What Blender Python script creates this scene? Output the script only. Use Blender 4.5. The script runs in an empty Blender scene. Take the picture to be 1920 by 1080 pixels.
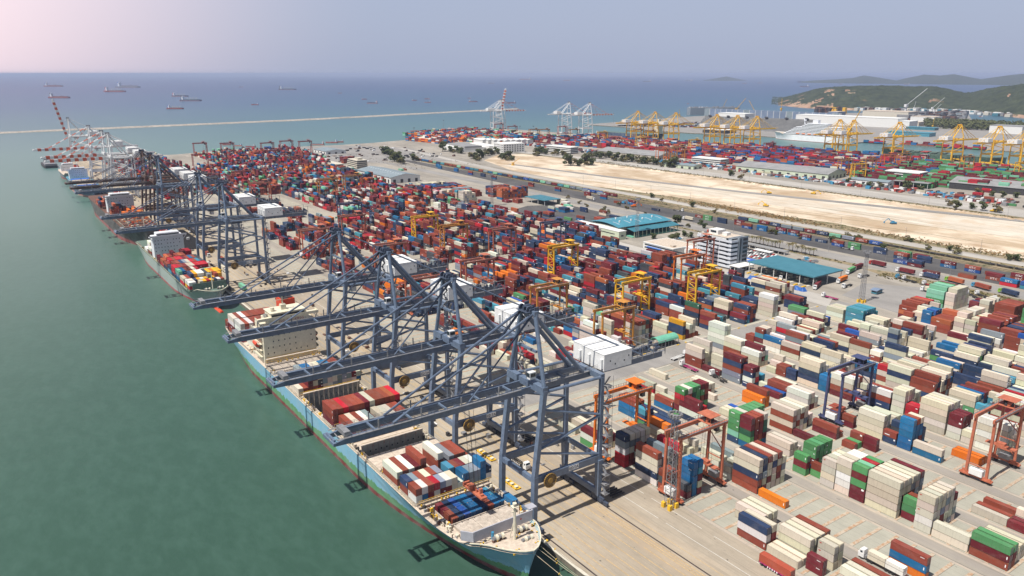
import bpy, bmesh, math, random
from mathutils import Vector, Matrix
rnd = random.Random(7)
scene = bpy.context.scene
COL = scene.collection
PI = math.pi
# ------------------------------------------------------------------ camera
FPX = 1451.0; HZ = 138.0; CAMH = 158.0
PITCH = math.atan((540-HZ)/FPX)
YAW = math.atan(1050/(FPX/math.cos(PITCH)))
cam_d = bpy.data.cameras.new("camera"); cam = bpy.data.objects.new("camera", cam_d); COL.objects.link(cam)
cam.location = (0, 0, CAMH); cam.rotation_euler = (PI/2-PITCH, 0, -YAW)
cam_d.sensor_width = 36; cam_d.lens = FPX/1920*36; cam_d.clip_start = 1; cam_d.clip_end = 200000
scene.camera = cam
# ------------------------------------------------------------------ sky, sun, exposure
SUNV = Vector((-0.470, -0.030, 0.882)).normalized()
w = bpy.data.worlds.new("World"); scene.world = w; w.use_nodes = True
nt = w.node_tree; nt.nodes.clear()
sky = nt.nodes.new("ShaderNodeTexSky"); sky.sky_type = 'NISHITA'; sky.sun_disc = False
sky.sun_elevation = math.asin(SUNV.z); sky.sun_rotation = math.atan2(SUNV.x, SUNV.y)
sky.air_density = 1.1; sky.dust_density = 3.0; sky.ozone_density = 2.0; sky.altitude = 150
bg = nt.nodes.new("ShaderNodeBackground"); out = nt.nodes.new("ShaderNodeOutputWorld")
bg.inputs[1].default_value = 0.060
# hazy veil of the tropical sky: greyish lavender everywhere, plus a pale pink lens-glare glow painted in toward +y/-x, off the sun
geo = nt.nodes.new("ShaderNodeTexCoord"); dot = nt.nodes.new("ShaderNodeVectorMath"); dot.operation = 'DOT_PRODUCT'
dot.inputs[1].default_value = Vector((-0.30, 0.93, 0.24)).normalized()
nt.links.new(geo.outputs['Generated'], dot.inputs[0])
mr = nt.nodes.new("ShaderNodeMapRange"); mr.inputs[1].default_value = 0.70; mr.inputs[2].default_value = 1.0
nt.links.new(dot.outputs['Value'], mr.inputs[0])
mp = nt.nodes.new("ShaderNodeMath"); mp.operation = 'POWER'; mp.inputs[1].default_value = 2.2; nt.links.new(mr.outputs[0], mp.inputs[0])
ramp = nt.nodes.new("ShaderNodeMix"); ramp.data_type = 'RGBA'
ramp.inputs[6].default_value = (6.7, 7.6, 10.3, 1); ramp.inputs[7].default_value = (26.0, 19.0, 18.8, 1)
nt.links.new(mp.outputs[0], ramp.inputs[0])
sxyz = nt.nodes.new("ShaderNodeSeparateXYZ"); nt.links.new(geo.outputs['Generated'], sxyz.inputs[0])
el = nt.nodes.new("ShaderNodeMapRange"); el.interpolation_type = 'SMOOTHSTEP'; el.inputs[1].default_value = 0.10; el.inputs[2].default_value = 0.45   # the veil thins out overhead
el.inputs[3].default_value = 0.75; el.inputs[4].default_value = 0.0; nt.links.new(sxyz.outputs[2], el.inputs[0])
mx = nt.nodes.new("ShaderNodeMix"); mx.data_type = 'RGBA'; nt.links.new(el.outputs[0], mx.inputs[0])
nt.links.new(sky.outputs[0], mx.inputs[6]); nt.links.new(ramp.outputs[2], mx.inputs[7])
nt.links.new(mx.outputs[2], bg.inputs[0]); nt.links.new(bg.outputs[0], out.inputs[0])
sd = bpy.data.lights.new("sun", 'SUN'); sd.energy = 5.0; sd.angle = math.radians(0.5); sd.color = (1.0, 0.955, 0.88)
sun = bpy.data.objects.new("sun", sd); COL.objects.link(sun); sun.rotation_euler = SUNV.to_track_quat('Z', 'Y').to_euler()
sun.location = (0, 0, 500)
vs = scene.view_settings; vs.view_transform = 'Standard'; vs.look = 'None'; vs.exposure = 0.30; vs.gamma = 1
scene.render.engine = 'CYCLES'
scene.cycles.volume_bounces = 0; scene.cycles.max_bounces = 6; scene.cycles.transparent_max_bounces = 8
scene.cycles.volume_step_rate = 10

# ------------------------------------------------------------------ measuring helper: photo pixel of a point on level z -> world
_sp, _cp = math.sin(PITCH), math.cos(PITCH); _sy, _cy = math.sin(YAW), math.cos(YAW)
def G(x, y, z=0.0):
    d = FPX*_sp+(y-540)*_cp; f = FPX*_cp-(y-540)*_sp; r = x-960; t = (CAMH-z)/d
    return (t*(f*_sy+r*_cy), t*(f*_cy-r*_sy))
def px(X, Y, Z=0.0):
    a = X*_sy+Y*_cy; r = X*_cy-Y*_sy; h = Z-CAMH
    dep = a*_cp-h*_sp; up = a*_sp+h*_cp
    if dep < 1: return (-9999, -9999, dep)
    return (960+FPX*r/dep, 540-FPX*up/dep, dep)

def lin(r, g, b, k=1.0):
    f = lambda c: ((c/255)/12.92 if c <= 10 else ((c/255+0.055)/1.055)**2.4)*k
    return (f(r), f(g), f(b), 1)
# ------------------------------------------------------------------ materials
MATS = {}
def newmat(name):
    m = bpy.data.materials.new(name); m.use_nodes = True; n = m.node_tree
    return m, n, n.nodes['Principled BSDF']
def N(n, t, **kw):
    nd = n.nodes.new(t)
    for k, v in kw.items(): setattr(nd, k, v)
    return nd
def noise(n, scale, detail=3, rough=0.55, vec=None):
    t = N(n, "ShaderNodeTexNoise"); t.inputs['Scale'].default_value = scale; t.inputs['Detail'].default_value = detail
    t.inputs['Roughness'].default_value = rough
    if vec is not None: n.links.new(vec, t.inputs['Vector'])
    return t.outputs['Fac']
def rng(n, fac, a, b, c=0.0, d=1.0):
    m = N(n, "ShaderNodeMapRange"); n.links.new(fac, m.inputs[0])
    for i, v in enumerate((a, b, c, d)): m.inputs[i+1].default_value = v
    return m.outputs[0]
def math_(n, op, a, b=None, c=None):
    m = N(n, "ShaderNodeMath", operation=op)
    for i, v in enumerate((a, b, c)):
        if v is None: continue
        if isinstance(v, (int, float)): m.inputs[i].default_value = v
        else: n.links.new(v, m.inputs[i])
    return m.outputs[0]
def mixc(n, fac, a, b, mode='MIX'):
    m = N(n, "ShaderNodeMix", data_type='RGBA', blend_type=mode)
    if isinstance(fac, (int, float)): m.inputs[0].default_value = fac
    else: n.links.new(fac, m.inputs[0])
    for i, v in ((6, a), (7, b)):
        if isinstance(v, tuple): m.inputs[i].default_value = v
        else: n.links.new(v, m.inputs[i])
    return m.outputs[2]
def wpos(n): return N(n, "ShaderNodeNewGeometry").outputs['Position']
def opos(n): return N(n, "ShaderNodeTexCoord").outputs['Object']
def scaled(n, vec, s, rot=0.0):
    m = N(n, "ShaderNodeMapping"); n.links.new(vec, m.inputs[0]); m.inputs['Scale'].default_value = s
    m.inputs['Rotation'].default_value = (0, 0, rot); return m.outputs[0]
def bump(n, b, h, dist, strength=0.5):
    bp = N(n, "ShaderNodeBump"); bp.inputs['Distance'].default_value = dist; bp.inputs['Strength'].default_value = strength
    n.links.new(h, bp.inputs['Height']); n.links.new(bp.outputs[0], b.inputs['Normal'])
def paint(name, c, rough=0.55, metal=0.0, var=0.25, rust=0.0, scale=0.6, dirt=None):
    """painted or bare surface: colour with worn, blotchy variation and optional rust spots"""
    if name in MATS: return MATS[name]
    m, n, b = newmat(name); p = wpos(n)
    c4 = c if len(c) == 4 else c+(1,)
    dk = tuple(v*(1-var) for v in c4[:3])+(1,); lt = tuple(min(1, v*(1+var*0.7)+0.01) for v in c4[:3])+(1,)
    col = mixc(n, rng(n, noise(n, scale, 5, 0.65, p), 0.3, 0.7), dk, lt)
    if rust: col = mixc(n, rng(n, noise(n, 2.3, 6, 0.75, p), 0.66-rust*0.2, 0.72, 0, 0.85), col, (0.16, 0.062, 0.025, 1))
    n.links.new(col, b.inputs['Base Color']); b.inputs['Roughness'].default_value = rough; b.inputs['Metallic'].default_value = metal
    MATS[name] = m; return m
def surf(name, build, rough=0.9):
    m, n, b = newmat(name); b.inputs['Roughness'].default_value = rough; b.inputs['Specular IOR Level'].default_value = 0.25
    n.links.new(build(n, b), b.inputs['Base Color']); MATS[name] = m; return m

# water: turbid green by the quay, bluer with distance; ripples at several scales
def _water():
    m, n, b = newmat("water"); p = wpos(n)
    sep = N(n, "ShaderNodeSeparateXYZ"); n.links.new(p, sep.inputs[0])
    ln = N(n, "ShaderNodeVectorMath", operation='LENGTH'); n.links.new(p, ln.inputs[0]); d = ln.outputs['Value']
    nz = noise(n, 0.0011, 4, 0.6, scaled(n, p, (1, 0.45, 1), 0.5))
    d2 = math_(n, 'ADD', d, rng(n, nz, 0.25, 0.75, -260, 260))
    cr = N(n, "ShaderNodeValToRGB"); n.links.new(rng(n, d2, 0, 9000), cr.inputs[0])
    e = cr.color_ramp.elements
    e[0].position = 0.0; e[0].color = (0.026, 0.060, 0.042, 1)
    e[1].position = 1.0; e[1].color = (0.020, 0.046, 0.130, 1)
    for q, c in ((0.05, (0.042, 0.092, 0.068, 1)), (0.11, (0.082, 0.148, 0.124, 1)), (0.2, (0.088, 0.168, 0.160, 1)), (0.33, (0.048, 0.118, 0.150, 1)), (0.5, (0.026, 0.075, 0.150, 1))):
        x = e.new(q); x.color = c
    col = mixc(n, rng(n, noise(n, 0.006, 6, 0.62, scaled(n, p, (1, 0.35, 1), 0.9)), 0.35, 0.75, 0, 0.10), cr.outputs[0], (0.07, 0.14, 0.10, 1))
    rp = noise(n, 0.22, 3, 0.6, scaled(n, p, (1.0, 0.45, 1), 0.7)); rp2 = noise(n, 0.045, 3, 0.6, scaled(n, p, (1, 0.5, 1), 0.35))
    col = mixc(n, rng(n, rp, 0.40, 0.70, 0.0, 0.12), col, (0.11, 0.20, 0.165, 1))
    n.links.new(col, b.inputs['Base Color'])
    b.inputs['Roughness'].default_value = 0.32; b.inputs['IOR'].default_value = 1.33; b.inputs['Specular IOR Level'].default_value = 0.42
    h = math_(n, 'ADD', rp, math_(n, 'MULTIPLY', rp2, 0.7))
    bump(n, b, h, 0.5, 0.30)
    MATS["water"] = m
_water()

def concrete(n, b, c=(0.305, 0.276, 0.236), yard=False):
    p = wpos(n)
    f1 = noise(n, 0.035, 6, 0.7, scaled(n, p, (1, 0.22, 1)))          # streaks along the lanes
    f2 = noise(n, 0.35, 5, 0.7, p)
    f3 = noise(n, 1.0, 3, 0.7, scaled(n, p, (1, 0.02, 1), 0.01))       # fine wheel tracks
    a = tuple(v*0.74 for v in c)+(1,); l = tuple(v*1.14 for v in c)+(1,)
    col = mixc(n, rng(n, f1, 0.38, 0.62), a, l)
    col = mixc(n, rng(n, f2, 0.50, 0.75, 0, 0.35), col, tuple(v*0.62 for v in c)+(1,))
    col = mixc(n, rng(n, f3, 0.52, 0.70, 0, 0.42), col, tuple(v*0.50 for v in c)+(1,))
    col = mixc(n, rng(n, noise(n, 0.9, 5, 0.75, p), 0.62, 0.70, 0, 0.5), col, tuple(v*0.42 for v in c)+(1,))
    return col, p, f1, f2
def _yard(n, b):
    col, p, f1, f2 = concrete(n, b)
    sep = N(n, "ShaderNodeSeparateXYZ"); n.links.new(p, sep.inputs[0]); X, Y = sep.outputs[0], sep.outputs[1]
    u = math_(n, 'MULTIPLY', math_(n, 'FRACT', math_(n, 'DIVIDE', math_(n, 'SUBTRACT', X, 203.4), 27.9)), 27.9)
    v = math_(n, 'MULTIPLY', math_(n, 'FRACT', math_(n, 'DIVIDE', math_(n, 'SUBTRACT', Y, 112.4-635), 6.35)), 6.35)
    inb = math_(n, 'MULTIPLY', math_(n, 'LESS_THAN', u, 18.6), math_(n, 'GREATER_THAN', X, 203.3))
    inb = math_(n, 'MULTIPLY', inb, math_(n, 'LESS_THAN', X, 455))
    inb = math_(n, 'MULTIPLY', inb, math_(n, 'LESS_THAN', Y, 1390))
    for y0, y1 in ((284, 305), (787, 812)):
        o = math_(n, 'MULTIPLY', math_(n, 'GREATER_THAN', Y, y0), math_(n, 'LESS_THAN', Y, y1))
        inb = math_(n, 'MULTIPLY', inb, math_(n, 'SUBTRACT', 1.0, o))
    pad = mixc(n, rng(n, noise(n, 0.12, 4, 0.6, p), 0.35, 0.7), (0.30, 0.295, 0.245, 1), (0.37, 0.36, 0.30, 1))
    # faint joints between the laid slabs of a pad
    j = math_(n, 'LESS_THAN', math_(n, 'FRACT', math_(n, 'DIVIDE', u, 2.92)), 0.07)
    pad = mixc(n, math_(n, 'MULTIPLY', j, 0.35), pad, (0.18, 0.17, 0.14, 1))
    col = mixc(n, math_(n, 'MULTIPLY', inb, 0.8), col, pad)
    # container footing beams across the block, rust-stained
    bm_ = math_(n, 'MULTIPLY', math_(n, 'LESS_THAN', v, 1.25), inb)
    bc = mixc(n, rng(n, noise(n, 0.55, 4, 0.7, p), 0.44, 0.60), (0.44, 0.365, 0.285, 1), (0.36, 0.20, 0.105, 1))
    col = mixc(n, math_(n, 'MULTIPLY', bm_, 0.85), col, bc)
    dkl = math_(n, 'MULTIPLY', math_(n, 'GREATER_THAN', v, 6.18), inb)
    col = mixc(n, math_(n, 'MULTIPLY', dkl, 0.7), col, (0.07, 0.065, 0.06, 1))
    # crane runway beams either side of each block + dark drain
    for a0, a1, cc, s in ((18.75, 20.0, (0.42, 0.355, 0.29, 1), 0.75), (26.3, 27.6, (0.42, 0.355, 0.29, 1), 0.75), (20.0, 20.35, (0.09, 0.085, 0.08, 1), 0.7), (22.0, 25.5, (0.26, 0.235, 0.215, 1), 0.55)):
        z = math_(n, 'MULTIPLY', math_(n, 'GREATER_THAN', u, a0), math_(n, 'LESS_THAN', u, a1))
        z = math_(n, 'MULTIPLY', z, math_(n, 'MULTIPLY', math_(n, 'GREATER_THAN', X, 200), math_(n, 'LESS_THAN', X, 468)))
        z = math_(n, 'MULTIPLY', z, math_(n, 'LESS_THAN', Y, 284))
        z = math_(n, 'MULTIPLY', z, rng(n, f2, 0.35, 0.5, 0.35, 1))
        col = mixc(n, math_(n, 'MULTIPLY', z, s), col, cc)
    oil = rng(n, noise(n, 0.5, 2, 0.5, scaled(n, p, (1, 0.5, 1))), 0.72, 0.76, 0, 0.6)
    col = mixc(n, oil, col, (0.06, 0.055, 0.05, 1))
    # big stains and tyre-polished patches
    col = mixc(n, rng(n, noise(n, 0.018, 4, 0.6, p), 0.52, 0.7, 0, 0.4), col, (0.20, 0.18, 0.155, 1))
    return col
surf("yard_concrete", _yard)
def _apron(n, b):
    col, p, f1, f2 = concrete(n, b, (0.345, 0.296, 0.232))
    col = mixc(n, rng(n, noise(n, 0.03, 5, 0.65, scaled(n, p, (1, 0.12, 1))), 0.52, 0.72, 0, 0.5), col, (0.42, 0.30, 0.19, 1))
    oil = rng(n, noise(n, 0.6, 2, 0.5, scaled(n, p, (1, 0.5, 1))), 0.71, 0.75, 0, 0.7)
    return mixc(n, oil, col, (0.06, 0.055, 0.05, 1))
surf("apron_concrete", _apron)
def two(name, a, b_, sc, lo=0.35, hi=0.65, rough=0.9, str_=(1, 1, 1), extra=None):
    def f(n, b):
        p = wpos(n)
        col = mixc(n, rng(n, noise(n, sc, 6, 0.68, scaled(n, p, str_)), lo, hi), a+(1,), b_+(1,))
        if extra: col = mixc(n, rng(n, noise(n, extra[0], 5, 0.65, p), extra[1], extra[2], 0, extra[3]), col, extra[4]+(1,))
        return col
    return surf(name, f, rough)
two("asphalt_dark", (0.060, 0.058, 0.060), (0.105, 0.10, 0.098), 0.05, str_=(1, 0.3, 1), extra=(0.4, 0.6, 0.8, 0.5, (0.19, 0.17, 0.15)))
two("asphalt_mid", (0.20, 0.19, 0.18), (0.28, 0.265, 0.25), 0.05, str_=(1, 0.25, 1), extra=(0.3, 0.55, 0.8, 0.5, (0.13, 0.125, 0.12)))
two("road_pale", (0.31, 0.29, 0.265), (0.42, 0.395, 0.36), 0.04, str_=(1, 0.2, 1), extra=(0.25, 0.55, 0.8, 0.4, (0.24, 0.22, 0.20)))
two("sand_fill", (0.40, 0.305, 0.205), (0.62, 0.525, 0.41), 0.012, 0.42, 0.58, str_=(1.6, 0.5, 1), extra=(0.03, 0.50, 0.66, 0.8, (0.34, 0.235, 0.145)))
two("sand_levelled", (0.43, 0.37, 0.295), (0.60, 0.54, 0.455), 0.022, str_=(2.2, 0.5, 1), extra=(0.035, 0.5, 0.66, 0.75, (0.48, 0.37, 0.26)))
two("verge_earth", (0.17, 0.135, 0.075), (0.30, 0.235, 0.15), 0.03, str_=(1, 0.4, 1), extra=(0.12, 0.5, 0.62, 0.8, (0.065, 0.085, 0.028)))
two("rubble_white", (0.42, 0.36, 0.28), (0.62, 0.56, 0.48), 0.5)
two("hill_wood", (0.016, 0.024, 0.012), (0.050, 0.062, 0.030), 0.030, 0.36, 0.64, extra=(0.0042, 0.66, 0.71, 0.7, (0.20, 0.13, 0.075)))
two("cliff_rock", (0.21, 0.115, 0.072), (0.42, 0.285, 0.20), 0.012, extra=(0.02, 0.5, 0.6, 0.8, (0.05, 0.06, 0.025)))
two("breakwater_rock", (0.30, 0.26, 0.22), (0.48, 0.42, 0.36), 0.12)
two("quay_wall", (0.10, 0.09, 0.075), (0.22, 0.19, 0.15), 0.3, str_=(1, 1, 0.2))
two("bark", (0.09, 0.065, 0.045), (0.16, 0.12, 0.085), 2.0)
def leafmat(name, c1, c2, sc=0.8):
    def f(n, b):
        oi = N(n, "ShaderNodeObjectInfo")
        col = mixc(n, rng(n, noise(n, sc, 3, 0.6, wpos(n)), 0.3, 0.7), c1+(1,), c2+(1,))
        return mixc(n, rng(n, oi.outputs['Random'], 0, 1, 0, 0.45), col, (c2[0]*1.3, c2[1]*0.95, c2[2]*0.8, 1))
    return surf(name, f, 0.75)
leafmat("leaf_green", (0.026, 0.042, 0.016), (0.095, 0.120, 0.045))
leafmat("leaf_olive", (0.050, 0.052, 0.020), (0.135, 0.125, 0.050))
leafmat("leaf_dry", (0.16, 0.105, 0.045), (0.30, 0.205, 0.09))
# containers: colour per object (object colour) or per face (attribute), worn roofs, rust blooms, corrugation
def _cont(name, attr):
    m, n, b = newmat(name); p = wpos(n)
    if attr: c = N(n, "ShaderNodeAttribute", attribute_name="Col").outputs['Color']; rv = None
    else:
        oi = N(n, "ShaderNodeObjectInfo"); c = oi.outputs['Color']; rv = oi.outputs['Random']
    f1 = noise(n, 0.45, 5, 0.7, scaled(n, p, (1, 0.5, 1.2)))
    f2 = noise(n, 1.9, 5, 0.72, p)
    f3 = noise(n, 1.1, 3, 0.6, scaled(n, p, (1.6, 1.6, 0.22)))         # vertical streaks
    fade = mixc(n, rng(n, f1, 0.48, 0.80, 0, 0.14), c, (0.46, 0.41, 0.36, 1))
    dark = mixc(n, rng(n, f3, 0.50, 0.76, 0, 0.26), fade, mixc(n, 0.75, fade, (0.07, 0.05, 0.04, 1)))
    rust = mixc(n, rng(n, f2, 0.69, 0.75, 0, 0.7), dark, (0.20, 0.085, 0.038, 1))
    sz = N(n, "ShaderNodeSeparateXYZ"); n.links.new(p, sz.inputs[0])
    seam = math_(n, 'MULTIPLY', math_(n, 'LESS_THAN', math_(n, 'FRACT', math_(n, 'DIVIDE', math_(n, 'SUBTRACT', sz.outputs[2], 0.0), 2.9)), 0.065), math_(n, 'GREATER_THAN', sz.outputs[0], 200))
    rust = mixc(n, math_(n, 'MULTIPLY', seam, 0.8), rust, mixc(n, 0.5, (0.10, 0.06, 0.035, 1), mixc(n, 0.6, rust, (0.02, 0.02, 0.02, 1))))
    if rv is not None:
        hs = N(n, "ShaderNodeHueSaturation"); n.links.new(rust, hs.inputs['Color'])
        n.links.new(rng(n, rv, 0, 1, 0.86, 1.13), hs.inputs['Value']); rust = hs.outputs[0]
    n.links.new(rust, b.inputs['Base Color']); b.inputs['Roughness'].default_value = 0.62; b.inputs['Specular IOR Level'].default_value = 0.18
    sep = N(n, "ShaderNodeSeparateXYZ"); n.links.new(p, sep.inputs[0])
    wv = math_(n, 'SINE', math_(n, 'MULTIPLY', sep.outputs[1], 2*PI/0.56))
    bump(n, b, math_(n, 'ADD', wv, math_(n, 'MULTIPLY', f2, 2.0)), 0.02, 0.45)
    MATS[name] = m
_cont("container_paint", False); _cont("container_paint_mass", True)
BLUE = lin(118, 132, 158, .62)
paint("crane_blue", (0.115, 0.155, 0.225), 0.34, 0, 0.22, 0.25)
paint("crane_blue_dark", (0.045, 0.060, 0.095), 0.5, 0, 0.3)
paint("crane_white", (0.66, 0.66, 0.66), 0.5, 0, 0.1, 0.1)
paint("crane_red_band", (0.55, 0.085, 0.025), 0.5, 0, 0.15)
paint("reel_ochre", (0.34, 0.19, 0.03), 0.6, 0, 0.3, 0.2)
paint("crane_yellow", (0.72, 0.40, 0.012), 0.5, 0, 0.2, 0.12)
paint("crane_yellow_far", (0.70, 0.40, 0.02), 0.5, 0, 0.2)
paint("gantry_salmon", (0.43, 0.125, 0.065), 0.55, 0, 0.25, 0.2)
paint("gantry_orange", (0.66, 0.155, 0.012), 0.5, 0, 0.2, 0.1)
paint("gantry_amber", (0.50, 0.215, 0.03), 0.5, 0, 0.25, 0.2)
paint("gantry_red", (0.36, 0.045, 0.028), 0.5, 0, 0.25, 0.1)
paint("gantry_navy", (0.050, 0.060, 0.140), 0.45, 0, 0.25)
paint("house_white", (0.72, 0.72, 0.71), 0.5, 0, 0.12, 0.12)
paint("steel_grey", (0.26, 0.26, 0.27), 0.5, 0.3, 0.3, 0.1)
paint("steel_dark", (0.045, 0.043, 0.045), 0.6, 0.2, 0.3)
paint("rubber", (0.018, 0.018, 0.018), 0.85)
paint("glass_dark", (0.02, 0.03, 0.04), 0.12, 0, 0.1)
paint("rail_steel", (0.07, 0.055, 0.05), 0.5, 0.3)
paint("yellow_line", (0.46, 0.31, 0.13), 0.8, 0, 0.35, 0, 0.9)
paint("white_line", (0.50, 0.47, 0.42), 0.8, 0, 0.25)
paint("yellow_safety", (0.70, 0.42, 0.02), 0.5)
paint("cream_ship", (0.64, 0.59, 0.46), 0.5, 0, 0.14, 0.3)
paint("white_ship", (0.70, 0.71, 0.74), 0.45, 0, 0.08, 0.08)
paint("deck_buff", (0.50, 0.42, 0.34), 0.75, 0, 0.25, 0.35)
paint("deck_green", (0.10, 0.15, 0.12), 0.7, 0, 0.3, 0.35)
paint("deck_brown", (0.12, 0.055, 0.035), 0.7, 0, 0.4, 0.3)
paint("hatch_pale", (0.46, 0.40, 0.335), 0.7, 0, 0.3, 0.75)
paint("breakwater_grey", (0.36, 0.36, 0.40), 0.6, 0, 0.12, 0.1)
paint("hold_dark", (0.035, 0.032, 0.028), 0.9)
paint("bulkhead_beige", (0.50, 0.46, 0.37), 0.7, 0, 0.2, 0.25)
paint("funnel_red", (0.60, 0.06, 0.02), 0.5)
paint("rope", (0.40, 0.34, 0.24), 0.9)
paint("teal_roof", (0.040, 0.165, 0.215), 0.45, 0, 0.12, 0, 0.15)
paint("teal_roof_light", (0.055, 0.225, 0.300), 0.45, 0, 0.10, 0, 0.15)
paint("pale_green_wall", (0.50, 0.56, 0.42), 0.7, 0, 0.1)
paint("grey_roof", (0.235, 0.235, 0.235), 0.7, 0, 0.2, 0, 0.08)
paint("bluegrey_roof", (0.190, 0.235, 0.260), 0.6, 0, 0.15, 0, 0.1)
paint("white_wall", (0.66, 0.66, 0.64), 0.7, 0, 0.08)
paint("beige_wall", (0.52, 0.48, 0.40), 0.8, 0, 0.12)
paint("office_grey", (0.20, 0.23, 0.26), 0.5, 0, 0.1)
paint("office_band", (0.60, 0.63, 0.68), 0.45, 0, 0.08)
paint("mint_roof", (0.135, 0.40, 0.285), 0.5, 0, 0.15)
paint("blue_tarp", (0.018, 0.10, 0.36), 0.5, 0, 0.3)
paint("court_blue", (0.02, 0.11, 0.42), 0.8, 0, 0.1)
paint("panel_blue", (0.15, 0.20, 0.29), 0.6, 0, 0.2, 0, 0.03)
paint("stripe_white_red", (0.7, 0.7, 0.7), 0.6)
paint("magenta_frame", (0.42, 0.02, 0.16), 0.5)
paint("truck_white", (0.70, 0.70, 0.70), 0.35)
paint("truck_blue", (0.05, 0.25, 0.42), 0.35)
paint("truck_green", (0.22, 0.42, 0.05), 0.35)
paint("truck_red", (0.40, 0.03, 0.02), 0.35)
paint("sign_white", (0.7, 0.7, 0.7), 0.6)
paint("letter_white", (0.78, 0.78, 0.78), 0.6, 0, 0.05)
paint("letter_red", (0.40, 0.05, 0.03), 0.6, 0, 0.05)
paint("letter_dark", (0.03, 0.03, 0.035), 0.6, 0, 0.05)
paint("crane_rust", (0.105, 0.058, 0.042), 0.6, 0, 0.35, 0.3)
# ship hulls with painted zones by height (boot topping, band, upper)
def hullmat(name, zones, top, streak=0.3):
    """zones: list of (z limit, colour) from below"""
    m, n, b = newmat(name); p = wpos(n)
    sep = N(n, "ShaderNodeSeparateXYZ"); n.links.new(p, sep.inputs[0]); Z = sep.outputs[2]
    wob = noise(n, 0.22, 5, 0.75, scaled(n, p, (1, 1, 0.25)))
    col = top+(1,)
    for zl, c, wb in reversed(zones):
        zz = math_(n, 'ADD', Z, rng(n, wob, 0.3, 0.7, -wb, wb))
        col = mixc(n, math_(n, 'LESS_THAN', zz, zl), col, c+(1,))
    st = noise(n, 0.9, 5, 0.72, scaled(n, p, (1, 1, 0.12)))
    col = mixc(n, rng(n, st, 0.55, 0.75, 0, streak), col, (0.13, 0.085, 0.06, 1))
    col = mixc(n, rng(n, noise(n, 0.16, 4, 0.6, p), 0.4, 0.7, 0, 0.25), col, (0.42, 0.42, 0.40, 1))
    n.links.new(col, b.inputs['Base Color']); b.inputs['Roughness'].default_value = 0.5; MATS[name] = m
hullmat("hull_lightblue", [(-0.1, (0.17, 0.035, 0.035), 0.25), (3.1, (0.10, 0.27, 0.125), 1.3)], (0.190, 0.405, 0.54))
hullmat("hull_palegreen", [(-0.6, (0.36, 0.03, 0.05), 0.15)], (0.30, 0.36, 0.33))
hullmat("hull_black", [(1.6, (0.26, 0.06, 0.055), 0.2)], (0.050, 0.040, 0.036))
hullmat("hull_navy", [(0.5, (0.42, 0.16, 0.13), 0.2)], (0.05, 0.08, 0.14))
hullmat("hull_white", [(-0.9, (0.25, 0.07, 0.06), 0.1)], (0.80, 0.81, 0.83), 0.0)
hullmat("hull_grey", [(0.5, (0.30, 0.05, 0.045), 0.2)], (0.20, 0.21, 0.235))
hullmat("hull_redbrown", [(0.5, (0.20, 0.04, 0.04), 0.2)], (0.30, 0.075, 0.055))
hullmat("hull_green", [(0.5, (0.30, 0.05, 0.045), 0.2)], (0.035, 0.09, 0.06))

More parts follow.
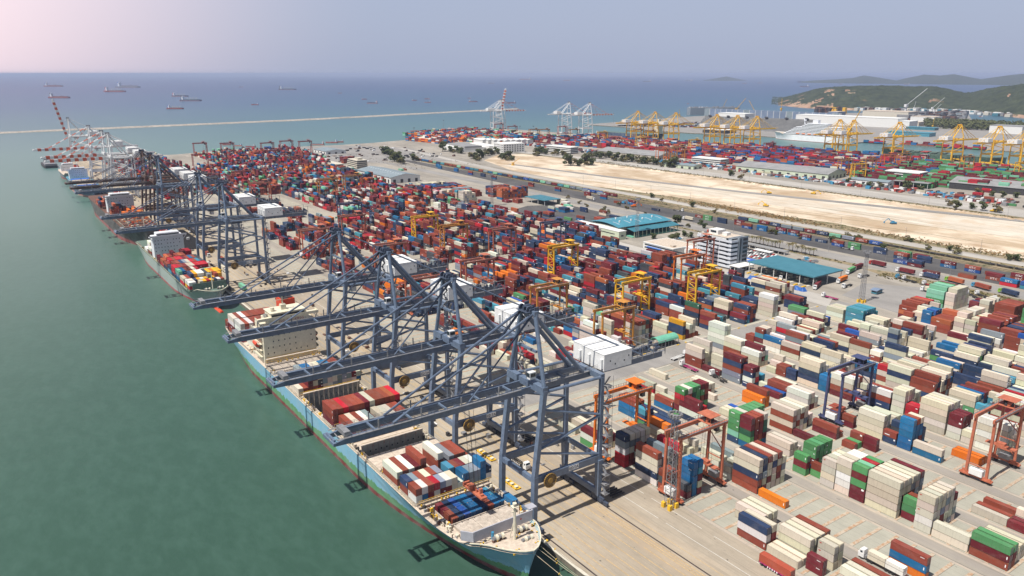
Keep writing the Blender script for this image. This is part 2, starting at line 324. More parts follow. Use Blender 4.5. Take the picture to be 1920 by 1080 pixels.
# ------------------------------------------------------------------ mesh helpers
class MB:
    def __init__(s): s.v = []; s.f = []; s.mi = []; s.ms = []; s.col = []; s.cur = None
    def mat(s, m):
        if m not in s.ms: s.ms.append(m)
        s.k = s.ms.index(m); return s
    k = 0
    def add(s, vs, fs, c=None):
        o = len(s.v); s.v.extend(vs)
        for f in fs: s.f.append(tuple(i+o for i in f)); s.mi.append(s.k); s.col.append(c)
    def box(s, x0, x1, y0, y1, z0, z1, bottom=True, c=None):
        vs = [(x0, y0, z0), (x1, y0, z0), (x1, y1, z0), (x0, y1, z0), (x0, y0, z1), (x1, y0, z1), (x1, y1, z1), (x0, y1, z1)]
        fs = [(4, 5, 6, 7), (0, 1, 5, 4), (1, 2, 6, 5), (2, 3, 7, 6), (3, 0, 4, 7)]
        if bottom: fs.append((3, 2, 1, 0))
        s.add(vs, fs, c); return s
    def beam(s, a, b, w, h, up=(0, 0, 1), taper=1.0):
        a = Vector(a); b = Vector(b); d = (b-a).normalized(); u = Vector(up)
        r = d.cross(u)
        if r.length < 1e-3: r = d.cross(Vector((0, 1, 0)))
        r.normalize(); u = r.cross(d)
        vs = []
        for p, t in ((a, 1), (b, taper)):
            for sx, sy in ((-1, -1), (1, -1), (1, 1), (-1, 1)): vs.append(tuple(p+r*(sx*w/2*t)+u*(sy*h/2*t)))
        s.add(vs, [(0, 1, 2, 3), (7, 6, 5, 4), (0, 4, 5, 1), (1, 5, 6, 2), (2, 6, 7, 3), (3, 7, 4, 0)]); return s
    def tube(s, a, b, r, n=8, r2=None):
        a = Vector(a); b = Vector(b); d = (b-a).normalized(); u = Vector((0, 0, 1))
        x = d.cross(u)
        if x.length < 1e-3: x = d.cross(Vector((0, 1, 0)))
        x.normalize(); y = x.cross(d); r2 = r if r2 is None else r2; vs = []
        for p, rr in ((a, r), (b, r2)):
            for i in range(n): t = 2*PI*i/n; vs.append(tuple(p+x*(math.cos(t)*rr)+y*(math.sin(t)*rr)))
        fs = [(i, (i+1) % n, n+(i+1) % n, n+i) for i in range(n)]+[tuple(range(n))[::-1], tuple(range(n, 2*n))]
        s.add(vs, fs); return s
    def poly(s, pts, z0, z1):
        n = len(pts)
        ar = sum(pts[i][0]*pts[(i+1) % n][1]-pts[(i+1) % n][0]*pts[i][1] for i in range(n))
        if ar < 0: pts = pts[::-1]
        vs = [(x, y, z0) for x, y in pts]+[(x, y, z1) for x, y in pts]
        s.add(vs, [tuple(range(n, 2*n)), tuple(range(n))[::-1]]+[(i, (i+1) % n, n+(i+1) % n, n+i) for i in range(n)]); return s
    def sheet(s, pts, z):
        n = len(pts); ar = sum(pts[i][0]*pts[(i+1) % n][1]-pts[(i+1) % n][0]*pts[i][1] for i in range(n))
        if ar < 0: pts = pts[::-1]
        s.add([(x, y, z) for x, y in pts], [tuple(range(n))]); return s
    def disc(s, c, axis, r, th, n=20):
        c = Vector(c); a = Vector(axis).normalized(); s.tube(c-a*th/2, c+a*th/2, r, n); return s
    def mesh(s, name):
        me = bpy.data.meshes.new(name); me.from_pydata(s.v, [], s.f)
        for m in s.ms: me.materials.append(MATS[m])
        if s.ms: me.polygons.foreach_set('material_index', s.mi)
        if any(c is not None for c in s.col):
            ca = me.color_attributes.new("Col", 'FLOAT_COLOR', 'CORNER'); arr = []
            for f, c in zip(s.f, s.col): arr.extend((c or (.5, .5, .5, 1))*len(f))
            ca.data.foreach_set('color', arr)
        me.update(); return me
    def obj(s, name, parent=None, loc=None, smooth=False):
        me = s.mesh(name)
        if smooth: me.polygons.foreach_set('use_smooth', [True]*len(me.polygons))
        o = bpy.data.objects.new(name, me); COL.objects.link(o)
        if parent: o.parent = parent
        if loc: o.location = loc
        return o
def M(m): return MB().mat(m)
def tag(o, label, cat, group=None, kind=None):
    if label: o["label"] = label
    if cat: o["category"] = cat
    if group: o["group"] = group
    if kind: o["kind"] = kind
    return o
def struct(o): o["kind"] = "structure"; return o
def root(name, loc=(0, 0, 0), rz=0.0, sc=None):
    o = bpy.data.objects.new(name, None); COL.objects.link(o); o.location = loc; o.rotation_euler = (0, 0, rz)
    o.empty_display_size = 2
    if sc: o.scale = (sc, sc, sc)
    return o
KIDS = {}
def dup(o, parent=None, kids=None):
    c = o.copy(); COL.objects.link(c); c.parent = parent
    for ch in [q for q in bpy.data.objects if q.parent == o] if kids is None else kids.get(o, []):
        dup(ch, c, kids)
    return c
def kidmap(o):
    m = {}
    def rec(q):
        m[q] = [c for c in bpy.data.objects if c.parent == q]
        for c in m[q]: rec(c)
    rec(o); return m
def place(proto, km, first, loc, rz=0.0, sc=None):
    o = proto if first else dup(proto, None, km)
    o.location = loc; o.rotation_euler = (0, 0, rz)
    if sc: o.scale = (sc, sc, sc)
    return o
def text_mesh(txt, size, mat, thick=0.02):
    cu = bpy.data.curves.new("t", 'FONT'); cu.body = txt; cu.size = size; cu.extrude = thick; cu.align_x = 'CENTER'; cu.align_y = 'CENTER'; cu.resolution_u = 1
    o = bpy.data.objects.new("t", cu); COL.objects.link(o)
    dg = bpy.context.evaluated_depsgraph_get(); me = bpy.data.meshes.new_from_object(o.evaluated_get(dg))
    bpy.data.objects.remove(o); bpy.data.curves.remove(cu)
    me.materials.clear(); me.materials.append(MATS[mat]); return me
# wording for "which one"
ORD = ["nearest", "second nearest", "third nearest", "fourth nearest", "fifth nearest", "sixth nearest", "seventh nearest", "eighth nearest", "ninth nearest", "tenth nearest"]
def nth(i):
    w_ = ["first", "second", "third", "fourth", "fifth", "sixth", "seventh", "eighth", "ninth", "tenth", "eleventh", "twelfth", "thirteenth", "fourteenth", "fifteenth", "sixteenth", "seventeenth", "eighteenth", "nineteenth", "twentieth"]
    if i < 20: return w_[i]
    tens = ["", "", "twenty", "thirty", "forty", "fifty", "sixty", "seventy", "eighty", "ninety"]; u_ = (i+1) % 10; t_ = (i+1)//10
    if i+1 >= 100: return "number %d" % (i+1)
    return (tens[t_][:-1]+"ieth") if u_ == 0 else tens[t_]+"-"+w_[u_-1]
# ================================================================== SETTING
def big(name, m, pts, z, top=None):
    b = M(m); b.sheet(pts, z); return struct(b.obj(name))
R = 110000.0
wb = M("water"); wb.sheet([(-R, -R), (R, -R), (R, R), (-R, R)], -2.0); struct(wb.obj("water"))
# main terminal land
QB = [(1318, 1960), (1405, 1443), (1500, 824), (1592, 300), (1660, -100), (1700, -500)]       # quay of the far basin
def quayx(y):
    for (x0, y0), (x1, y1) in zip(QB, QB[1:]):
        if y <= y0 and y >= y1: return x0+(x1-x0)*(y0-y)/(y0-y1)
    return QB[0][0]
land = [(144.5, -500), (144.5, 1700), (230, 1712), (346, 1690), (476, 1733), (700, 1702), (790, 1712), (907, 1745), (1010, 1830), (1130, 1905), (1240, 1955)]+QB
lb = M("quay_wall")
n_ = len(land)
lb.add([(x, y, -6) for x, y in land]+[(x, y, 0) for x, y in land], [(i, i+n_, (i+1) % n_+n_, (i+1) % n_) for i in range(n_-1)])
struct(lb.obj("quay_wall"))
big("ground", "yard_concrete", land, 0.0)
big("quay_apron", "apron_concrete", [(144.5, -480), (201.5, -480), (201.5, 1690), (144.5, 1690)], 0.012)
# quay coping, fender blocks, crane rails and painted lines of the apron
b = M("quay_wall")
b.mat("beige_wall"); b.box(144.3, 145.5, -300, 1690, 0.0, 0.22)
struct(b.obj("quay_kerb"))
b = M("rail_steel")
for X in (147.5, 178.0): b.box(X-0.28, X+0.28, -300, 1690, 0.01, 0.05)
struct(b.obj("crane_rails"))
b = M("yellow_line")
for X, w_ in ((149.6, .16), (152.4, .13), (156.2, .13), (160.0, .13), (163.8, .13), (167.6, .13), (171.4, .13), (174.2, .14), (175.2, .14), (176.4, .16), (181.5, .10)):
    y = -200.0
    while y < 1600:
        L_ = rnd.uniform(30, 110); b.sheet([(X-w_, y), (X+w_, y), (X+w_, y+L_), (X-w_, y+L_)], 0.03); y += L_+rnd.uniform(0.5, 7)
b.mat("white_line")
for X in (188.6, 196.5):
    y = -200.0
    while y < 1500:
        L_ = rnd.uniform(20, 70); b.sheet([(X-.14, y), (X+.14, y), (X+.14, y+L_), (X-.14, y+L_)], 0.03); y += L_+rnd.uniform(2, 16)
struct(b.obj("apron_markings"))
def rect(x0, x1, y0, y1): return [(x0, y0), (x1, y0), (x1, y1), (x0, y1)]
big("rail_yard_asphalt", "asphalt_dark", [(640, -100), (690, -100), (690, 1120), (684, 1330), (668, 1330), (650, 940), (645, 600)], 0.03)
big("storage_asphalt", "asphalt_dark", [(520, 622), (606, 622), (606, 752), (560, 770), (520, 752)], 0.02)
big("mast_yard_asphalt", "asphalt_mid", [(505, 262), (575, 240), (588, 285), (560, 322), (515, 312)], 0.02)
big("access_road", "asphalt_mid", [(613, -100), (634, -100), (636, 600), (640, 1300), (560, 1560), (545, 1552), (622, 1290), (616, 600)], 0.03)
big("rail_bed", "verge_earth", [(690, -100), (724, -100), (722, 1290), (690, 1290)], 0.02)
big("service_road", "road_pale", [(724, -100), (740, -100), (733, 650), (745, 1120), (790, 1560), (778, 1560), (728, 1120), (721, 650)], 0.035)
big("truck_verge", "verge_earth", [(586, -60), (612, -60), (611, 330), (604, 352), (596, 330)], 0.03)
big("palm_verge", "verge_earth", [(605, 352), (613, 352), (614, 640), (609, 640)], 0.03)
sand = [(741, -150), (985, -150), (976, 380), (970, 514), (966, 762), (955, 1050), (930, 1290), (880, 1310), (800, 1240), (752, 1080), (742, 860)]
big("sand_field", "sand_fill", sand, 0.02)
big("scrub_verge", "verge_earth", [(740, -150), (760, -150), (757, 250), (751, 330), (760, 430), (770, 480), (757, 560), (766, 690), (752, 800), (740, 860)], 0.04)
big("levelled_sand", "sand_levelled", [(905, -120), (962, 50), (950, 371), (873, 672), (826, 905), (802, 1150), (775, 1150), (778, 900), (806, 660), (842, 371), (868, -120)], 0.05)
big("haul_road", "asphalt_mid", [(975, 150), (985, 150), (961, 371), (885, 672), (836, 930), (809, 1160), (800, 1160), (825, 930), (872, 672), (946, 371)], 0.07)
b = M("asphalt_dark"); b.sheet([(972, 150), (974.6, 150), (945.6, 371), (871.6, 672), (824.6, 930), (799.6, 1160), (798, 1160), (822.5, 930), (869.5, 672), (943, 371)], 0.075)
b.mat("verge_earth")
for i in range(26):
    t0 = rnd.uniform(.02, .8); x0 = 745+rnd.uniform(8, 110); y0 = 150+900*t0; L_ = rnd.uniform(25, 160); dx = rnd.uniform(-.25, .05)*L_; w_ = rnd.uniform(.5, 1.6)
    b.sheet([(x0, y0), (x0+w_, y0), (x0+w_+dx, y0+L_), (x0+dx, y0+L_)], 0.08+i*.001)
b.mat("sand_fill")
for i in range(60):
    y0 = 160+i*15; xr = 948-(y0-371)*.245 if y0 > 371 else 948+(371-y0)*.12
    b.sheet([(xr-68, y0), (xr-67, y0), (xr-8, y0+9), (xr-9, y0+9)], 0.055)
struct(b.obj("sand_tracks"))
b = M("sand_fill")                                            # dumped mounds along the upper edge of the field
for i in range(150):
    y0 = 180+i*6.6; xr = (966-(y0-371)*.02 if y0 < 760 else 962-(y0-760)*.05); c = (min(xr-6, 962)+rnd.uniform(-6, 2), y0, 0); r_ = rnd.uniform(3.2, 5.2); h_ = rnd.uniform(1.0, 2.4); k = 9; vs = [(c[0], c[1], h_)]
    for q in (.55, 1.0):
        for a in range(k): t = 2*PI*a/k; rr = r_*q*rnd.uniform(.85, 1.15); vs.append((c[0]+rr*math.cos(t), c[1]+rr*math.sin(t), h_*.55 if q < 1 else .02))
    b.add(vs, [(0, 1+a, 1+(a+1) % k) for a in range(k)]+[(1+a, 1+k+a, 1+k+(a+1) % k, 1+(a+1) % k) for a in range(k)])
tag(b.obj("sand_mounds"), "rows of dumped sand mounds along the far edge of the sand field", "sand mounds", None, "stuff")
big("ditch_verge", "verge_earth", [(966, 100), (980, 100), (974, 514), (970, 762), (956, 1100), (925, 1420), (918, 1420), (948, 1090), (961, 762), (964, 514)], 0.06)
big("terminal_road", "road_pale", [(981, -100), (1045, -100), (1030, 514), (1008, 900), (985, 1200), (930, 1560), (905, 1560), (957, 1200), (971, 762), (977, 514)], 0.05)
b = M("rail_steel")
for X0_, X1_ in ((1012, 940), (1018, 946), (1003, 931)):
    for d in (-.8, .8): b.sheet([(X0_+d-.1, 100), (X0_+d+.1, 100), (X1_+d+.1, 1200), (X1_+d-.1, 1200)], 0.09)
for X in (692.5, 697.5, 704.5, 709.5):
    for d in (-.75, .75): b.box(X+d-.07, X+d+.07, -100, 1240, 0.03, 0.2)
struct(b.obj("railway_tracks"))
b = M("asphalt_mid")
for i in range(0, 6): pass
big("gravel_plain", "asphalt_mid", [(560, 1330), (668, 1330), (760, 1240), (800, 1560), (700, 1690), (500, 1715), (545, 1500)], 0.028)
# crossroads of the yard
big("crossroad", "asphalt_mid", rect(204, 500, 285.5, 304), 0.02)
big("crossroad", "asphalt_mid", rect(300, 520, 788, 811), 0.02)
big("yard_perimeter_road", "road_pale", [(480, 300), (504, 312), (508, 540), (516, 610), (514, 780), (500, 1040), (495, 1040), (500, 780), (500, 612), (494, 540)], 0.025)
# yard kerbs painted at block ends
b = M("beige_wall")
for k in range(3, 10):
    x0 = 204+27.9*k
    b.box(x0-1, x0+19, 305.0, 305.7, 0.0, 0.15); b.box(x0-1, x0+19, 283.6, 284.2, 0.0, 0.15)
    b.mat("yellow_safety"); b.box(x0-2, x0-1, 304.6, 305.6, 0, 0.3); b.box(x0+18, x0+20, 304.2, 304.8, 0, 0.35); b.mat("beige_wall")
struct(b.obj("block_kerb"))
# pier with the car park and the land behind the basin
pfar = [G(*p) for p in ((1097, 233.4), (1200, 225.5), (1300, 218), (1470, 211), (1560, 212), (1690, 211), (1700, 207.5), (1812, 208.5), (1822, 224), (1845, 231), (1920, 233))]
pfar += [(4300, 1100), (4300, -1500), (2000, -1500)]
pnear = [(1960, -100), (1888, 300), (1814, 729), (1768, 1060), (1722, 1060), (1718, 1330), (1650, 1490), (1625, 1600), (1668, 1801)]
pier = pfar+pnear
b = M("quay_wall"); n_ = len(pier)
b.add([(x, y, -6) for x, y in pier]+[(x, y, -0.01) for x, y in pier], [(i, (i+1) % n_, (i+1) % n_+n_, i+n_) for i in range(n_)])
struct(b.obj("far_quay_wall"))
big("far_terminal_ground", "asphalt_mid", pier, 0.0)
# breakwater
b = M("breakwater_rock")
bw = [(-900, 2440), (84, 2599), (980, 2723), (1914, 2973), (2135, 3018)]
cs = [(-10, -3), (-4.5, 1.8), (-2, 2.4), (2, 2.4), (4.5, 1.8), (10, -3)]
segs = []
for (x0, y0), (x1, y1) in zip(bw, bw[1:]):
    for i in range(24): segs.append((x0+(x1-x0)*i/24, y0+(y1-y0)*i/24))
segs.append(bw[-1]); vs = []
for (x, y) in segs:
    for o, z in cs: vs.append((x-o*0.2+rnd.uniform(-1, 1), y+o+rnd.uniform(-1, 1), z+rnd.uniform(-.4, .4)))
fs = []
for i in range(len(segs)-1):
    for j in range(5): a = i*6+j; fs.append((a, a+6, a+7, a+1))
b.add(vs, fs); struct(b.obj("breakwater"))
# wooded headland and the far blue islands: height fields standing at their real distance
import mathutils
def fbm(x, y, o=5):
    s = 0; a = 1; f = 1
    for i in range(o): s += a*mathutils.noise.noise(Vector((x*f, y*f, 3.7+i*5.1))); a *= .55; f *= 2.1
    return s
def interp(tb, x):
    if x <= tb[0][0]: return tb[0][1]
    for (a, u), (b_, v) in zip(tb, tb[1:]):
        if x <= b_: return u+(v-u)*(x-a)/(b_-a)
    return tb[-1][1]
def ridge(name, x0, x1, base, skyl, depth, nu, nv, mats, rough, cliff=None, fine=0.0):
    b = MB(); b.mat(mats[0]); vs = []
    cols = []
    for i in range(nu+1):
        x = x0+(x1-x0)*i/nu
        bx, by = G(x, interp(base, x), -2.0); d0 = math.hypot(bx, by); ux, uy = bx/d0, by/d0
        ym = interp(skyl, x); dm = d0+depth*0.42; f = dm*(ux*_sy+uy*_cy)
        q = px(ux*dm, uy*dm, 0)
        lo, hi = 0, 900
        for _ in range(30):
            m = (lo+hi)/2
            if px(ux*dm, uy*dm, m)[1] > ym: lo = m
            else: hi = m
        Hh = lo
        for j in range(nv+1):
            t = j/nv; d = d0+depth*t
            prof = math.sin(min(1, t/0.42)*PI/2)**0.8 if t < 0.42 else max(0.0, math.cos((t-0.42)/0.58*PI/2))**0.8
            X, Y = ux*d, uy*d
            h = Hh*prof*(1+rough*fbm(X*0.0016, Y*0.0016)*min(1, t*6)*(1 if abs(t-.42) > .1 else .35))
            h += fine*(fbm(X*0.02, Y*0.02, 3)+0.6*fbm(X*0.09, Y*0.09, 2))*min(1, t*8)
            vs.append((X, Y, -4+h+(2 if j else 0)))
    fs = []; mi = []
    for i in range(nu):
        for j in range(nv):
            a = i*(nv+1)+j; fs.append((a, a+nv+1, a+nv+2, a+1))
            k = 0
            if cliff: k = cliff(x0+(x1-x0)*i/nu, j/nv, vs[a])
            mi.append(k)
    b.add(vs, fs); b.mi = mi; b.ms = mats
    o = b.obj(name, smooth=True); return struct(o)
def cl(x, t, p):
    if t < 0.012: return 1
    n = fbm(p[0]*0.006, p[1]*0.006, 4)
    if x < 1500: return 1 if n+0.12-t*2.4 > 0 else 0
    if x < 1560: return 1 if n+0.0-t*2.0 > 0 else 0
    return 1 if n > 0.72 and t < .3 else 0
ridge("headland", 1446, 2080, [(1446, 196.5), (1500, 202), (1560, 206), (1640, 208), (1740, 209), (1800, 211), (1860, 216), (1920, 222), (2080, 232)],
      [(1446, 196), (1462, 187), (1490, 177.5), (1520, 168), (1545, 163.5), (1600, 161.5), (1650, 160.5), (1700, 162), (1740, 161), (1772, 166), (1802, 174), (1815, 173.5), (1840, 166.5), (1870, 161), (1905, 157), (1960, 152), (2080, 150)],
      1500, 330, 70, ["hill_wood", "cliff_rock"], 0.16, cl, 3.6)
ridge("far_island", 1495, 2000, [(1495, 155.2), (1600, 156.6), (1700, 157.5), (2000, 161)],
      [(1495, 155), (1520, 151), (1570, 148.5), (1598, 146), (1618, 141), (1645, 145), (1680, 151), (1700, 146), (1730, 139.5), (1760, 141.5), (1786, 138.8), (1815, 144), (1838, 148), (1865, 144), (1890, 140.5), (1920, 137.5), (2000, 133)],
      3500, 200, 16, ["hill_wood"], 0.10)
ridge("far_island", 1318, 1400, [(1318, 151.5), (1400, 151.5)], [(1318, 151), (1340, 147), (1362, 143), (1380, 147), (1400, 151)], 2500, 60, 10, ["hill_wood"], 0.1)
# the tropical haze over sea and port
m, n, bs = newmat("haze"); n.nodes.remove(bs)
pv = N(n, "ShaderNodeVolumePrincipled"); pv.inputs['Color'].default_value = (0.53, 0.62, 0.86, 1); pv.inputs['Density'].default_value = 0.000050
pv.inputs['Anisotropy'].default_value = 0.0
n.links.new(pv.outputs[0], n.nodes['Material Output'].inputs['Volume']); MATS["haze"] = m
hb = M("haze"); hb.box(-R-1000, R+1000, -R-1000, R+1000, -7.5, 176)
ho = hb.obj("haze"); ho["kind"] = "stuff"; ho["label"] = "pale blue sea haze over the whole port"
# ================================================================== SHIP-TO-SHORE CRANES
# local frame: x = landward distance from the sea rail, y along the quay (centre 0), z up; boom points to -x
def sts(name, main, boomA=None, boomB=None, house="house_white", dark="crane_blue_dark", raised=False, simple=False, sign=None, BZ=49.0, AP=78.5, reach=71.0, lean=4.0, bk=1.0):
    r = root(name)
    W_ = 10.2; G_ = 3.3       # half width of legs, half distance of the boom girders
    def part(nm, mb): return mb.obj(nm, r)
    gz = BZ+1.5
    for sy in (-1, 1):
        b = M(main)
        b.beam((0, sy*W_, 2.6), (0.3, sy*W_, 20), 2.1, 1.7, up=(1, 0, 0))
        b.beam((0.3, sy*W_, 20), (lean, sy*W_, gz+1.6), 1.9, 1.7, up=(1, 0, 0)); part("sea_leg", b)
        b = M(main)
        b.beam((30.5, sy*W_, 2.6), (30.5, sy*W_, 18), 1.6, 1.5, up=(1, 0, 0), taper=1.6)
        b.beam((30.5, sy*W_, 18), (30.5, sy*W_, gz+0.5), 1.5, 1.5, up=(1, 0, 0)); part("land_leg", b)
        b = M(main)
        b.beam((0, sy*W_, 18.6), (30.5, sy*W_, 18.6), 1.3, 2.7)
        part("portal_beam", b)
        b = M(main)
        b.tube((1.6, sy*W_, 30), (30.2, sy*W_, 36), 0.55, 8)
        b.tube((1.2, sy*W_, 29), (29.6, sy*W_, 20.5), 0.5, 8)
        b.tube((lean-0.8, sy*W_, 45), (29.8, sy*W_, 36.5), 0.55, 8)
        b.tube((lean, sy*W_, gz+1.0), (30.5, sy*W_, gz+0.6), 0.62, 8)
        part("brace_tubes", b)
    for A_, B_, w_, h_ in ((0, 4.2, 1.5, 2.2), (30.5, 4.2, 1.5, 2.2), (0.2, 18.6, 1.3, 1.9), (30.5, 18.6, 1.2, 1.7)):
        b = M(main); b.beam((A_, -W_, B_), (A_, W_, B_), w_, h_); part("sill_beam", b)
    b = M(main); b.beam((lean, -W_-0.8, gz+1.7), (lean, W_+0.8, gz+1.7), 2.2, 2.6); part("cross_beam", b)
    b = M(main); b.beam((30.5, -W_-0.6, gz+0.8), (30.5, W_+0.6, gz+0.8), 1.8, 2.2); part("cross_beam", b)
    # bogies
    for X in (0, 30.5):
        for sy in (-1, 1):
            b = M(dark)
            for i in range(4):
                yy = sy*W_-4.5+i*3.0
                b.box(X-0.5, X+0.5, yy-1.2, yy+1.2, 0.75, 1.9); b.disc((X, yy-0.65, 0.45), (1, 0, 0), 0.42, 0.5, 10); b.disc((X, yy+0.65, 0.45), (1, 0, 0), 0.42, 0.5, 10)
            b.beam((X, sy*W_-3.6*1, 2.1), (X, sy*W_+3.6, 2.1), 0.8, 1.3)
            part("bogie", b)
    # boom: two box girders with a hinge, ties and walkways; striped for the white cranes
    hinge = Vector((lean-4.5, 0, gz))
    ang = math.radians(78) if raised else 0.0
    def bp(d, y, dz=0.0):   # point on the boom at distance d seaward of the hinge
        return (hinge.x-d*math.cos(ang)+dz*math.sin(ang), y, hinge.z+d*math.sin(ang)+dz*math.cos(ang))
    bl = reach-4.5+lean
    b = MB()
    segs = 14 if boomA else 1
    for sy in (-1, 1):
        for i in range(segs):
            b.mat((boomA if i % 2 else boomB) if boomA else main)
            d0, d1 = i*(bl-6)/segs, (i+1)*(bl-6)/segs
            b.beam(bp(d0, sy*G_), bp(d1, sy*G_), 0.95*bk, 2.3*bk, up=(math.sin(ang), 0, math.cos(ang)))
        b.mat(boomB or main); b.beam(bp(bl-6, sy*G_), bp(bl-0.6, sy*G_, -.5), 0.95*bk, 2.1*bk, up=(math.sin(ang), 0, math.cos(ang)), taper=0.45)
    b.mat(main)
    for d in [4, 17, 30, 43, 56, bl-7, bl-1.2]: b.beam(bp(d, -G_, .8), bp(d, G_, .8), 0.6, 0.6)
    b.beam(bp(bl-0.8, -G_-1, 0), bp(bl-0.8, G_+1, 0), 0.9, 0.9)
    part("boom", b)
    if not simple:
        b = M("steel_grey")                                   # walkway, handrails, festoon posts, cable runs along the boom
        for sy in (-1, 1):
            for hz in (1.75, 2.25): b.beam(bp(1, sy*(G_+1.1), hz), bp(bl-2, sy*(G_+1.1), hz), 0.07, 0.07)
            b.beam(bp(1, sy*(G_+.85), 1.2), bp(bl-2, sy*(G_+.85), 1.2), 0.8, 0.07)
            d = 2
            while d < bl-2: b.beam(bp(d, sy*(G_+1.1), 1.2), bp(d, sy*(G_+1.1), 2.3), 0.09, 0.09); d += 2.4
            for i in range(4): d = 10+i*15; b.beam(bp(d, sy*(G_+.4), 1.1), bp(d, sy*(G_+.4), 4.2), 0.35, 0.35)
        b.mat(dark)
        for yy in (-2.0, -1.3, -.4, .6, 1.5, 2.1): b.beam(bp(0, yy, .3), bp(bl-5, yy, .3), 0.12, 0.12)
        d = 3
        while d < bl-4: b.beam(bp(d, -G_, -.3), bp(d, G_, -.3), 0.16, 0.16); d += 4.3
        part("walkway", b)
        b = M("steel_grey")
        for i in range(7): b.beam(bp(bl-1+rnd.uniform(-2.2, .6), rnd.uniform(-4, 4), rnd.uniform(-.5, 1.6)), bp(bl-2+rnd.uniform(-2, 2), rnd.uniform(-4, 4), rnd.uniform(-.5, 1.6)), 0.25, 0.25)
        b.box(*[v for v in (bp(bl, 0)[0]+4.4, bp(bl, 0)[0]+6.4, -3.2, 3.2, gz+1.2, gz+2.6)]) if not raised else None
        part("boom_tip_sheaves", b)
    # A-frame
    b = M(main); ax, ay = lean+0.5, 4.0
    for sy in (-1, 1):
        b.tube((lean, sy*W_, gz+2.6), (ax, sy*ay, AP), 0.78, 10)
        b.tube((26.5, sy*(G_+0.4), gz+1.4), (ax+.6, sy*ay*.8, AP-1.4), 0.82, 10)
        b.tube((57.5, sy*(G_+0.3), gz+1.2), (ax+1.0, sy*ay*.6, AP+.2), 0.34, 8)
    b.beam((lean, -W_*.55, gz+14.5), (lean, W_*.55, gz+14.5), .8, .8)
    b.beam((ax, -ay-.8, AP), (ax, ay+.8, AP), 1.7, 1.5)
    part("mast_frame", b)
    b = M(dark)
    for i in range(9): b.box(ax-2.6+rnd.uniform(0, 3.6), ax-.4+rnd.uniform(0, 3.4), -4+i*.9, -3.4+i*.9, AP+.3, AP+rnd.uniform(1.2, 2.3))
    b.disc((ax-1.4, 2.2, AP+1.2), (0, 1, 0), 1.1, .5, 12); b.disc((ax-1.4, -2.2, AP+1.2), (0, 1, 0), 1.1, .5, 12)
    b.beam((ax-3.2, 0, AP+.4), (ax+3.4, 0, AP+.4), 6.5, .12); part("sheave_platform", b)
    # forestays
    b = MB()
    if not raised:
        for sy in (-1, 1):
            for d, rr in ((22, .24), (50 if reach > 60 else 42, .3)):
                for off in (-.35, .35):
                    a_ = Vector((ax-.6, sy*ay*.85+off, AP-.3)); e_ = Vector(bp(d, sy*(G_+off*.5), 1.6))
                    if boomA:
                        for i in range(10): b.mat(boomA if i % 2 else boomB); b.tube(a_.lerp(e_, i/10), a_.lerp(e_, (i+1)/10), rr, 6)
                    else: b.mat(main if abs(off) < 1 and off > 0 else dark); b.tube(a_, e_, rr, 6)
    else:
        b.mat(main)
        for sy in (-1, 1): b.tube((ax-.4, sy*3, AP-.4), bp(24, sy*G_, 1.2), .25, 6)
    part("forestays", b)
    # landside girders, machinery house, rear platform
    b = M(main)
    for sy in (-1, 1): b.beam((lean-4.5, sy*G_, gz), (68, sy*G_, gz-.2), 0.95, 2.4)
    for X in (10, 20, 40, 54, 67): b.beam((X, -G_, gz), (X, G_, gz), .7, .9)
    part("trolley_girder", b)
    if not simple:
        b = M("steel_grey")
        for sy in (-1, 1):
            for hz in (1.8, 2.4, 3.0): b.beam((6, sy*(G_+1.3), gz+hz), (69, sy*(G_+1.3), gz+hz), 0.08, 0.08)
            for i in range(26): X = 7+i*2.45; b.beam((X, sy*(G_+1.3), gz+1.2), (X, sy*(G_+1.3), gz+3.0), 0.1, 0.1)
            b.beam((6, sy*(G_+.9), gz+1.25), (69, sy*(G_+.9), gz+1.25), 1.0, 0.08)
            for X in (50, 56, 62, 68.5): b.beam((X, sy*(G_+1.5), gz), (X, sy*(G_+1.5), gz+5.6), .22, .22)
            b.beam((49, sy*(G_+1.5), gz+5.4), (69, sy*(G_+1.5), gz+5.6), .2, .2)
        b.mat(dark)
        for i in range(22): X = 49.5+rnd.uniform(0, 19); yy = rnd.uniform(-4, 4); b.box(X, X+rnd.uniform(.4, 1.8), yy, yy+rnd.uniform(.4, 1.5), gz+1.1, gz+rnd.uniform(1.6, 3.4))
        b.mat("steel_grey")
        for X in (52, 58, 64): b.beam((X, -G_-1.4, gz+5.4), (X, G_+1.4, gz+5.4), .15, .15)
        part("rear_platform", b)
        b2 = M("steel_grey"); b = M("steel_grey")              # zig-zag stairs on a land leg and ladder tower
        for z0 in range(4, 50, 4):
            s_ = 1 if (z0//4) % 2 else -1
            b.beam((31.8, -W_-1.6-s_*1.3, z0), (31.8, -W_-1.6+s_*1.3, z0+4), 1.0, 0.14)
            b.beam((32.6, -W_-3.1, z0), (31.0, -W_-3.1, z0), .1, 1.1); b.box(30.9, 33.4, -W_-3.4, -W_-.4, z0-.07, z0+.02)
            b.beam((33.3, -W_-3.2, z0-.1), (33.3, -W_-3.2, z0+4.1), .1, .1)
            s2 = -s_; b2.beam((lean+1.4, 4.2+s2*1.4, min(74, gz+2+z0*.55)), (lean+1.4, 4.2-s2*1.4, min(76, gz+2+z0*.55+2.2)), .8, .12)
        part("stairs", b); part("stairs", b2)
        b = M("crane_white"); b.box(lean-2.4, lean+.2, -5.2, -2.9, gz+4.4, gz+7.0); b.mat("glass_dark"); b.box(lean-2.48, lean-2.4, -5.0, -3.1, gz+5.2, gz+6.7)
        b.box(lean-2.2, lean, -5.28, -5.2, gz+5.3, gz+6.6); part("electrical_cabin", b)
    b = M(house)
    hx0, hx1 = 33.2, 47.0
    zs = gz+1.4
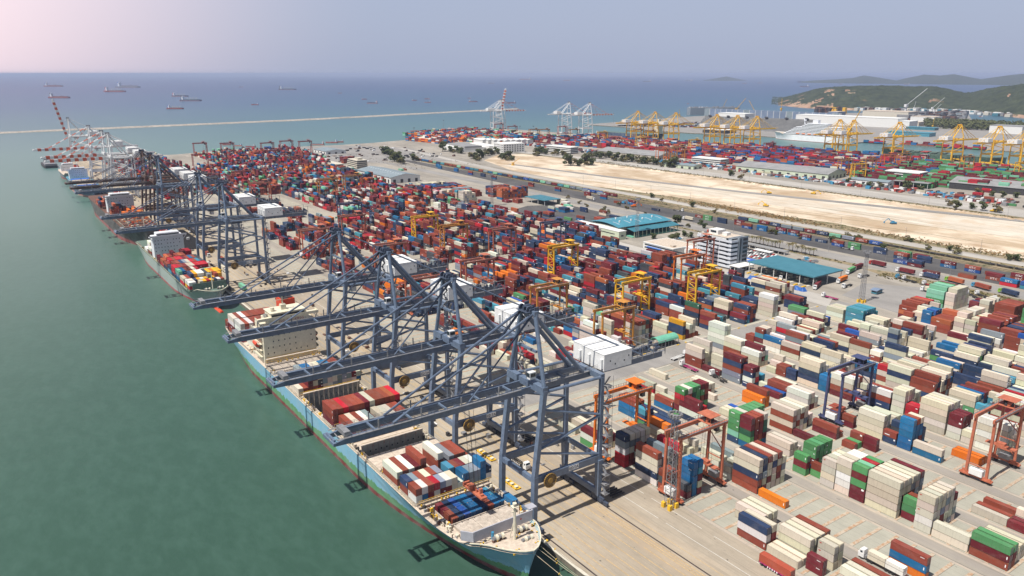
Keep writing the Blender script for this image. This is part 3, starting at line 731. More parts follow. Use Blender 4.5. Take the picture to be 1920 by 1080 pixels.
    for y0, y1, dz in ((-8.2, -1.2, 0), (-1.18, 4.2, .25), (4.22, 9.6, .5)):
        b.box(hx0, hx1, y0, y1, zs, zs+6.3+dz); b.box(hx0-.12, hx1+.12, y0-.04, y1+.02, zs+6.3+dz, zs+6.48+dz)
        b.box(hx0-.9, hx0, y0+.5, y0+1.5, zs+1, zs+4.6)
    b.mat("glass_dark")
    for X, z_ in ((36, 3.2), (38.5, 1.6), (45.2, 3.6), (43, 2.1)): b.box(X, X+.5, -8.27, -8.2, zs+z_, zs+z_+.6)
    part("machinery_house", b)
    b = M("house_white"); tx = 12.0
    b.box(tx-1.2, tx+1.6, -1.4, 1.4, gz-5.4, gz-2.7); b.mat("glass_dark"); b.box(tx-1.3, tx-1.2, -1.2, 1.2, gz-5.1, gz-3.4)
    b.mat(dark); b.box(tx-3, tx+5, -3, 3, gz-2.4, gz-1.6); part("operator_cab", b)
    if not simple:
        b = M("reel_ochre"); c = (6.0, -W_-1.5, 17.6); n_s = 44
        for i in range(n_s):
            t = 2*PI*i/n_s; b.mat("reel_ochre" if i % 2 else "steel_dark")
            b.beam((c[0]+.9*math.cos(t), c[1], c[2]+.9*math.sin(t)), (c[0]+2.7*math.cos(t), c[1], c[2]+2.7*math.sin(t)), .22, .5, up=(0, 1, 0))
        b.mat("reel_ochre")
        for rr in (1.0, 2.7):
            for i in range(24):
                t, u_ = 2*PI*i/24, 2*PI*(i+1)/24
                b.beam((c[0]+rr*math.cos(t), c[1]-.3, c[2]+rr*math.sin(t)), (c[0]+rr*math.cos(u_), c[1]-.3, c[2]+rr*math.sin(u_)), .18, .18)
        b.disc(c, (0, 1, 0), .95, 1.0, 14); part("cable_reel", b)
        b = M("sign_white"); sy_ = -W_-.72; b.box(15.3, 19.9, sy_-.06, sy_, 17.9, 19.7); so = part("number_board", b)
        me = text_mesh(sign or "EDTA", 1.75, "letter_dark"); to = bpy.data.objects.new("lettering", me); COL.objects.link(to); to.parent = so
        to.location = (17.6, sy_-.09, 18.75); to.rotation_euler = (PI/2, 0, 0)
    return r
g_blue = "blue-grey ship-to-shore cranes along the quay"
proto = sts("quay_crane", "crane_blue"); km = kidmap(proto)
for c in proto.children:
    if c.name.startswith("number_board"): reach_board = c
names = ["nearest blue-grey ship crane, standing over the bow of the light blue ship",
         "blue-grey ship crane second from the camera, boom over the blue ship's red container stack",
         "blue-grey ship crane third from the camera, boom just in front of the cream bridge",
         "blue-grey ship crane fourth from the camera, boom tip between the blue and pale green ships",
         "blue-grey ship crane over the pale green ship, nearer of the two beside it",
         "blue-grey ship crane beyond the pale green ship, boom over the black ship's bow",
         "blue-grey ship crane over the black ship's bridge, lowest of the three crowded boom tips",
         "rust-brown ship crane over the black ship, middle of the three crowded boom tips",
         "farthest rust-brown ship crane, next to the white cranes with striped booms"]
for i, y in enumerate((208, 263, 321, 379, 599, 666, 825, 862, 904)):
    if y > 850:
        if y == 862: prust = sts("quay_crane", "crane_rust"); kru = kidmap(prust)
        o = place(prust, kru, y == 862, (147.5, y, 0)); tag(o, names[i], "crane", "rust-brown ship-to-shore cranes"); continue
    o = place(proto, km, i == 0, (147.5, y, 0)); tag(o, names[i], "crane", g_blue)
# white cranes with red and white striped booms
pw_ = sts("quay_crane", "crane_white", "crane_red_band", "crane_white", dark="steel_grey", simple=True, BZ=51, AP=83, reach=70, bk=1.5); kmw = kidmap(pw_)
for i, (y, l) in enumerate(((1130, "nearest white quay crane with lowered red-striped boom"), (1182, "white quay crane with lowered striped boom, second of the white row"), (1308, "white quay crane whose lowered striped boom is highest in the white row"))):
    tag(place(pw_, kmw, i == 0, (147.5, y, 0)), l, "crane", "white quay cranes with striped booms")
pr_ = sts("quay_crane", "crane_white", "crane_red_band", "crane_white", dark="steel_grey", simple=True, raised=True, BZ=51, AP=83, reach=66, bk=1.6); kmr = kidmap(pr_)
tag(place(pr_, kmr, True, (147.5, 1560, 0)), "farthest white quay crane on the left with its red-striped boom raised high", "crane")
tag(place(pr_, kmr, False, (1308, 1930, 0), PI-0.16), "white quay crane across the yard with its red-striped boom raised", "crane")
# cranes of the far basin face +x: boom to the water side
def qpos(pxx, back=4):
    best = min(range(-300, 1960, 4), key=lambda y: abs(px(quayx(y)-back, y, 0)[0]-pxx)); return (quayx(best)-back, best, 0)
for i, (p_, l) in enumerate(((945, "right-hand white quay crane of the distant pair, boom lowered over open sea"), (1068, "distant white quay crane left of a matching white crane, boom to the right"), (1106, "distant white quay crane nearest the pier tip, boom to the right"))):
    tag(place(pw_, kmw, False, qpos(p_), PI-0.16), l, "crane", "distant white quay cranes")
py_ = sts("quay_crane", "crane_yellow_far", dark="crane_yellow_far", simple=True, BZ=38, AP=66, reach=50); kmy = kidmap(py_)
yl = [(1197, "distant yellow quay crane, leftmost of the yellow row"), (1230, "distant yellow quay crane, second in the yellow row"), (1268, "distant yellow quay crane, third in the yellow row"),
      (1344, "yellow quay crane left of two others before the grey sloping shed"), (1382, "yellow quay crane between two others before the grey sloping shed"), (1418, "yellow quay crane just right of its two neighbours before the sloping shed"),
      (1572, "yellow quay crane in front of the white cruise ship's stern half"), (1596, "yellow quay crane beside the cruise ship's stern"), (1683, "lone yellow quay crane in front of the blue-roofed quay shed"),
      (1793, "yellow quay crane beside the dark green ship's bow"), (1865, "large yellow quay crane second from the right edge"), (1922, "yellow quay crane cut by the right edge of the photo")]
for i, (p_, l) in enumerate(yl):
    tag(place(py_, kmy, i == 0, qpos(p_), PI-0.16), l, "crane", "yellow quay cranes of the far basin")

# ================================================================== YARD GANTRY CRANES (rubber tyred)
def rtg(name, mat, lattice=False, Hh=25.0, dark="steel_dark"):
    r = root(name); W_ = 24.2; D = 3.9
    for sx in (0, 1):
        for sy in (-1, 1):
            b = M(mat); X = sx*W_
            b.beam((X, sy*D, 2.0), (X, sy*(D-.4), Hh), 1.0, 0.85, up=(1, 0, 0)); b.obj("leg", r)
    for sx in (0, 1):
        b = M(mat)
        X = sx*W_
        b.beam((X, -D-1.8, 1.9), (X, D+1.8, 1.9), .9, 1.0)
        b.beam((X, -D, Hh*.42), (X, D, Hh*.42), .35, .35) if sx else None
        if lattice:
            k = 5
            for i in range(k):
                z0, z1 = 3+(Hh-5)*i/k, 3+(Hh-5)*(i+1)/k; s_ = 1 if i % 2 else -1
                b.beam((X, -s_*D, z0), (X, s_*D, z1), .3, .3); b.beam((X, -D, z1), (X, D, z1), .3, .3)
        else:
            b.beam((X, -D, Hh*.55), (X, D, Hh*.80), .3, .3) if sx else None
            b.beam((X, -D, 6.2), (X, D, 6.2), .4, .4); b.beam((X, -D+.3, 2), (X, -D+.3, Hh*.85), .3, .3)
        b.obj("leg_brace", r)
    for sy in (-1, 1):
        b = M(mat); yy = sy*(D-.4)
        b.beam((-1.3, yy, Hh), (W_+1.6, yy, Hh), .75, 1.5)
        b.mat("steel_grey" if not lattice else mat)
        for i in range(19): X = -1+i*1.42; b.beam((X, yy+sy*.7, Hh+.6), (X, yy+sy*.7, Hh+1.9), .1, .1)
        b.beam((-1, yy+sy*.7, Hh+1.9), (W_+1.2, yy+sy*.7, Hh+1.9), .09, .09); b.beam((-1, yy+sy*.55, Hh+.7), (W_+1.2, yy+sy*.55, Hh+.7), .6, .06)
        b.obj("top_girder", r)
    b = M("rubber")
    for sx in (0, 1):
        for sy in (-1, 1):
            for t in (-1.1, 1.1): b.disc((sx*W_, sy*(D+.2)+t, .78), (1, 0, 0), .78, .7, 12)
    b.obj("tyres", r)
    for sx in (0, 1):
        b = M(mat); b.box(sx*W_-.35, sx*W_+.35, -D-1, D+1, 1.3, 1.75)
        for sy in (-1, 1): b.box(sx*W_-.75, sx*W_+.75, sy*(D+.2)-2.2, sy*(D+.2)+2.2, 1.25, 1.9)
        for i in range(9): X = sx*W_+rnd.uniform(-.9, .9); yy = rnd.uniform(-5.4, 5.4); b.box(X-.3, X+.3, yy, yy+rnd.uniform(.3, .9), 1.6, rnd.uniform(2.2, 3.4)) if abs(X-sx*W_) < .75 else None
        b.obj("bogie_frame", r)
    b = M("house_white" if not lattice else mat); b.box(-1.3, 1.1, -2.6, 2.4, 2.4, 5.0); b.obj("engine_house", r); b = M("steel_grey"); b.box(W_-1.0, W_+1.3, -2.1, 2.0, 2.4, 4.4); b.obj("transformer_box", r)
    tx = W_*.78
    t = M(dark)
    for i in range(12): X = tx+rnd.uniform(-2.4, 2); yy = rnd.uniform(-2.5, 2.2); t.box(X, X+rnd.uniform(.4, 1.4), yy, yy+rnd.uniform(.4, 1.2), Hh+.9, Hh+rnd.uniform(1.4, 2.9))
    t.mat(mat); t.box(tx-2.8, tx+2.8, -3.6, 3.6, Hh+.76, Hh+.95); t.disc((tx-.9, -.6, Hh+1.9), (1, 0, 0), .8, 2.0, 10)
    for q in ((-2.4, -3.0), (2.4, -3.0), (-2.4, 3.0), (2.4, 3.0)): t.beam((tx+q[0], q[1], Hh+.9), (tx+q[0], q[1], Hh+3.6), .12, .12)
    to = t.obj("trolley", r)
    b = M(mat); b.box(tx-2.9, tx+2.9, -3.5, 3.5, Hh+3.6, Hh+3.78); b.obj("trolley_roof", to)
    b = M(dark); b.box(tx+1.6, tx+3.4, -2.9, -1.3, Hh-3.2, Hh-.9); b.mat("glass_dark"); b.box(tx+1.7, tx+3.3, -2.96, -2.9, Hh-2.9, Hh-1.3); b.obj("operator_cab", r)
    b = M(mat); sz = 9.5 if not lattice else 13
    b.box(tx-1.2, tx+1.2, -5.8, 5.8, sz, sz+.45); b.box(tx-1.1, tx+1.1, -1.6, 1.6, sz+.45, sz+1.6)
    b.mat("steel_dark")
    for q in ((-.9, -2.2), (.9, -2.2), (-.9, 2.2), (.9, 2.2)): b.beam((tx+q[0], q[1], sz+.8), (tx+q[0]*.8, q[1]*.7, Hh+.3), .07, .07)
    b.obj("spreader", r)
    b = M(mat)
    for z0 in range(3, int(Hh)-2, 3): b.beam((W_+1.1, -D+.5, z0), (W_+1.1, -D+2.2, z0+3) if (z0//3) % 2 else (W_+1.1, -D+.5, z0+3), .5, .1)
    b.obj("ladder", r)
    return r
RT = {}
def rtgcol(mat, lattice=False, Hh=25.0):
    key = (mat, lattice, Hh)
    first = key not in RT
    if first:
        p = rtg("yard_gantry_crane", mat, lattice, Hh); RT[key] = (p, kidmap(p))
    return RT[key][0], RT[key][1], first
RL = [("gantry_salmon", 0, 183, 27, 0, "salmon-red yard gantry crane beside the lattice mast on the quay apron"),
 ("gantry_orange", 0, 224, 27, 0, "bright orange yard gantry crane behind the nearest ship crane"),
 ("gantry_navy", 4, 188, 25, 0, "navy blue yard gantry crane standing in the field of cream containers"),
 ("gantry_salmon", 4, 123, 27, 0, "salmon-red yard gantry crane at the right edge of the photo"),
 ("crane_yellow", 5, 365, 25, 1, "yellow lattice-legged yard gantry crane left of the mint arched shelter's road"),
 ("crane_yellow", 7, 352, 25, 1, "yellow yard gantry crane next to the blue tarpaulin-covered containers"),
 ("crane_yellow", 6, 475, 25, 1, "yellow yard gantry crane in mid yard between red-brown stacks"),
 ("gantry_orange", 8, 392, 25, 0, "tall orange yard gantry crane in front of the low offices"),
 ("gantry_salmon", 9.9, 428, 25, 0, "salmon-red yard gantry crane in front of the white office block"),
 ("gantry_amber", 3, 385, 25, 0, "amber yard gantry crane behind the third ship crane's machinery house"),
 ("gantry_amber", 3, 322, 25, 0, "amber yard gantry crane just left of the mint arched shelter"),
 ("gantry_salmon", 3, 472, 25, 0, "salmon-red yard gantry crane behind the second ship crane's mast"),
 ("gantry_salmon", 6, 562, 25, 0, "salmon-red yard gantry crane near the red column of containers"),
 ("gantry_navy", 8, 560, 25, 0, "navy blue yard gantry crane at the edge of the dark storage asphalt"),
 ("gantry_amber", 5, 600, 25, 1, "amber yard gantry crane half hidden in front of a yellow one"),
 ("crane_yellow", 5, 655, 25, 1, "farther yellow yard gantry crane among blue and red stacks"),
 ("gantry_salmon", 2, 560, 25, 0, "brick-red yard gantry crane in front of the tall orange stack"),
 ("gantry_salmon", 3, 700, 25, 0, "salmon-red yard gantry crane over the second mint arched shelter"),
 ("gantry_salmon", 1, 655, 25, 0, "salmon-red yard gantry crane behind the second group of ship cranes"),
 ("gantry_salmon", 1, 452, 25, 0, "salmon-red yard gantry crane seen under the third ship crane's girders"),
 ("gantry_navy", 4, 770, 25, 0, "navy blue yard gantry crane above the second mint arched shelter"),
 ("gantry_amber", 6, 970, 25, 0, "amber yard gantry crane, left of two before the grey warehouse"),
 ("gantry_amber", 7.5, 985, 25, 0, "amber yard gantry crane, right of two before the grey warehouse"),
 ("gantry_salmon", 3, 985, 25, 0, "red gantry crane behind the row of maroon and navy stacks"),
 ("gantry_red", 3.6, 1120, 25, 0, "red yard gantry crane at the far end of the apron, nearest of the red group"),
 ("gantry_red", 4, 1400, 25, 0, "red yard gantry crane over the distant amber container stack"),
 ("gantry_red", 6, 1630, 25, 0, "red yard gantry crane at the water's edge, leftmost of the skyline ones"),
 ("gantry_red", 7.6, 1600, 25, 0, "red yard gantry crane on the skyline, second from the left"),
 ("gantry_red", 10, 1560, 25, 0, "red yard gantry crane on the skyline, third from the left"),
 ("gantry_red", 11.4, 1560, 27, 0, "tall red yard gantry crane on the skyline beside moored tugs"),
 ("gantry_red", 12.4, 1530, 27, 0, "rightmost tall red yard gantry crane on the skyline"),
 ("gantry_red", 8.6, 1400, 25, 0, "red yard gantry crane among far stacks, lower one of two in line"),
 ("gantry_red", 8.2, 1270, 25, 0, "red yard gantry crane among far stacks in front of the skyline ones")]
for mat, k, y, hh, lat, l in RL:
    p, kmp, first = rtgcol(mat, bool(lat), float(hh))
    tag(place(p, kmp, first, (202.0+27.9*k, y, 0)), l, "yard crane", "gantry cranes straddling the container blocks")
# far terminal gantries
FR = [(905, 262, "gantry_red"), (935, 250, "gantry_red"), (960, 255, "gantry_red"), (868, 258, "gantry_red"), (1000, 262, "gantry_amber"), (1020, 262, "gantry_amber"), (1053, 256, "gantry_red"), (1075, 262, "gantry_amber"), (1128, 268, "crane_yellow_far"), (1195, 262, "gantry_amber"), (1218, 265, "gantry_amber"),
      (1200, 280, "crane_yellow_far"), (1240, 305, "gantry_orange"), (1255, 303, "gantry_amber"), (1270, 300, "gantry_amber"), (1300, 285, "crane_yellow_far"), (1440, 292, "gantry_red"), (1475, 300, "gantry_red"), (1580, 330, "gantry_amber"), (1605, 338, "crane_yellow_far"), (1625, 328, "gantry_amber"), (1660, 318, "gantry_orange"), (1690, 315, "gantry_amber"), (1808, 322, "gantry_amber"), (1910, 335, "crane_yellow_far")]
for i, (x, y, mat) in enumerate(FR):
    p, kmp, first = rtgcol(mat, "yellow" in mat, 25.0)
    X, Y = G(x, y)
    cn = {"gantry_red": "red", "gantry_amber": "amber", "gantry_orange": "orange", "crane_yellow_far": "yellow"}[mat]
    j = sum(1 for q in FR[:i] if q[2] == mat)
    tag(place(p, kmp, first, (X-12, Y, 0), -0.16), "distant %s yard gantry crane, %s %s one from the left in the far terminal" % (cn, nth(sum(1 for q in FR if q[2] == mat and q[0] < x)), cn), "yard crane", "gantry cranes of the far terminal")
# ================================================================== CONTAINERS
PAL = {  # photographed colours turned into surface colours: (r,g,b), word
 'c': ((0.585, 0.53, 0.425), "cream"), 'w': ((0.68, 0.66, 0.61), "white"), 'b': ((0.255, 0.058, 0.036), "red-brown"), 'm': ((0.150, 0.020, 0.028), "maroon"),
 'r': ((0.44, 0.018, 0.032), "bright red"), 'o': ((0.66, 0.165, 0.014), "orange"), 'n': ((0.026, 0.048, 0.108), "navy"), 'u': ((0.016, 0.130, 0.300), "blue"),
 't': ((0.060, 0.250, 0.340), "turquoise blue"), 'g': ((0.085, 0.270, 0.105), "green"), 'i': ((0.200, 0.480, 0.330), "mint green"), 'y': ((0.215, 0.250, 0.285), "grey"),
 'a': ((0.68, 0.345, 0.020), "amber"), 'k': ((0.060, 0.068, 0.078), "dark grey"), 'd': ((0.035, 0.115, 0.075), "dark green"), 'v': ((0.020, 0.085, 0.320), "royal blue"), 'e': ((0.40, 0.105, 0.045), "rust red")}
PITCHX, SLOT, HH = 2.92, 6.35, 2.9
CS = []          # dicts of all containers
def addc(x, y, z, L, c, src, **kw):
    d = dict(x=x, y=y, z=z, L=L, c=c, src=src, top=False, left=False, end=False, oth=False, ang=0.0); d.update(kw); CS.append(d); return d
# --- yard stacks on the block lattice. H[(k,row,half-slot)] = number of tiers
stacks = []      # (k,row,j(float),len,colors)
MAN = set()
def st(k, j, ln, rows, *cols):
    """rows like (0,3) inclusive; cols: one string bottom->top for all, or one per row"""
    r0, r1 = rows if isinstance(rows, tuple) else (rows, rows)
    for i, r in enumerate(range(r0, r1+1)):
        s = cols[min(i, len(cols)-1)]
        if s: stacks.append((k, r, j, ln, s))
    for q in range(int(math.floor(j+.3)), int(math.ceil(j+ln-.3))): 
        for r in range(6): MAN.add((k, q))
def empty(k, j0, j1):
    for q in range(j0, j1): MAN.add((k, q))
# block 0 (beside the apron)
st(0, 15.4, 1, (0, 4), "rrwyn", "mbcyc", "mcryc", "kkmcc", "rgmcc"); st(0, 12.5, 2, (0, 4), "wnccb", "cccy", "ccycy", "cccm", "cbccr")
st(0, 11.4, 1, (0, 1), "bkb", "kbb"); st(0, 10.4, 1, (2, 3), "uuuuu", "mcmtu"); st(0, 10.4, 1, 1, "mk")
empty(0, 6, 10); st(0, 4.3, 2, (0, 1), "bwn", "bmc"); st(0, 5.6, 2, (3, 5), "cc", "cc", "cc"); empty(0, 1, 4)
st(0, 2.3, 2, (0, 5), "c", "c", "ccc", "ccc", "ccc", "ccb"); st(0, 1.2, 1, (0, 5), "", "mm", "", "ccc", "ccc", ""); st(0, -1.4, 2, (2, 4), "cc", "cc", "cb"); empty(0, -6, 1)
# block 1
st(1, 8.33, 2, (0, 5), "bbncc", "mcynn", "cmccb", "cccnc", "cmbcb", "ccyc"); st(1, 6.3, 2, 0, "o"); empty(1, -2, 8); st(1, -2, 2, 0, "oub"); empty(1, -6, -2)
st(1, 10.4, 1, (0, 2), "wc", "c", "cc"); st(1, 12.1, 2, (3, 5), "c", "", "y"); st(1, 14.2, 2, (1, 2), "c", "cc"); st(1, 16.3, 2, (0, 3), "cc", "ooo", "oon", "umn"); st(1, 19, 1, (2, 4), "gnt", "inn", "ic")
st(1, 18.4, 2, 5, "nn"); st(1, 20.4, 2, (3, 5), "uub", "cub", "ci"); empty(1, 22, 28)
# block 2
st(2, -4, 2, 0, "bmg"); st(2, -4, 2, 1, "bmg"); st(2, -3.9, 2, (2, 4), "cc", "cc", "cc"); st(2, -2, 2, (0, 3), "cc", "", "c", ""); st(2, -3.95, 2, 5, "")
st(2, 0, 1, (0, 5), "wwccc", "ccccc", "cmycc", "cccyc", "yccc c".replace(" ", ""), "cycm"); st(2, 1, 1, (1, 2), "mgg", "cgb"); empty(2, 1, 2)
st(2, 2, 2, (0, 5), "ccccc", "cyccc", "cmccc", "cmmyc", "cyycc", "mmyym"); st(2, 4, 1, (0, 5), "mmgmg", "ccmci", "cmgcr", "ccgmg", "", "cm"); st(2, 5, 1, (0, 3), "cwwcc", "cwccc", "ccwcw", "cccww")
st(2, 6, 1, (0, 5), "cccc", "cwcc", "cccw", "cccc", "cc", "cw"); st(2, 7, 1, 1, "gb"); empty(2, 7, 8); st(2, 8, 1, (0, 5), "gmg", "", "nmgg", "mggg", "gmgg", "bggg")
st(2, 10.2, 2, (3, 5), "cc", "cc", "c"); empty(2, 9, 12)
st(2, 12.4, 1, (0, 3), "ugdmm", "bmmbb", "dbmmb", "umddc"); st(2, 13.4, 1, (0, 5), "niggg", "cggdw", "gmggg", "uggdg", "ggdgg", "ddgmg")
st(2, 14.4, 2, (2, 5), "cc", "ccc", "ccc", "ccv"); st(2, 15.4, 2, 0, "cc"); st(2, 17.0, 2, (0, 1), "nwmm", "cwr"); st(2, 18.5, 1, (0, 5), "gmbrg", "ggdbw", "rggdg", "gdggg", "mdbgm", "mgmbm")
st(2, 19.6, 2, (0, 2), "ub", "cc", "i"); st(2, 21.8, 1, (1, 3), "c", "", "cc"); st(2, 23, 2, (3, 4), "rc", "y"); empty(2, 25, 28)
# block 3
st(3, -2.05, 2, (0, 3), "c", "b", "", "b"); st(3, -4, 2, (0, 2), "m", "m", "cc"); st(3, -6, 2, (0, 3), "m", "bb", "b", "m"); empty(3, 0, 10)
st(3, 9.9, 2, (4, 5), "mb", "b"); st(3, 8.2, 1, (3, 5), "b", "g", "bb"); st(3, 7.2, 1, 5, "mm"); st(3, 10.2, 2, 0, "m"); st(3, 12.2, 2, (0, 3), "bcbc", "cbcc", "ccbc", "cycc"); st(3, 12.4, 1, (4, 5), "m", "cc")
st(3, 14.4, 1, 5, "mg"); st(3, 16.2, 2, (4, 5), "oo", "oob"); empty(3, 14, 19); st(3, 19.3, 1, (0, 1), "c", ""); st(3, 20.4, 2, (1, 2), "rc", "cc"); st(3, 22.2, 1, 4, "c"); st(3, 24.6, 2, 0, "c"); empty(3, 21, 28)
# block 4
st(4, -6, 2, (0, 5), "rmc", "rmcc", "mbcc", "ccc", "ccc", "cc"); st(4, 2.2, 2, (4, 5), "o", "o"); empty(4, -3, 3)
st(4, 3.9, 2, 0, "uc"); st(4, 5.95, 1, (0, 3), "uuuuu", "nuuub", "umuuc", "unn"); st(4, 7, 1, (0, 3), "nb", "", "ykn", "k"); st(4, 8.0, 2, (0, 4), "cccc", "cccc", "", "ccc", "ccc"); st(4, 10.2, 2, (0, 1), "mb", ""); st(4, 12.2, 1, (2, 4), "c", "b", "b")
st(4, 14, 2, (0, 2), "mww", "mcc", "cw"); st(4, 16.5, 2, (0, 4), "m", "v", "mb", "cb", "cc"); st(4, 18.4, 1, 2, "c"); st(4, 19.2, 1, (0, 1), "nwnm", "nrcm"); st(4, 19.3, 1, 3, "tt"); st(4, 20.4, 2, (0, 1), "yybnm", "kmcnb"); st(4, 20.4, 2, 3, "bb")
st(4, 22.6, 2, 0, "m"); st(4, 22.4, 2, 2, "ccc"); st(4, 24.6, 2, (0, 2), "bbcc", "ccc", "ycccc"); empty(4, 26, 28)
# block 5
st(5, 1.9, 2, (0, 3), "wcwcw", "ccccw", "cccw", "yccc"); st(5, 3.8, 1, (0, 1), "cc", "cw"); st(5, 4.8, 1, (0, 3), "wwmm", "cwmm", "cymm", "m"); st(5, 5.9, 2, (0, 5), "ccccc", "ccccc", "cyccc", "ccycc", "cccc", "cc"); st(5, 7.9, 1, (0, 2), "crr", "mrr", "n")
st(5, 8.95, 1, (0, 4), "ccccc", "ycccc", "ycccc", "cycc", "cycc"); st(5, 10.05, 2, (0, 2), "nnbw", "nvbb", "nbb"); st(5, 12.1, 1, (0, 4), "", "rc", "ccc", "cc", "n"); st(5, 13.1, 2, (0, 3), "mbcw", "cccw", "ccbb", "cc"); st(5, 15.1, 1, (0, 4), "uuu", "utu", "ccc", "cc", "m")
st(5, 16.1, 2, (0, 3), "cnncc", "mkccc", "ccbc", "cm"); st(5, 18.2, 1, (0, 1), "nn", "n"); st(5, 19.2, 1, (0, 2), "bb", "bb", "cc"); st(5, 20.2, 1, (0, 2), "c", "cc", "ccc"); st(5, 22.0, 2, (0, 2), "ccw", "cmcm", "ciw"); st(5, 24.0, 2, (0, 3), "bbcc", "bccw", "ccv", "mc"); st(5, 25.9, 2, (0, 2), "wywwww", "wwwwcw", "cyc")
# block B first rows across the road
st(4, 32.4, 2, (0, 3), "ccccb", "ccycb", "cycbk", "kmkmb"); st(4, 34.5, 2, (0, 1), "mmmme", "mmbbe"); st(4, 36.6, 1, (0, 1), "mcamc", "cc"); st(4, 37.6, 1, 0, "wcbi"); st(4, 38.7, 2, (0, 2), "mcccc", "yccck", "ccck"); empty(4, 31, 33)
st(5, 30.9, 2, (0, 4), "annna"[0:1]+"nna", "mm", "bcc", "bccc", "b"); st(5, 33, 2, (0, 2), "cc", "", "cc"); st(5, 35, 2, (0, 2), "mo", "oon", "onn"); st(5, 37, 1, (0, 2), "cck", "cr", "mr")
st(6, 30.8, 2, (0, 3), "nbmb", "nbb", "ktt", "yyk"); st(6, 32.9, 2, (0, 3), "kknbd", "nkbb", "mmm", "bd"); st(6, 35, 2, (0, 2), "bbw", "mmn", "nb")
st(7, 30.6, 2, (0, 3), "nm", "tubn", "mbbb", "nbnb"); st(7, 32.8, 2, (0, 2), "kmcc", "nccc", "mcn"); st(8, 30.5, 2, (0, 3), "ccccw", "wcccw", "cb", "b"); st(8, 32.6, 2, (0, 4), "cnn", "nbn", "nnn", "cc", "w"); st(9, 30.4, 2, (0, 3), "nnm", "nnb", "bnn", "b")
st(8, 26.8, 2, (0, 2), "rgyg", "ggyg", "t"); st(8, 24.6, 2, (0, 2), "cmmc", "nnc", "cnv")
st(9, 25.2, 2, (0, 5), "cwc", "ccc", "cbc", "ccc", "cc", "r"); st(9, 23, 2, (0, 5), "tttt", "tttt", "tttt", "tttt", "tttt", "ttt"); st(9, 20.8, 2, (0, 4), "cwc", "mcc", "ccc", "cb", "c")
WT = {  # colour mixes per part of the yard
 'near': "ccccccccccwwwbbbbmmmunnnyrgtvc", 'mid': "bbbbbbbmmmmmmmmnnnnnnnneoturcrcykwcmbnk", 'far': "bbbbbbmmmmmmmeennnnnuttorrcwwiygkmbn", 'vfar': "mmmmmmmbbbbbrrunnnutvcwwioyrekmb"}
def wt(k, y):
    if y < 284: return 'near'
    if y < 330 or (k < 5 and y < 420): return 'near' if rnd.random() < .5 else 'mid'
    return 'mid' if y < 780 else ('far' if y < 1150 else 'vfar')
def fill(k, j0, j1, mean, dens, wtf):
    j = j0
    while j < j1:
        ln = 2 if rnd.random() < .72 else 1
        if any((k, q) in MAN for q in range(int(j), int(j)+ln)): j += 1; continue
        if rnd.random() > dens: j += ln; continue
        y = 113.2+SLOT*j; base = max(1, min(5, rnd.gauss(mean, 1.1)))
        W_ = WT[wtf(k, y)]; dom = rnd.choice(W_)
        if dom in 'rgv' and y < 560: dom = 'c' if y < 300 else 'b'
        for r in range(6):
            h = int(round(base+rnd.gauss(0, .9)))
            if rnd.random() < .10: h = 0
            h = max(0, min(5, h))
            if not h: continue
            s = ""
            for t in range(h): s += dom if rnd.random() < .38 else rnd.choice(W_)
            stacks.append((k, r, j+rnd.uniform(-.03, .03), ln, s))
        j += ln
        if rnd.random() < .05: j += 1
def jy(y): return int(round((y-113.2)/SLOT))
for k in (0, 1, 2, 3): fill(k, -6, 26, 2.0, .30, wt)
for k in range(4, 10): fill(k, -6, 27, 3.2, .93, wt)
fill(10, jy(95), jy(185), 3.2, .9, wt)
for k in range(1, 10): fill(k, jy(308), jy(544), 2.9 if k > 2 else 2.3, .90 if k > 3 else (.72 if k > 1 else .5), wt)
for k in range(1, 11): fill(k, jy(566), jy(784), 3.0 if k > 2 else 2.6, .92 if k > 2 else .6, wt)
for k in range(2, 4): fill(k, jy(815), jy(1040), 2.5, .30, wt)
for k in range(5, 11): fill(k, jy(815), jy(1046), 2.9, .93, wt)
for k in range(4, 11): fill(k, jy(1060), jy(1390), 2.7, .93, wt)
for k in range(6, 13): fill(k, jy(1402), jy(1640), 2.6, .9, wt)
for k in range(0, 4): fill(k, jy(1080), jy(1640), 2.8, .45 if k else .7, wt)
fill(11, jy(1310), jy(1400), 2.4, .9, wt)
H = {}
for k, r, j, ln, s in stacks:
    a = int(round(j*2)); 
    for q in range(a, a+ln*2): H[(k, r, q)] = max(H.get((k, r, q), 0), len(s))
for k, r, j, ln, s in stacks:
    a = int(round(j*2)); x = 204+27.9*k+r*PITCHX; y = 113.2+SLOT*j; L = 12.19 if ln == 2 else 6.06
    for t, c in enumerate(s):
        top = t == len(s)-1
        left = min(H.get((k, r-1, q), 0) for q in range(a, a+ln*2)) <= t
        right = min(H.get((k, r+1, q), 0) for q in range(a, a+ln*2)) <= t
        end = H.get((k, r, a-1), 0) <= t; end2 = H.get((k, r, a+ln*2), 0) <= t
        if not (top or left or right or end or end2): continue
        addc(x+rnd.uniform(-.06, .06), y+rnd.uniform(-.08, .08), 0.05+t*HH, L, c, 'yard', top=top, left=left, end=end, oth=right, k=k, row=r, tier=t, n=len(s), slot=j)
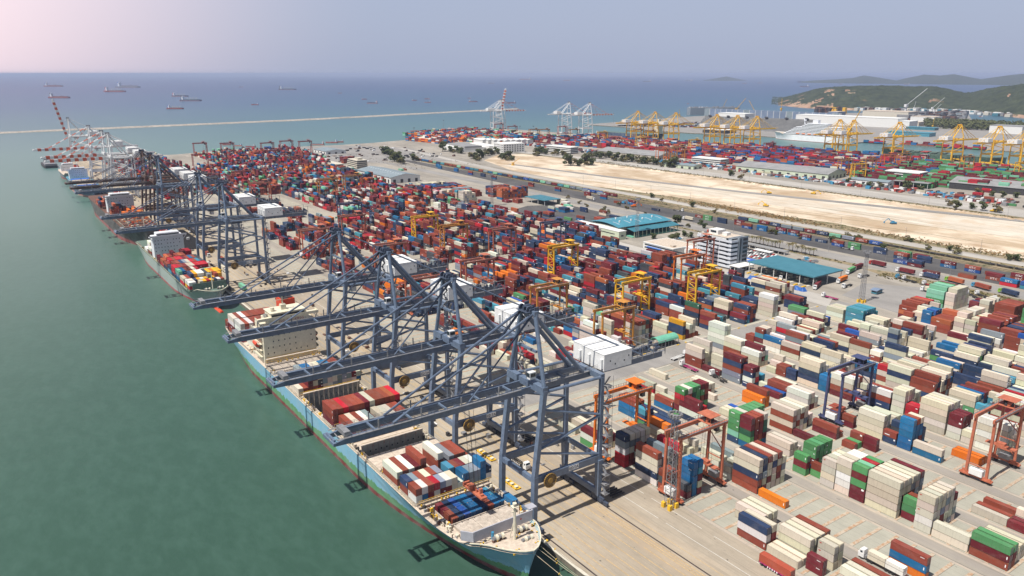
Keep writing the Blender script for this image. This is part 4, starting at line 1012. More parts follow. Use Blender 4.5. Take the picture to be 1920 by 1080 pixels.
# --- solid depot stacks (empties) along lanes
def depot(x0, y0, nrow, nbay, hts, L, wmix, src='depot', ang=0.0, skip=0.0, cols=None, gap=.45):
    hm = {}; plan = {}
    for b_ in range(nbay):
        W_ = wmix if isinstance(wmix, str) else wmix[b_ % len(wmix)]; dom = rnd.choice(W_); h0 = hts if isinstance(hts, int) else hts[b_ % len(hts)]
        for r in range(nrow):
            h = max(0, h0-(rnd.random() < .25)-(rnd.random() < .08)) if rnd.random() > skip else 0
            if r in (nrow-1,) and rnd.random() < .5: h = max(0, h-2)
            hm[(r, b_)] = h
            plan[(r, b_)] = [dom if rnd.random() < .5 else rnd.choice(W_) for _ in range(h)]
    ca, sa = math.cos(ang), math.sin(ang)
    for (r, b_), lst in plan.items():
        for t, c in enumerate(lst):
            top = t == len(lst)-1; left = hm.get((r-1, b_), 0) <= t; end = hm.get((r, b_-1), 0) <= t; oth = hm.get((r+1, b_), 0) <= t or hm.get((r, b_+1), 0) <= t
            if not (top or left or end or oth): continue
            lx, ly = r*2.62, b_*(L+gap)
            addc(x0+lx*ca-ly*sa, y0+lx*sa+ly*ca, .05+t*HH, L, c, src, top=top, left=left, end=end, oth=oth, ang=ang, row=r, tier=t, n=len(lst))
depot(488, 181, 9, 1, 4, 12.19, "bbne"); depot(492, 194.2, 9, 1, 5, 12.19, "bbbnm"); depot(490.5, 207.4, 10, 2, [4, 5], 6.06, ["cccb", "ccccc"]); depot(488, 220.6, 9, 1, 4, 12.19, "beebm"); depot(489, 233.4, 6, 1, 4, 6.06, "uuv"); depot(490, 240, 9, 1, 4, 6.06, "ccc")
depot(497, 246.8, 9, 1, 4, 12.19, "bmrme")
depot(486, 166, 9, 2, [3, 2], 6.06, "nmbe"); depot(492, 130, 8, 3, 3, 12.19, "bmcn"); depot(490, 92, 9, 3, 4, 12.19, "bmec")
depot(542.5, 252.5, 8, 1, 5, 12.19, "gmgmi"); depot(543, 245.6, 8, 1, 5, 6.06, "ccc"); depot(546, 231, 6, 1, 3, 6.06, "mnm"); depot(544, 223.6, 6, 1, 4, 6.06, "ccc"); depot(544, 208, 8, 1, 4, 12.19, "bbbe"); depot(546, 198, 6, 1, 4, 6.06, "ggg"); depot(545, 170, 8, 2, 3, 12.19, "cnmb"); depot(546, 120, 8, 3, 4, 12.19, "bmge")
depot(506, 833, 8, 1, 5, 12.19, "ccccy"); depot(505, 847, 9, 1, 5, 6.06, "ttc"); depot(488, 856, 7, 1, 5, 6.06, "ccc")
for i, (y, wx) in enumerate(((868, "bme"), (882, "bbe"), (896, "ccyb"), (912, "bem"), (930, "nbu"), (946, "vnb"))): depot(512-i*3, y, 17+2*i, 1, 3, 12.19, wx)
depot(562, 850, 13, 1, 4, 12.19, "bmnk"); depot(570, 868, 13, 1, 4, 12.19, "bbbn"); depot(560, 826, 16, 1, 5, 12.19, "nubme"); depot(500, 965, 22, 1, 3, 12.19, "ccyk"); depot(586, 884, 8, 1, 3, 12.19, "mb")
depot(330, 1043, 9, 1, 4, 12.19, "mme"); depot(354, 1045, 10, 1, 5, 12.19, "nnk"); depot(382, 1047, 8, 1, 5, 12.19, "ccw"); depot(306, 1046, 7, 1, 3, 12.19, "beb")
depot(596, 1180, 5, 1, 1, 12.19, "bib"); depot(560, 1338, 9, 1, 4, 12.19, "mmb"); depot(570, 1356, 9, 2, 3, 12.19, "bmv"); depot(560, 1300, 6, 1, 4, 12.19, "ccn")
# loose low stacks on the storage asphalt and by the sheds
for (x, y, c) in [(533, 690, "nb"), (560, 716, "vc"), (566, 703, "un"), (571, 716, "tc"), (577, 702, "vw"), (583, 715, "ti"), (540, 660, "g"), (548, 648, "ub"), (588, 690, "nn"), (592, 660, "cb"), (520, 640, "n"), (524, 655, "u"), (596, 736, "bw"), (602, 752, "cc"), (567, 640, "b"), (590, 640, "n"), (560, 790, "bb"), (552, 802, "m")]:
    for r in range(rnd.choice((1, 2, 3))):
        for t, ch in enumerate(c): addc(x+2.6*r, y, .05+t*2.7, 12.19, ch, 'loose', top=t == len(c)-1, left=r == 0, end=True, oth=True, tier=t, n=len(c))
# --- rail yard: wagon-borne boxes and long stacked lines beside the track
trainspots = []
y = 388
train_cols = "brnubrmnuiubnuumbuvnbumnuvbnrumnbuvnumbuybnvmubnumrbnumi"
for i in range(66):
    c = rnd.choice("bmnuvnuvbmtiy"); 
    if 548 < y < 750: y += 14.2; continue
    trainspots.append((697.5, y, c))
    addc(696.3, y, 1.3, 12.19, c, 'train', top=True, left=True, end=True, oth=True, tier=0, n=1); y += 14.2
y = 250
while y < 1200:
    if rnd.random() < (.85 if y < 600 else .5):
        c = rnd.choice(("um", "uu", "nn", "vb", "b", "n", "gg", "bm", "um"))
        dx = rnd.choice((0, 2.6, 8))
        for t, ch in enumerate(c): addc(664+dx, y, .08+t*2.62, 12.19, ch, 'rail', top=t == len(c)-1, left=True, end=True, oth=True, tier=t, n=len(c))
        y += 13
    y += rnd.uniform(.6, 9) if y < 600 else rnd.uniform(2, 30)
for (x, y, cs_) in [(642, 247, "ru"), (643, 233, "tv"), (652, 262, "bm"), (641, 278, "b"), (668, 330, "bm"), (662, 344, "nb"), (645, 322, "mn"), (646, 335, "v"), (628, 300, "m")]:
    for r in range(2):
        for t, ch in enumerate(cs_): addc(x+2.6*r, y, .08+t*2.62, 12.19, ch, 'rail', top=t == len(cs_)-1, left=r == 0, end=True, oth=True, tier=t, n=len(cs_))
# --- far terminal blocks, rotated with the far quay
def farfill(x0, y0, nblk, ny, ang, mean, mix, rows=8, pitch=25):
    ca, sa = math.cos(ang), math.sin(ang)
    for k in range(nblk):
        hm = {}; pl = {}
        for b_ in range(ny):
            dom = rnd.choice(mix); h0 = rnd.gauss(mean, .9)
            if rnd.random() < .10: h0 = 0
            for r in range(rows):
                h = max(0, min(5, int(round(h0+rnd.gauss(0, .7))))); hm[(r, b_)] = h; pl[(r, b_)] = [dom if rnd.random() < .45 else rnd.choice(mix) for _ in range(h)]
        for (r, b_), lst in pl.items():
            for t, c in enumerate(lst):
                top = t == len(lst)-1; left = hm.get((r-1, b_), 0) <= t; end = hm.get((r, b_-1), 0) <= t; oth = hm.get((r+1, b_), 0) <= t or hm.get((r, b_+1), 0) <= t
                if not (top or left or end): continue
                lx, ly = k*pitch+r*2.7, b_*12.8
                X, Y = x0+lx*ca-ly*sa, y0+lx*sa+ly*ca
                if X > quayx(Y)-38 or math.hypot(X, Y) > 2500: continue
                addc(X, Y, .05+t*HH, 12.19, c, 'far', top=top, left=left, end=end, oth=oth, ang=ang, tier=t, n=len(lst))
fa = 0.155
farfill(1175, 1095, 8, 32, fa, 2.8, "mmmbbbrrunucwe"); farfill(1010, 1490, 9, 30, fa, 2.6, "rrmbbmuutcwioge"); farfill(905, 1600, 5, 10, fa, 2.4, "rmbuwoe")
farfill(1190, 700, 11, 30, fa, 2.8, "mmbrunvubcrem"); farfill(1185, 300, 11, 31, fa, 3.0, "gggmmmmgrimub"); farfill(1120, 560, 3, 8, fa, 3.5, "mmggm"); farfill(1190, -40, 13, 26, fa, 2.6, "ggmmubr")
for i in range(26):
    x = rnd.uniform(1075, 1150); y = rnd.uniform(460, 1500); 
    c = rnd.choice(("rr", "m", "ub", "g", "w", "b", "mr")); [addc(x+2.6*r, y, .05+t*2.7, 12.19, ch, 'farloose', top=t == len(c)-1, left=r == 0, end=True, oth=True, tier=t, n=len(c)) for r in range(rnd.choice((1, 2))) for t, ch in enumerate(c)]
for i in range(40):
    x = rnd.uniform(1045, 1070)-0; y = rnd.uniform(400, 1250); c = rnd.choice(("r", "u", "b", "wc", "m", "g", "mb")); [addc(x, y, .05+t*2.7, 12.19, ch, 'farloose', top=t == len(c)-1, left=True, end=True, oth=True, tier=t, n=len(c)) for t, ch in enumerate(c)]
# boxes on the opposite bank
for (x, y, nr, nb, mixs) in [(1800, 800, 4, 8, "rrmgu"), (1790, 905, 4, 6, "rmbur"), (1770, 1010, 3, 4, "rmu"), (1840, 420, 6, 8, "rmubwg"), (1845, 560, 5, 5, "rmrubg")]:
    depot(x, y, nr, nb, [2, 3, 1], 12.19, mixs, src='far', ang=0.12)
# ------------------------------------------------------------------ boxes aboard the ships
def bay(ship, y0, L, z0, rows, X0=111.6, pitch=2.46, hh=2.62):
    """rows: list of colour strings (bottom->top) per athwart row, '' = none; '-' keeps a tier empty"""
    hm = {i: len(s) for i, s in enumerate(rows)}
    for i, s in enumerate(rows):
        for t, c in enumerate(s):
            if c == '-': continue
            addc(X0+i*pitch, y0, z0+t*hh, L, c, ship, top=t == len(s)-1, left=hm.get(i-1, 0) <= t, end=True, oth=hm.get(i+1, 0) <= t, tier=t, n=len(s), row=i)
S1 = 'ship1'
bay(S1, 209.9, 6.0, 8.1, ["m", "n", "v", "u", "u", "", "", "u", "t"], X0=117.2); bay(S1, 203.7, 6.0, 8.1, ["b", "n", "v", "u", "u", "", "", "u", "u"], X0=117.2); bay(S1, 203.7, 12.19, 8.1, ["", "", "", "", "", "n", "b"], X0=117.2)
bay(S1, 199.5, 6.0, 9.6, ["u"], X0=139.3)
bay(S1, 219.3, 6.06, 11.2, ["wb", "uw", "mb", "wr", "my", "mw", "cc", "w", "nu", "yy", "yy", "uuu", "wn"])
bay(S1, 225.8, 6.06, 11.2, ["bn", "cy", "bb", "cc", "nb", "yy", "", "nt", "bb", "bm", "cc", "uw", "nn"])
bay(S1, 234, 12.19, 11.2, ["bw", "bb", "yw", "bm", "bbb", "", "", "bbw", "y", "yy", "bb", "mb", "b"])
bay(S1, 281, 12.19, 11.2, ["rb", "cc", "bb", "ww", "yy", "", "mc", "mc", "uc", "bb", "bb"], X0=113.6)
bay(S1, 294.2, 12.19, 11.2, ["mbb", "mbb", "mbr", "mbb", "bbb", "mmb", "mmm", "ccc", "mbb", "mbb", "bmb", "mbe", "mmr"])
bay(S1, 336.8, 12.19, 11.2, ["c", "b", "bmm", "bcm", "mkc", "cyy", "wcy", "ycw", "yyc", "wyy", "cyw", "cm", "uc"])
bay(S1, 360, 12.19, 9.9, ["", "", "", "", "y", "u", "u", "c", "c", "u", "u", "b", "b"])
bay(S1, 414, 12.19, 11.2, ["", "wc", "bc", "bm", "mb", "bm", "mbb", "cbb", "bb"]); bay(S1, 427.5, 12.19, 11.2, ["rmww", "bmrb", "rrww", "rrwb", "bmcb", "rbbb", "mbb", "bbb", "mmb", "bb"]); bay(S1, 441.2, 12.19, 11.2, ["bmwc", "bmbb", "bmww", "bmbb", "mmbb", "bbmb", "bbeb", "bbbb", "mmbb", "bmbb", "bb", "bm"]); bay(S1, 454.6, 6.06, 11.2, ["mb", "bb", "bbm", "bbb", "mb", "bb", "mb", "bb", "bb"])
mixs2 = ["r", "b", "m", "a", "w", "u", "n", "c", "y", "i", "k", "t"]
def rbay(ship, y0, L, z0, X0, nrow, h0, mix, pitch=2.5, var=.8):
    bay(ship, y0, L, z0, ["".join(rnd.choice(mix) for _ in range(max(1, int(round(h0+rnd.gauss(0, var)))))) for _ in range(nrow)], X0=X0, pitch=pitch)
bay('ship2', 566, 6.06, 9.6, ["rw", "aw", "", "ac", "wa", "wr", "ia", "un", "tw", "yb"], X0=115.2); bay('ship2', 573, 6.06, 9.6, ["aw", "wc", "kn", "ba", "ww", "ba", "aay", "ra", "awb", "caa"], X0=115.2)
bay('ship2', 580.5, 12.19, 9.6, ["rc", "nb", "rbn", "aya", "bkw", "ayw", "myk", "aba", "amo", "aaa", "aaa"], X0=114.8)
bay('ship2', 594, 12.19, 9.6, ["uyi", "utu", "mmb", "rrb", "bbw", "rrr", "br", "cw", "ii", "cw"], X0=114.8); bay('ship2', 608, 12.19, 9.6, ["nrr", "rnr", "ymb", "yym", "wyc", "bwc", "mbr", "rrr", "nnr", "mrr"], X0=114.8)
bay('ship2', 621.5, 12.19, 9.6, ["tn", "bbb", "nnb", "nbn", "bmy", "bcc", "brr", "mbb", "nut", "utk"], X0=114.8); bay('ship2', 635, 12.19, 9.6, ["nb", "rmr", "bmb", "bbr", "brr", "brm", "brb", "bbu", "bbb", "ink"], X0=114.8)
rbay('ship2', 649, 12.19, 9.6, 114.8, 10, 2.5, "bmrnue"); rbay('ship2', 662.5, 12.19, 9.6, 114.8, 10, 2.2, "bmrn")
bay('ship2', 702, 12.19, 9.6, ["bw", "bo", "wr", "oo", "b", "r", "m"], X0=115.6); rbay('ship2', 716, 12.19, 9.6, 115.2, 9, 2, "obwr")
rbay('ship3', 884, 12.19, 15.5, 113, 4, 5, "nkbe", var=.3); rbay('ship3', 884, 12.19, 15.5, 124.5, 3, 3, "nkb", var=.4); bay('ship3', 870, 12.19, 15.5, ["", "", "", "e", "eo", "ee", "eoo", "oo", "ooo", "oo", "eo", "mo"], X0=112); bay('ship3', 884, 12.19, 15.5, ["nbe", "bn", "mb", "mm"], X0=134)
rbay('ship3', 960, 12.19, 15.5, 112, 12, 3, "bemn"); rbay('ship3', 975, 12.19, 15.5, 112, 12, 3, "bemn")
# ------------------------------------------------------------------ choose the 300 that show largest; the rest is one mass
def cshow(d):
    L = d['L']; cx, cy, cz = d['x']+1.2, d['y']+L/2, d['z']+1.4
    X, Y, dep = px(cx, cy, cz)
    if dep < 10 or X < -15 or X > 1935 or Y < -10 or Y > 1095: return 0
    a = (0.9*L*2.44 if d['top'] else 0)*(CAMH-cz)/dep+(L*2.6*.55 if d['left'] else 0)+(2.44*2.6*.8 if d['end'] else 0)
    return a/dep**2
for d in CS: d['s'] = cshow(d)
order = sorted(range(len(CS)), key=lambda i: -CS[i]['s'])
IND = set(i for i in order[:300] if CS[i]['s'] > 0)
# individual container meshes: corner posts, rails and recessed corrugated panels; doors are a part of their own
def cont_mesh(L):
    b = M("container_paint"); W_, H_ = 2.44, 2.86; t = .11; d = .035
    b.box(d, W_-d, d+.02, L-d, .10, H_-.05)
    for x in (0, W_-t):
        for y in (0, L-t): b.box(x, x+t, y, y+t, 0, H_)
        b.box(x+.004, x+t-.004, t, L-t, .02, .17); b.box(x+.004, x+t-.004, t, L-t, H_-.10, H_-.004)
    for y in (0, L-t): b.box(t, W_-t, y+.006, y+t-.006, .02, .18); b.box(t, W_-t, y+.006, y+t-.006, H_-.12, H_-.006)
    n = int(L/0.95)
    for i in range(n):                                                # shallow side ribs and roof bows
        y = .5+i*(L-1.0)/(n-1)
        b.box(.012, d, y-.14, y+.14, .19, H_-.12); b.box(W_-d, W_-.012, y-.14, y+.14, .19, H_-.12); b.box(.14, W_-.14, y-.13, y+.13, H_-.05, H_-.02)
    b.mat("steel_rust")
    for x in (-.012, W_-.166):
        for y in (-.012, L-.166):
            for z in (-.01, H_-.105): b.box(x, x+.178, y, y+.178, z, z+.118)
    return b.mesh("container_body")
paint("steel_rust", (0.30, 0.19, 0.085), 0.8, 0, 0.35, 0.3)
def door_mesh():
    b = M("container_paint"); b.box(.12, 1.205, -.03, .02, .2, 2.72); b.box(1.235, 2.32, -.03, .02, .2, 2.72)
    b.mat("steel_grey")
    for x in (.42, .9, 1.52, 2.02): b.box(x-.022, x+.022, -.075, -.03, .12, 2.78)
    for x in (.42, .9, 1.52, 2.02): b.box(x-.02, x+.2, -.09, -.075, 1.15, 1.2)
    return b.mesh("door")
def reefer_mesh():
    b = M("house_white"); b.box(.14, 2.30, -.06, .02, .25, 2.70); b.mat("steel_dark"); b.disc((1.25, -.08, 2.05), (0, 1, 0), .42, .05, 16); b.box(.3, 2.15, -.075, -.06, .35, 1.2); b.mat("steel_grey"); b.box(.5, 1.1, -.1, -.075, .5, 1.05); b.box(1.35, 2.0, -.1, -.075, .45, 1.0)
    return b.mesh("cooling_unit")
cm40, cm20, dm, rm = cont_mesh(12.19), cont_mesh(6.06), door_mesh(), reefer_mesh()
for q in (cm40, cm20): q.materials[0] = MATS["container_paint"]
# wording
LM = [((214, 183), "the salmon-red crane by the lattice mast"), ((214, 224), "the bright orange yard crane"), ((330, 188), "the navy yard crane"), ((328, 123), "the right-edge salmon crane"), ((327, 311), "the nearer mint shelter"), ((512, 292), "the lattice mast by the blue hut"),
      ((240, 158), "the single orange box"), ((235, 100), "the truck with a long white load"), ((300, 218), "the pair of stacked orange boxes"), ((267, 132), "the tall cream wall of boxes"), ((322, 245), "the twin parked trailers"), ((365, 365), "the middle yellow yard crane"), ((412, 352), "the yellow crane by the tarpaulins"),
      ((212, 110), "the red trailer on the apron"), ((478, 266), "the turquoise stack"), ((430, 310), "the white refrigerated stack"), ((262, 201), "the tall green stack"), ((322, 154), "the tall blue stack"), ((350, 283), "the tallest white stack"), ((400, 200), "the right-hand cream blocks"), ((420, 150), "the right edge of the photo"), ((290, 330), "the amber yard cranes"), ((270, 90), "the lower right corner")]
UP = ["bottom", "second tier", "third tier", "fourth tier", "fifth tier", "sixth tier"]
labs = {}
def base_label(d):
    col = PAL[d['c']][1]; ln = "long" if d['L'] > 7 else "short"
    src = d['src']
    if src.startswith('ship'):
        zone = {'ship1': "the light blue ship", 'ship2': "the pale green ship", 'ship3': "the black ship"}[src]
        y = d['y']
        if src == 'ship1': pos = "in the open bow hold" if y < 216 and d['x'] < 139 else ("on the starboard bow deck" if y < 204 else ("in the foremost deck bay" if y < 224 else ("in the second deck bay" if y < 233 else ("in the third deck bay" if y < 250 else ("in the bay under the nearest boom" if y < 292 else ("in the tall red bay amidships" if y < 320 else ("in the grey bay amidships" if y < 355 else ("before the bridge" if y < 400 else "astern of the bridge"))))))))
        else: pos = "aboard"
        tw = "" if d['n'] == 1 else (", top tier" if d['tier'] == d['n']-1 else (", bottom tier" if d['tier'] == 0 else ", middle tier"))
        return "%s %s container %s of %s%s" % (ln, col, pos, zone, tw)
    tw = "single" if d['n'] == 1 else ("top" if d['tier'] == d['n']-1 else ("bottom" if d['tier'] == 0 else nth(d['tier'])+"-tier"))
    lm = min(LM, key=lambda q: math.hypot(q[0][0]-d['x'], q[0][1]-d['y']-d['L']/2))
    dx = px(d['x'], d['y'], 0)[0]-px(lm[0][0], lm[0][1], 0)[0]; dy = px(d['x'], d['y'], 0)[1]-px(lm[0][0], lm[0][1], 0)[1]
    if "edge" in lm[1] or "corner" in lm[1]: rel = "near"
    else: rel = ("right of" if dx > 0 else "left of") if abs(dx) > abs(dy)*1.3 else ("in front of" if dy > 0 else "behind")
    return "%s %s %s container%s %s %s" % (ln, col, tw, "" if d['n'] == 1 else " of a %d-high stack" % d['n'], rel, lm[1])
for i in IND: labs.setdefault(base_label(CS[i]), []).append(i)
LAB = {}
for l, ids in labs.items():
    if len(ids) == 1: LAB[ids[0]] = l; continue
    ids.sort(key=lambda i: math.hypot(CS[i]['x'], CS[i]['y']))
    for n_, i in enumerate(ids): LAB[i] = ("the %s of its look-alikes: " % (ORD[n_] if n_ < 10 else nth(n_)+" nearest"), l)
def fit(i):
    v = LAB[i]
    if isinstance(v, str):
        if len(v.split()) > 16: v = v.replace(" container of a ", " container, ")
        if len(v.split()) > 16: v = v.replace(" of the ", " of ").replace("in the ", "in ")
        if len(v.split()) > 16: v = v.replace(" the ", " ")
        return v
    o, l = v; o2 = o.replace("the ", "").replace(" of its look-alikes: ", " "); s = o2+l
    s = s.replace(" refrigerated", "")
    if len(s.split()) > 16: s = s.replace(" of a ", " in ").replace("-high stack", "-high stack")
    if len(s.split()) > 16: s = s.replace(" the ", " ")
    w_ = s.split()
    return " ".join(w_[:16])
for i in sorted(IND):
    d = CS[i]; root_me = cm40 if d['L'] > 7 else cm20
    o = bpy.data.objects.new("shipping_container", root_me); COL.objects.link(o)
    o.location = (d['x'], d['y'], d['z']); o.rotation_euler = (0, 0, d['ang']); c = PAL[d['c']][0]; j_ = rnd.uniform(.80, 1.05)
    o.color = (min(1, c[0]*j_*rnd.uniform(.95, 1.05)), min(1, c[1]*j_*rnd.uniform(.94, 1.06)), min(1, c[2]*j_*rnd.uniform(.94, 1.06)), 1)
    tag(o, fit(i), "container", "shipping containers stacked in the port")
    if d['end'] or d['tier'] >= 0:
        ref = (d['c'] in 'cw' and d['L'] > 7 and (int(d['x']*3) % 3 == 0))
        e = bpy.data.objects.new("cooling_unit" if ref else "door", rm if ref else dm); COL.objects.link(e); e.parent = o; e.color = o.color
# the mass
mass = MB(); mass.mat("container_paint_mass")
mk = M("letter_white")
for i, d in enumerate(CS):
    if i in IND: continue
    X, Y, dep = px(d['x'], d['y'], d['z'])
    if dep < 5: continue
    c = PAL[d['c']][0]; j_ = rnd.uniform(.72, 1.08); cc = (min(1, c[0]*j_*rnd.uniform(.92, 1.08)), min(1, c[1]*j_*rnd.uniform(.92, 1.08)), min(1, c[2]*j_*rnd.uniform(.92, 1.08)), 1)
    L = d['L']; ca, sa = math.cos(d['ang']), math.sin(d['ang']); W_ = 2.40; H_ = 2.84 if not d['src'].startswith('ship') else 2.56
    q = [(0, 0), (W_, 0), (W_, L), (0, L)]; q = [(d['x']+a*ca-b_*sa, d['y']+a*sa+b_*ca) for a, b_ in q]
    z0, z1 = d['z'], d['z']+H_
    mass.add([(x, y, z0) for x, y in q]+[(x, y, z1) for x, y in q], [(4, 5, 6, 7), (0, 1, 5, 4), (1, 2, 6, 5), (2, 3, 7, 6), (3, 0, 4, 7)], cc)
mo = mass.obj("container_mass"); tag(mo, "thousands of containers stacked across the yards, ships and far terminals beyond the nearest ones", "containers", None, "stuff")
# small white data marks and carrier words painted on boxes
def mark(host, d, L, y0, y1, z0, z1, m="letter_white"):
    b = M(m); b.box(-.014, -.002, y0, y1, z0, z1); return b
marks = {}
def markobj(key, build):
    if key not in marks:
        b = build(); marks[key] = b.mesh("marking")
    return marks[key]
for i in sorted(IND):
    pass
cobs = [o for o in bpy.data.objects if o.name.startswith("shipping_container")]
def mk_vert():
    b = M("letter_white"); b.box(-.014, .01, .55, .85, 1.1, 2.1); return b
def mk_logo():
    b = M("letter_white"); 
    for k_ in range(4): b.box(-.014, .01, 1.0+k_*.34, 1.22+k_*.34, 2.15, 2.42)
    return b
def mk_red():
    b = M("letter_red"); b.box(-.014, .01, 4.7, 5.6, 2.05, 2.3); b.box(-.014, .01, 4.9, 5.4, 1.9, 2.02); return b
for o in cobs:
    c = o.color; cream = c[0] > .4 and c[2] > .25; L = o.dimensions[1]
    u_ = rnd.random()
    if cream:
        if L < 8 and u_ < .6: me = markobj("red", mk_red)
        else: continue
    else:
        if u_ < .35: me = markobj("vert", mk_vert)
        elif u_ < .55: me = markobj("logo", mk_logo)
        else: continue
    e = bpy.data.objects.new("marking", me); COL.objects.link(e); e.parent = o
# carrier lettering of the boxes on the rail yard, as in the photo
words = MB(); words.mat("letter_white")
for i, d in enumerate(CS):                                   # data plates and small marks, too small to read
    if i in IND or d['ang'] or d['c'] in 'cwai' or d['y'] > 1000 or not d['s'] or rnd.random() > .42: continue
    u_ = rnd.random(); z = d['z']+(1.9 if u_ < .6 else .9)
    if d['left']:
        y0_ = d['y']+(.5 if u_ < .5 else d['L']*rnd.uniform(.2, .6)); words.box(d['x']-.03, d['x']-.01, y0_, y0_+(rnd.uniform(.5, 1.1) if u_ < .5 else rnd.uniform(1.4, 3.2)), z, z+(.35 if u_ > .25 else .7), False)
    if d['end'] and u_ > .5: words.box(d['x']+1.5, d['x']+2.1, d['y']-.03, d['y']-.01, z, z+.4, False)
tm = text_mesh("SITC", 2.3, "letter_white", .02); tv = [tuple(v.co) for v in tm.vertices]; tf = [tuple(p.vertices) for p in tm.polygons]
for i, d in enumerate(CS):
    if d['src'] in ('train', 'rail') and d['c'] in 'uvnbgimt' and d['y'] < 620 and rnd.random() < .75:
        # letters read on the side that faces the sea (-x)
        words.add([(d['x']-.03-z_*1, d['y']+6.1-x_*1.15, d['z']+1.35+y_) for x_, y_, z_ in tv], tf)
wo = words.obj("marking", parent=mo)
tm2 = text_mesh("EVERGREEN", 1.5, "letter_white", .02); b2 = MB(); b2.mat("letter_white"); tv = [tuple(v.co) for v in tm2.vertices]; tf = [tuple(p.vertices) for p in tm2.polygons]
for i, d in enumerate(CS):
    if d['src'] == 'depot' and d['c'] == 'g' and d['left'] and d['L'] > 7: b2.add([(d['x']-.03-z_, d['y']+6.1-x_, d['z']+1.4+y_) for x_, y_, z_ in tv], tf)
b2.obj("marking", parent=mo)
# ================================================================== SHIPS
WL = -2.0
def hull(parent, mat, deckmat, B, L, zd, fore=(38, 3.0), bowlen=(42, 95), bul=1.1, stern=20, wlstart=7, flare=True, z_keel=-5, nm="hull", holes=None):
    """bow at y=0 pointing to -y, x centred; zd deck height; one closed shell"""
    def dk(y):                                            # half breadth of the deck edge
        t = min(1, y/bowlen[0]); f = (1-(1-t)**2.1)**.62
        s = min(1, (L-y)/stern); return B/2*f*(0.80+0.20*s**.5)
    def wlh(y):
        t = max(0, min(1, (y-wlstart)/(bowlen[1]-wlstart))); f = (1-(1-t)**1.7)
        s = max(0, min(1, (L-3-y)/55)); return B/2*f*(0.25+0.75*s**.6) if y < L-3 else B/2*.25*f
    ys = sorted(set([0, .8, 1.8, 3.2, 5, 7.5, 10.5, 14, 18, 23, 28, 33.9, 34, 42, 50, 60, 72, 85, 100]+[100+i*14 for i in range(1, int((L-100)/14))]+[L-30, L-20, L-12, L-6, L-2, L] if L > 120 else [0, .8, 2, 4, 7, 10, 15, 20, 26, 33.9, 34, 40]+[i for i in range(50, int(L)-10, 12)]+[L-8, L-3, L]))
    b = M(mat); lev = [0, .3, .55, .8, 1.0]; vs = []; nl = len(lev)
    def ztop(y): return zd+(fore[1]*(1-min(1, max(0, (y-fore[0]+8)/8)))+.9*max(0, 1-y/fore[0]) if y < fore[0] else 0)
    for y in ys:
        zt = ztop(y)+bul*(1 if y < fore[0] else .0)
        for sx in (-1, 1):
            for t in lev:
                z = z_keel+(zt-z_keel)*t
                tt = t**1.8 if y < bowlen[1] else min(1, t/.25)**.6 if y < L-60 else t**.8
                h = wlh(y)+(dk(y)-wlh(y))*tt
                vs.append((sx*max(.02, h), y+ (1-t)*min(wlstart, 5)*max(0, 1-y/14.0), z))
    fs = []
    for i in range(len(ys)-1):
        for s in (0, 1):
            for k in range(nl-1):
                a = i*2*nl+s*nl+k; c = a+2*nl
                fs.append((a, c, c+1, a+1) if s == 1 else (a, a+1, c+1, c))
    e = (len(ys)-1)*2*nl
    for k in range(nl-1): fs.append((e+k, e+k+1, e+nl+k+1, e+nl+k))
    b.add(vs, fs); ho = b.obj(nm, parent)
    # deck in strips so that holds can be left open
    d = M(deckmat); 
    for y0, y1 in zip(ys, ys[1:]):
        cuts = [y0, y1]
        for h0, h1, hx in (holes or []):
            for q in (h0, h1):
                if y0 < q < y1: cuts.append(q)
        cuts.sort()
        for a, c in zip(cuts, cuts[1:]):
            za, zc = ztop(a)-.02, ztop(c)-.02; da, dc = dk(a)-.05, dk(c)-.05
            hole = next((hx for h0, h1, hx in (holes or []) if a >= h0-.01 and c <= h1+.01), None)
            if hole:
                for s in (-1, 1): d.add([(s*hole, a, za), (s*da, a, za), (s*dc, c, zc), (s*hole, c, zc)], [(0, 1, 2, 3) if s > 0 else (3, 2, 1, 0)])
            else: d.add([(-da, a, za), (da, a, za), (dc, c, zc), (-dc, c, zc)], [(0, 1, 2, 3)])
    d.obj("deck", parent)
    # white rim rail along the forecastle bulwark
    r = M("cream_ship"); fy = [y for y in ys if y < fore[0]]
    for s in (-1, 1):
        for y0, y1 in zip(fy, fy[1:]): r.beam((s*dk(y0), y0, ztop(y0)+bul), (s*dk(y1), y1, ztop(y1)+bul), .35, .3)
        for y0 in [q*.9 for q in range(1, int(fore[0]/.9))]: r.beam((s*(dk(y0)-.05), y0, ztop(y0)), (s*(dk(y0)-.9), y0, ztop(y0)), .12, .7) if False else r.beam((s*(dk(y0)-.12), y0, ztop(y0)+bul), (s*(dk(y0)-1.0), y0, ztop(y0)+.05), .14, .14)
    r.obj("bulwark_rail", parent)
    return dk, ztop
def winch(b, x, y, z, s=1.0, rz=0):
    for i in range(4):
        b.mat("cream_ship" if i % 2 else "steel_grey"); b.disc((x-1.6+i*1.1, y, z+.9*s), (1, 0, 0), .75*s if i % 2 else .5*s, .8, 12)
    b.mat("deck_brown"); b.box(x-2.2, x+2.4, y-.6, y+.6, z, z+.35)
def clutter(parent, nm, mats, x0, x1, y0, y1, z, n, hmax=1.6, smax=1.2):
    b = MB()
    for i in range(n):
        b.mat(rnd.choice(mats)); x = rnd.uniform(x0, x1); y = rnd.uniform(y0, y1); s = rnd.uniform(.2, smax); b.box(x, x+s, y, y+rnd.uniform(.2, smax), z, z+rnd.uniform(.3, hmax))
    o = b.obj(nm, parent); o["kind"] = "stuff"; return o
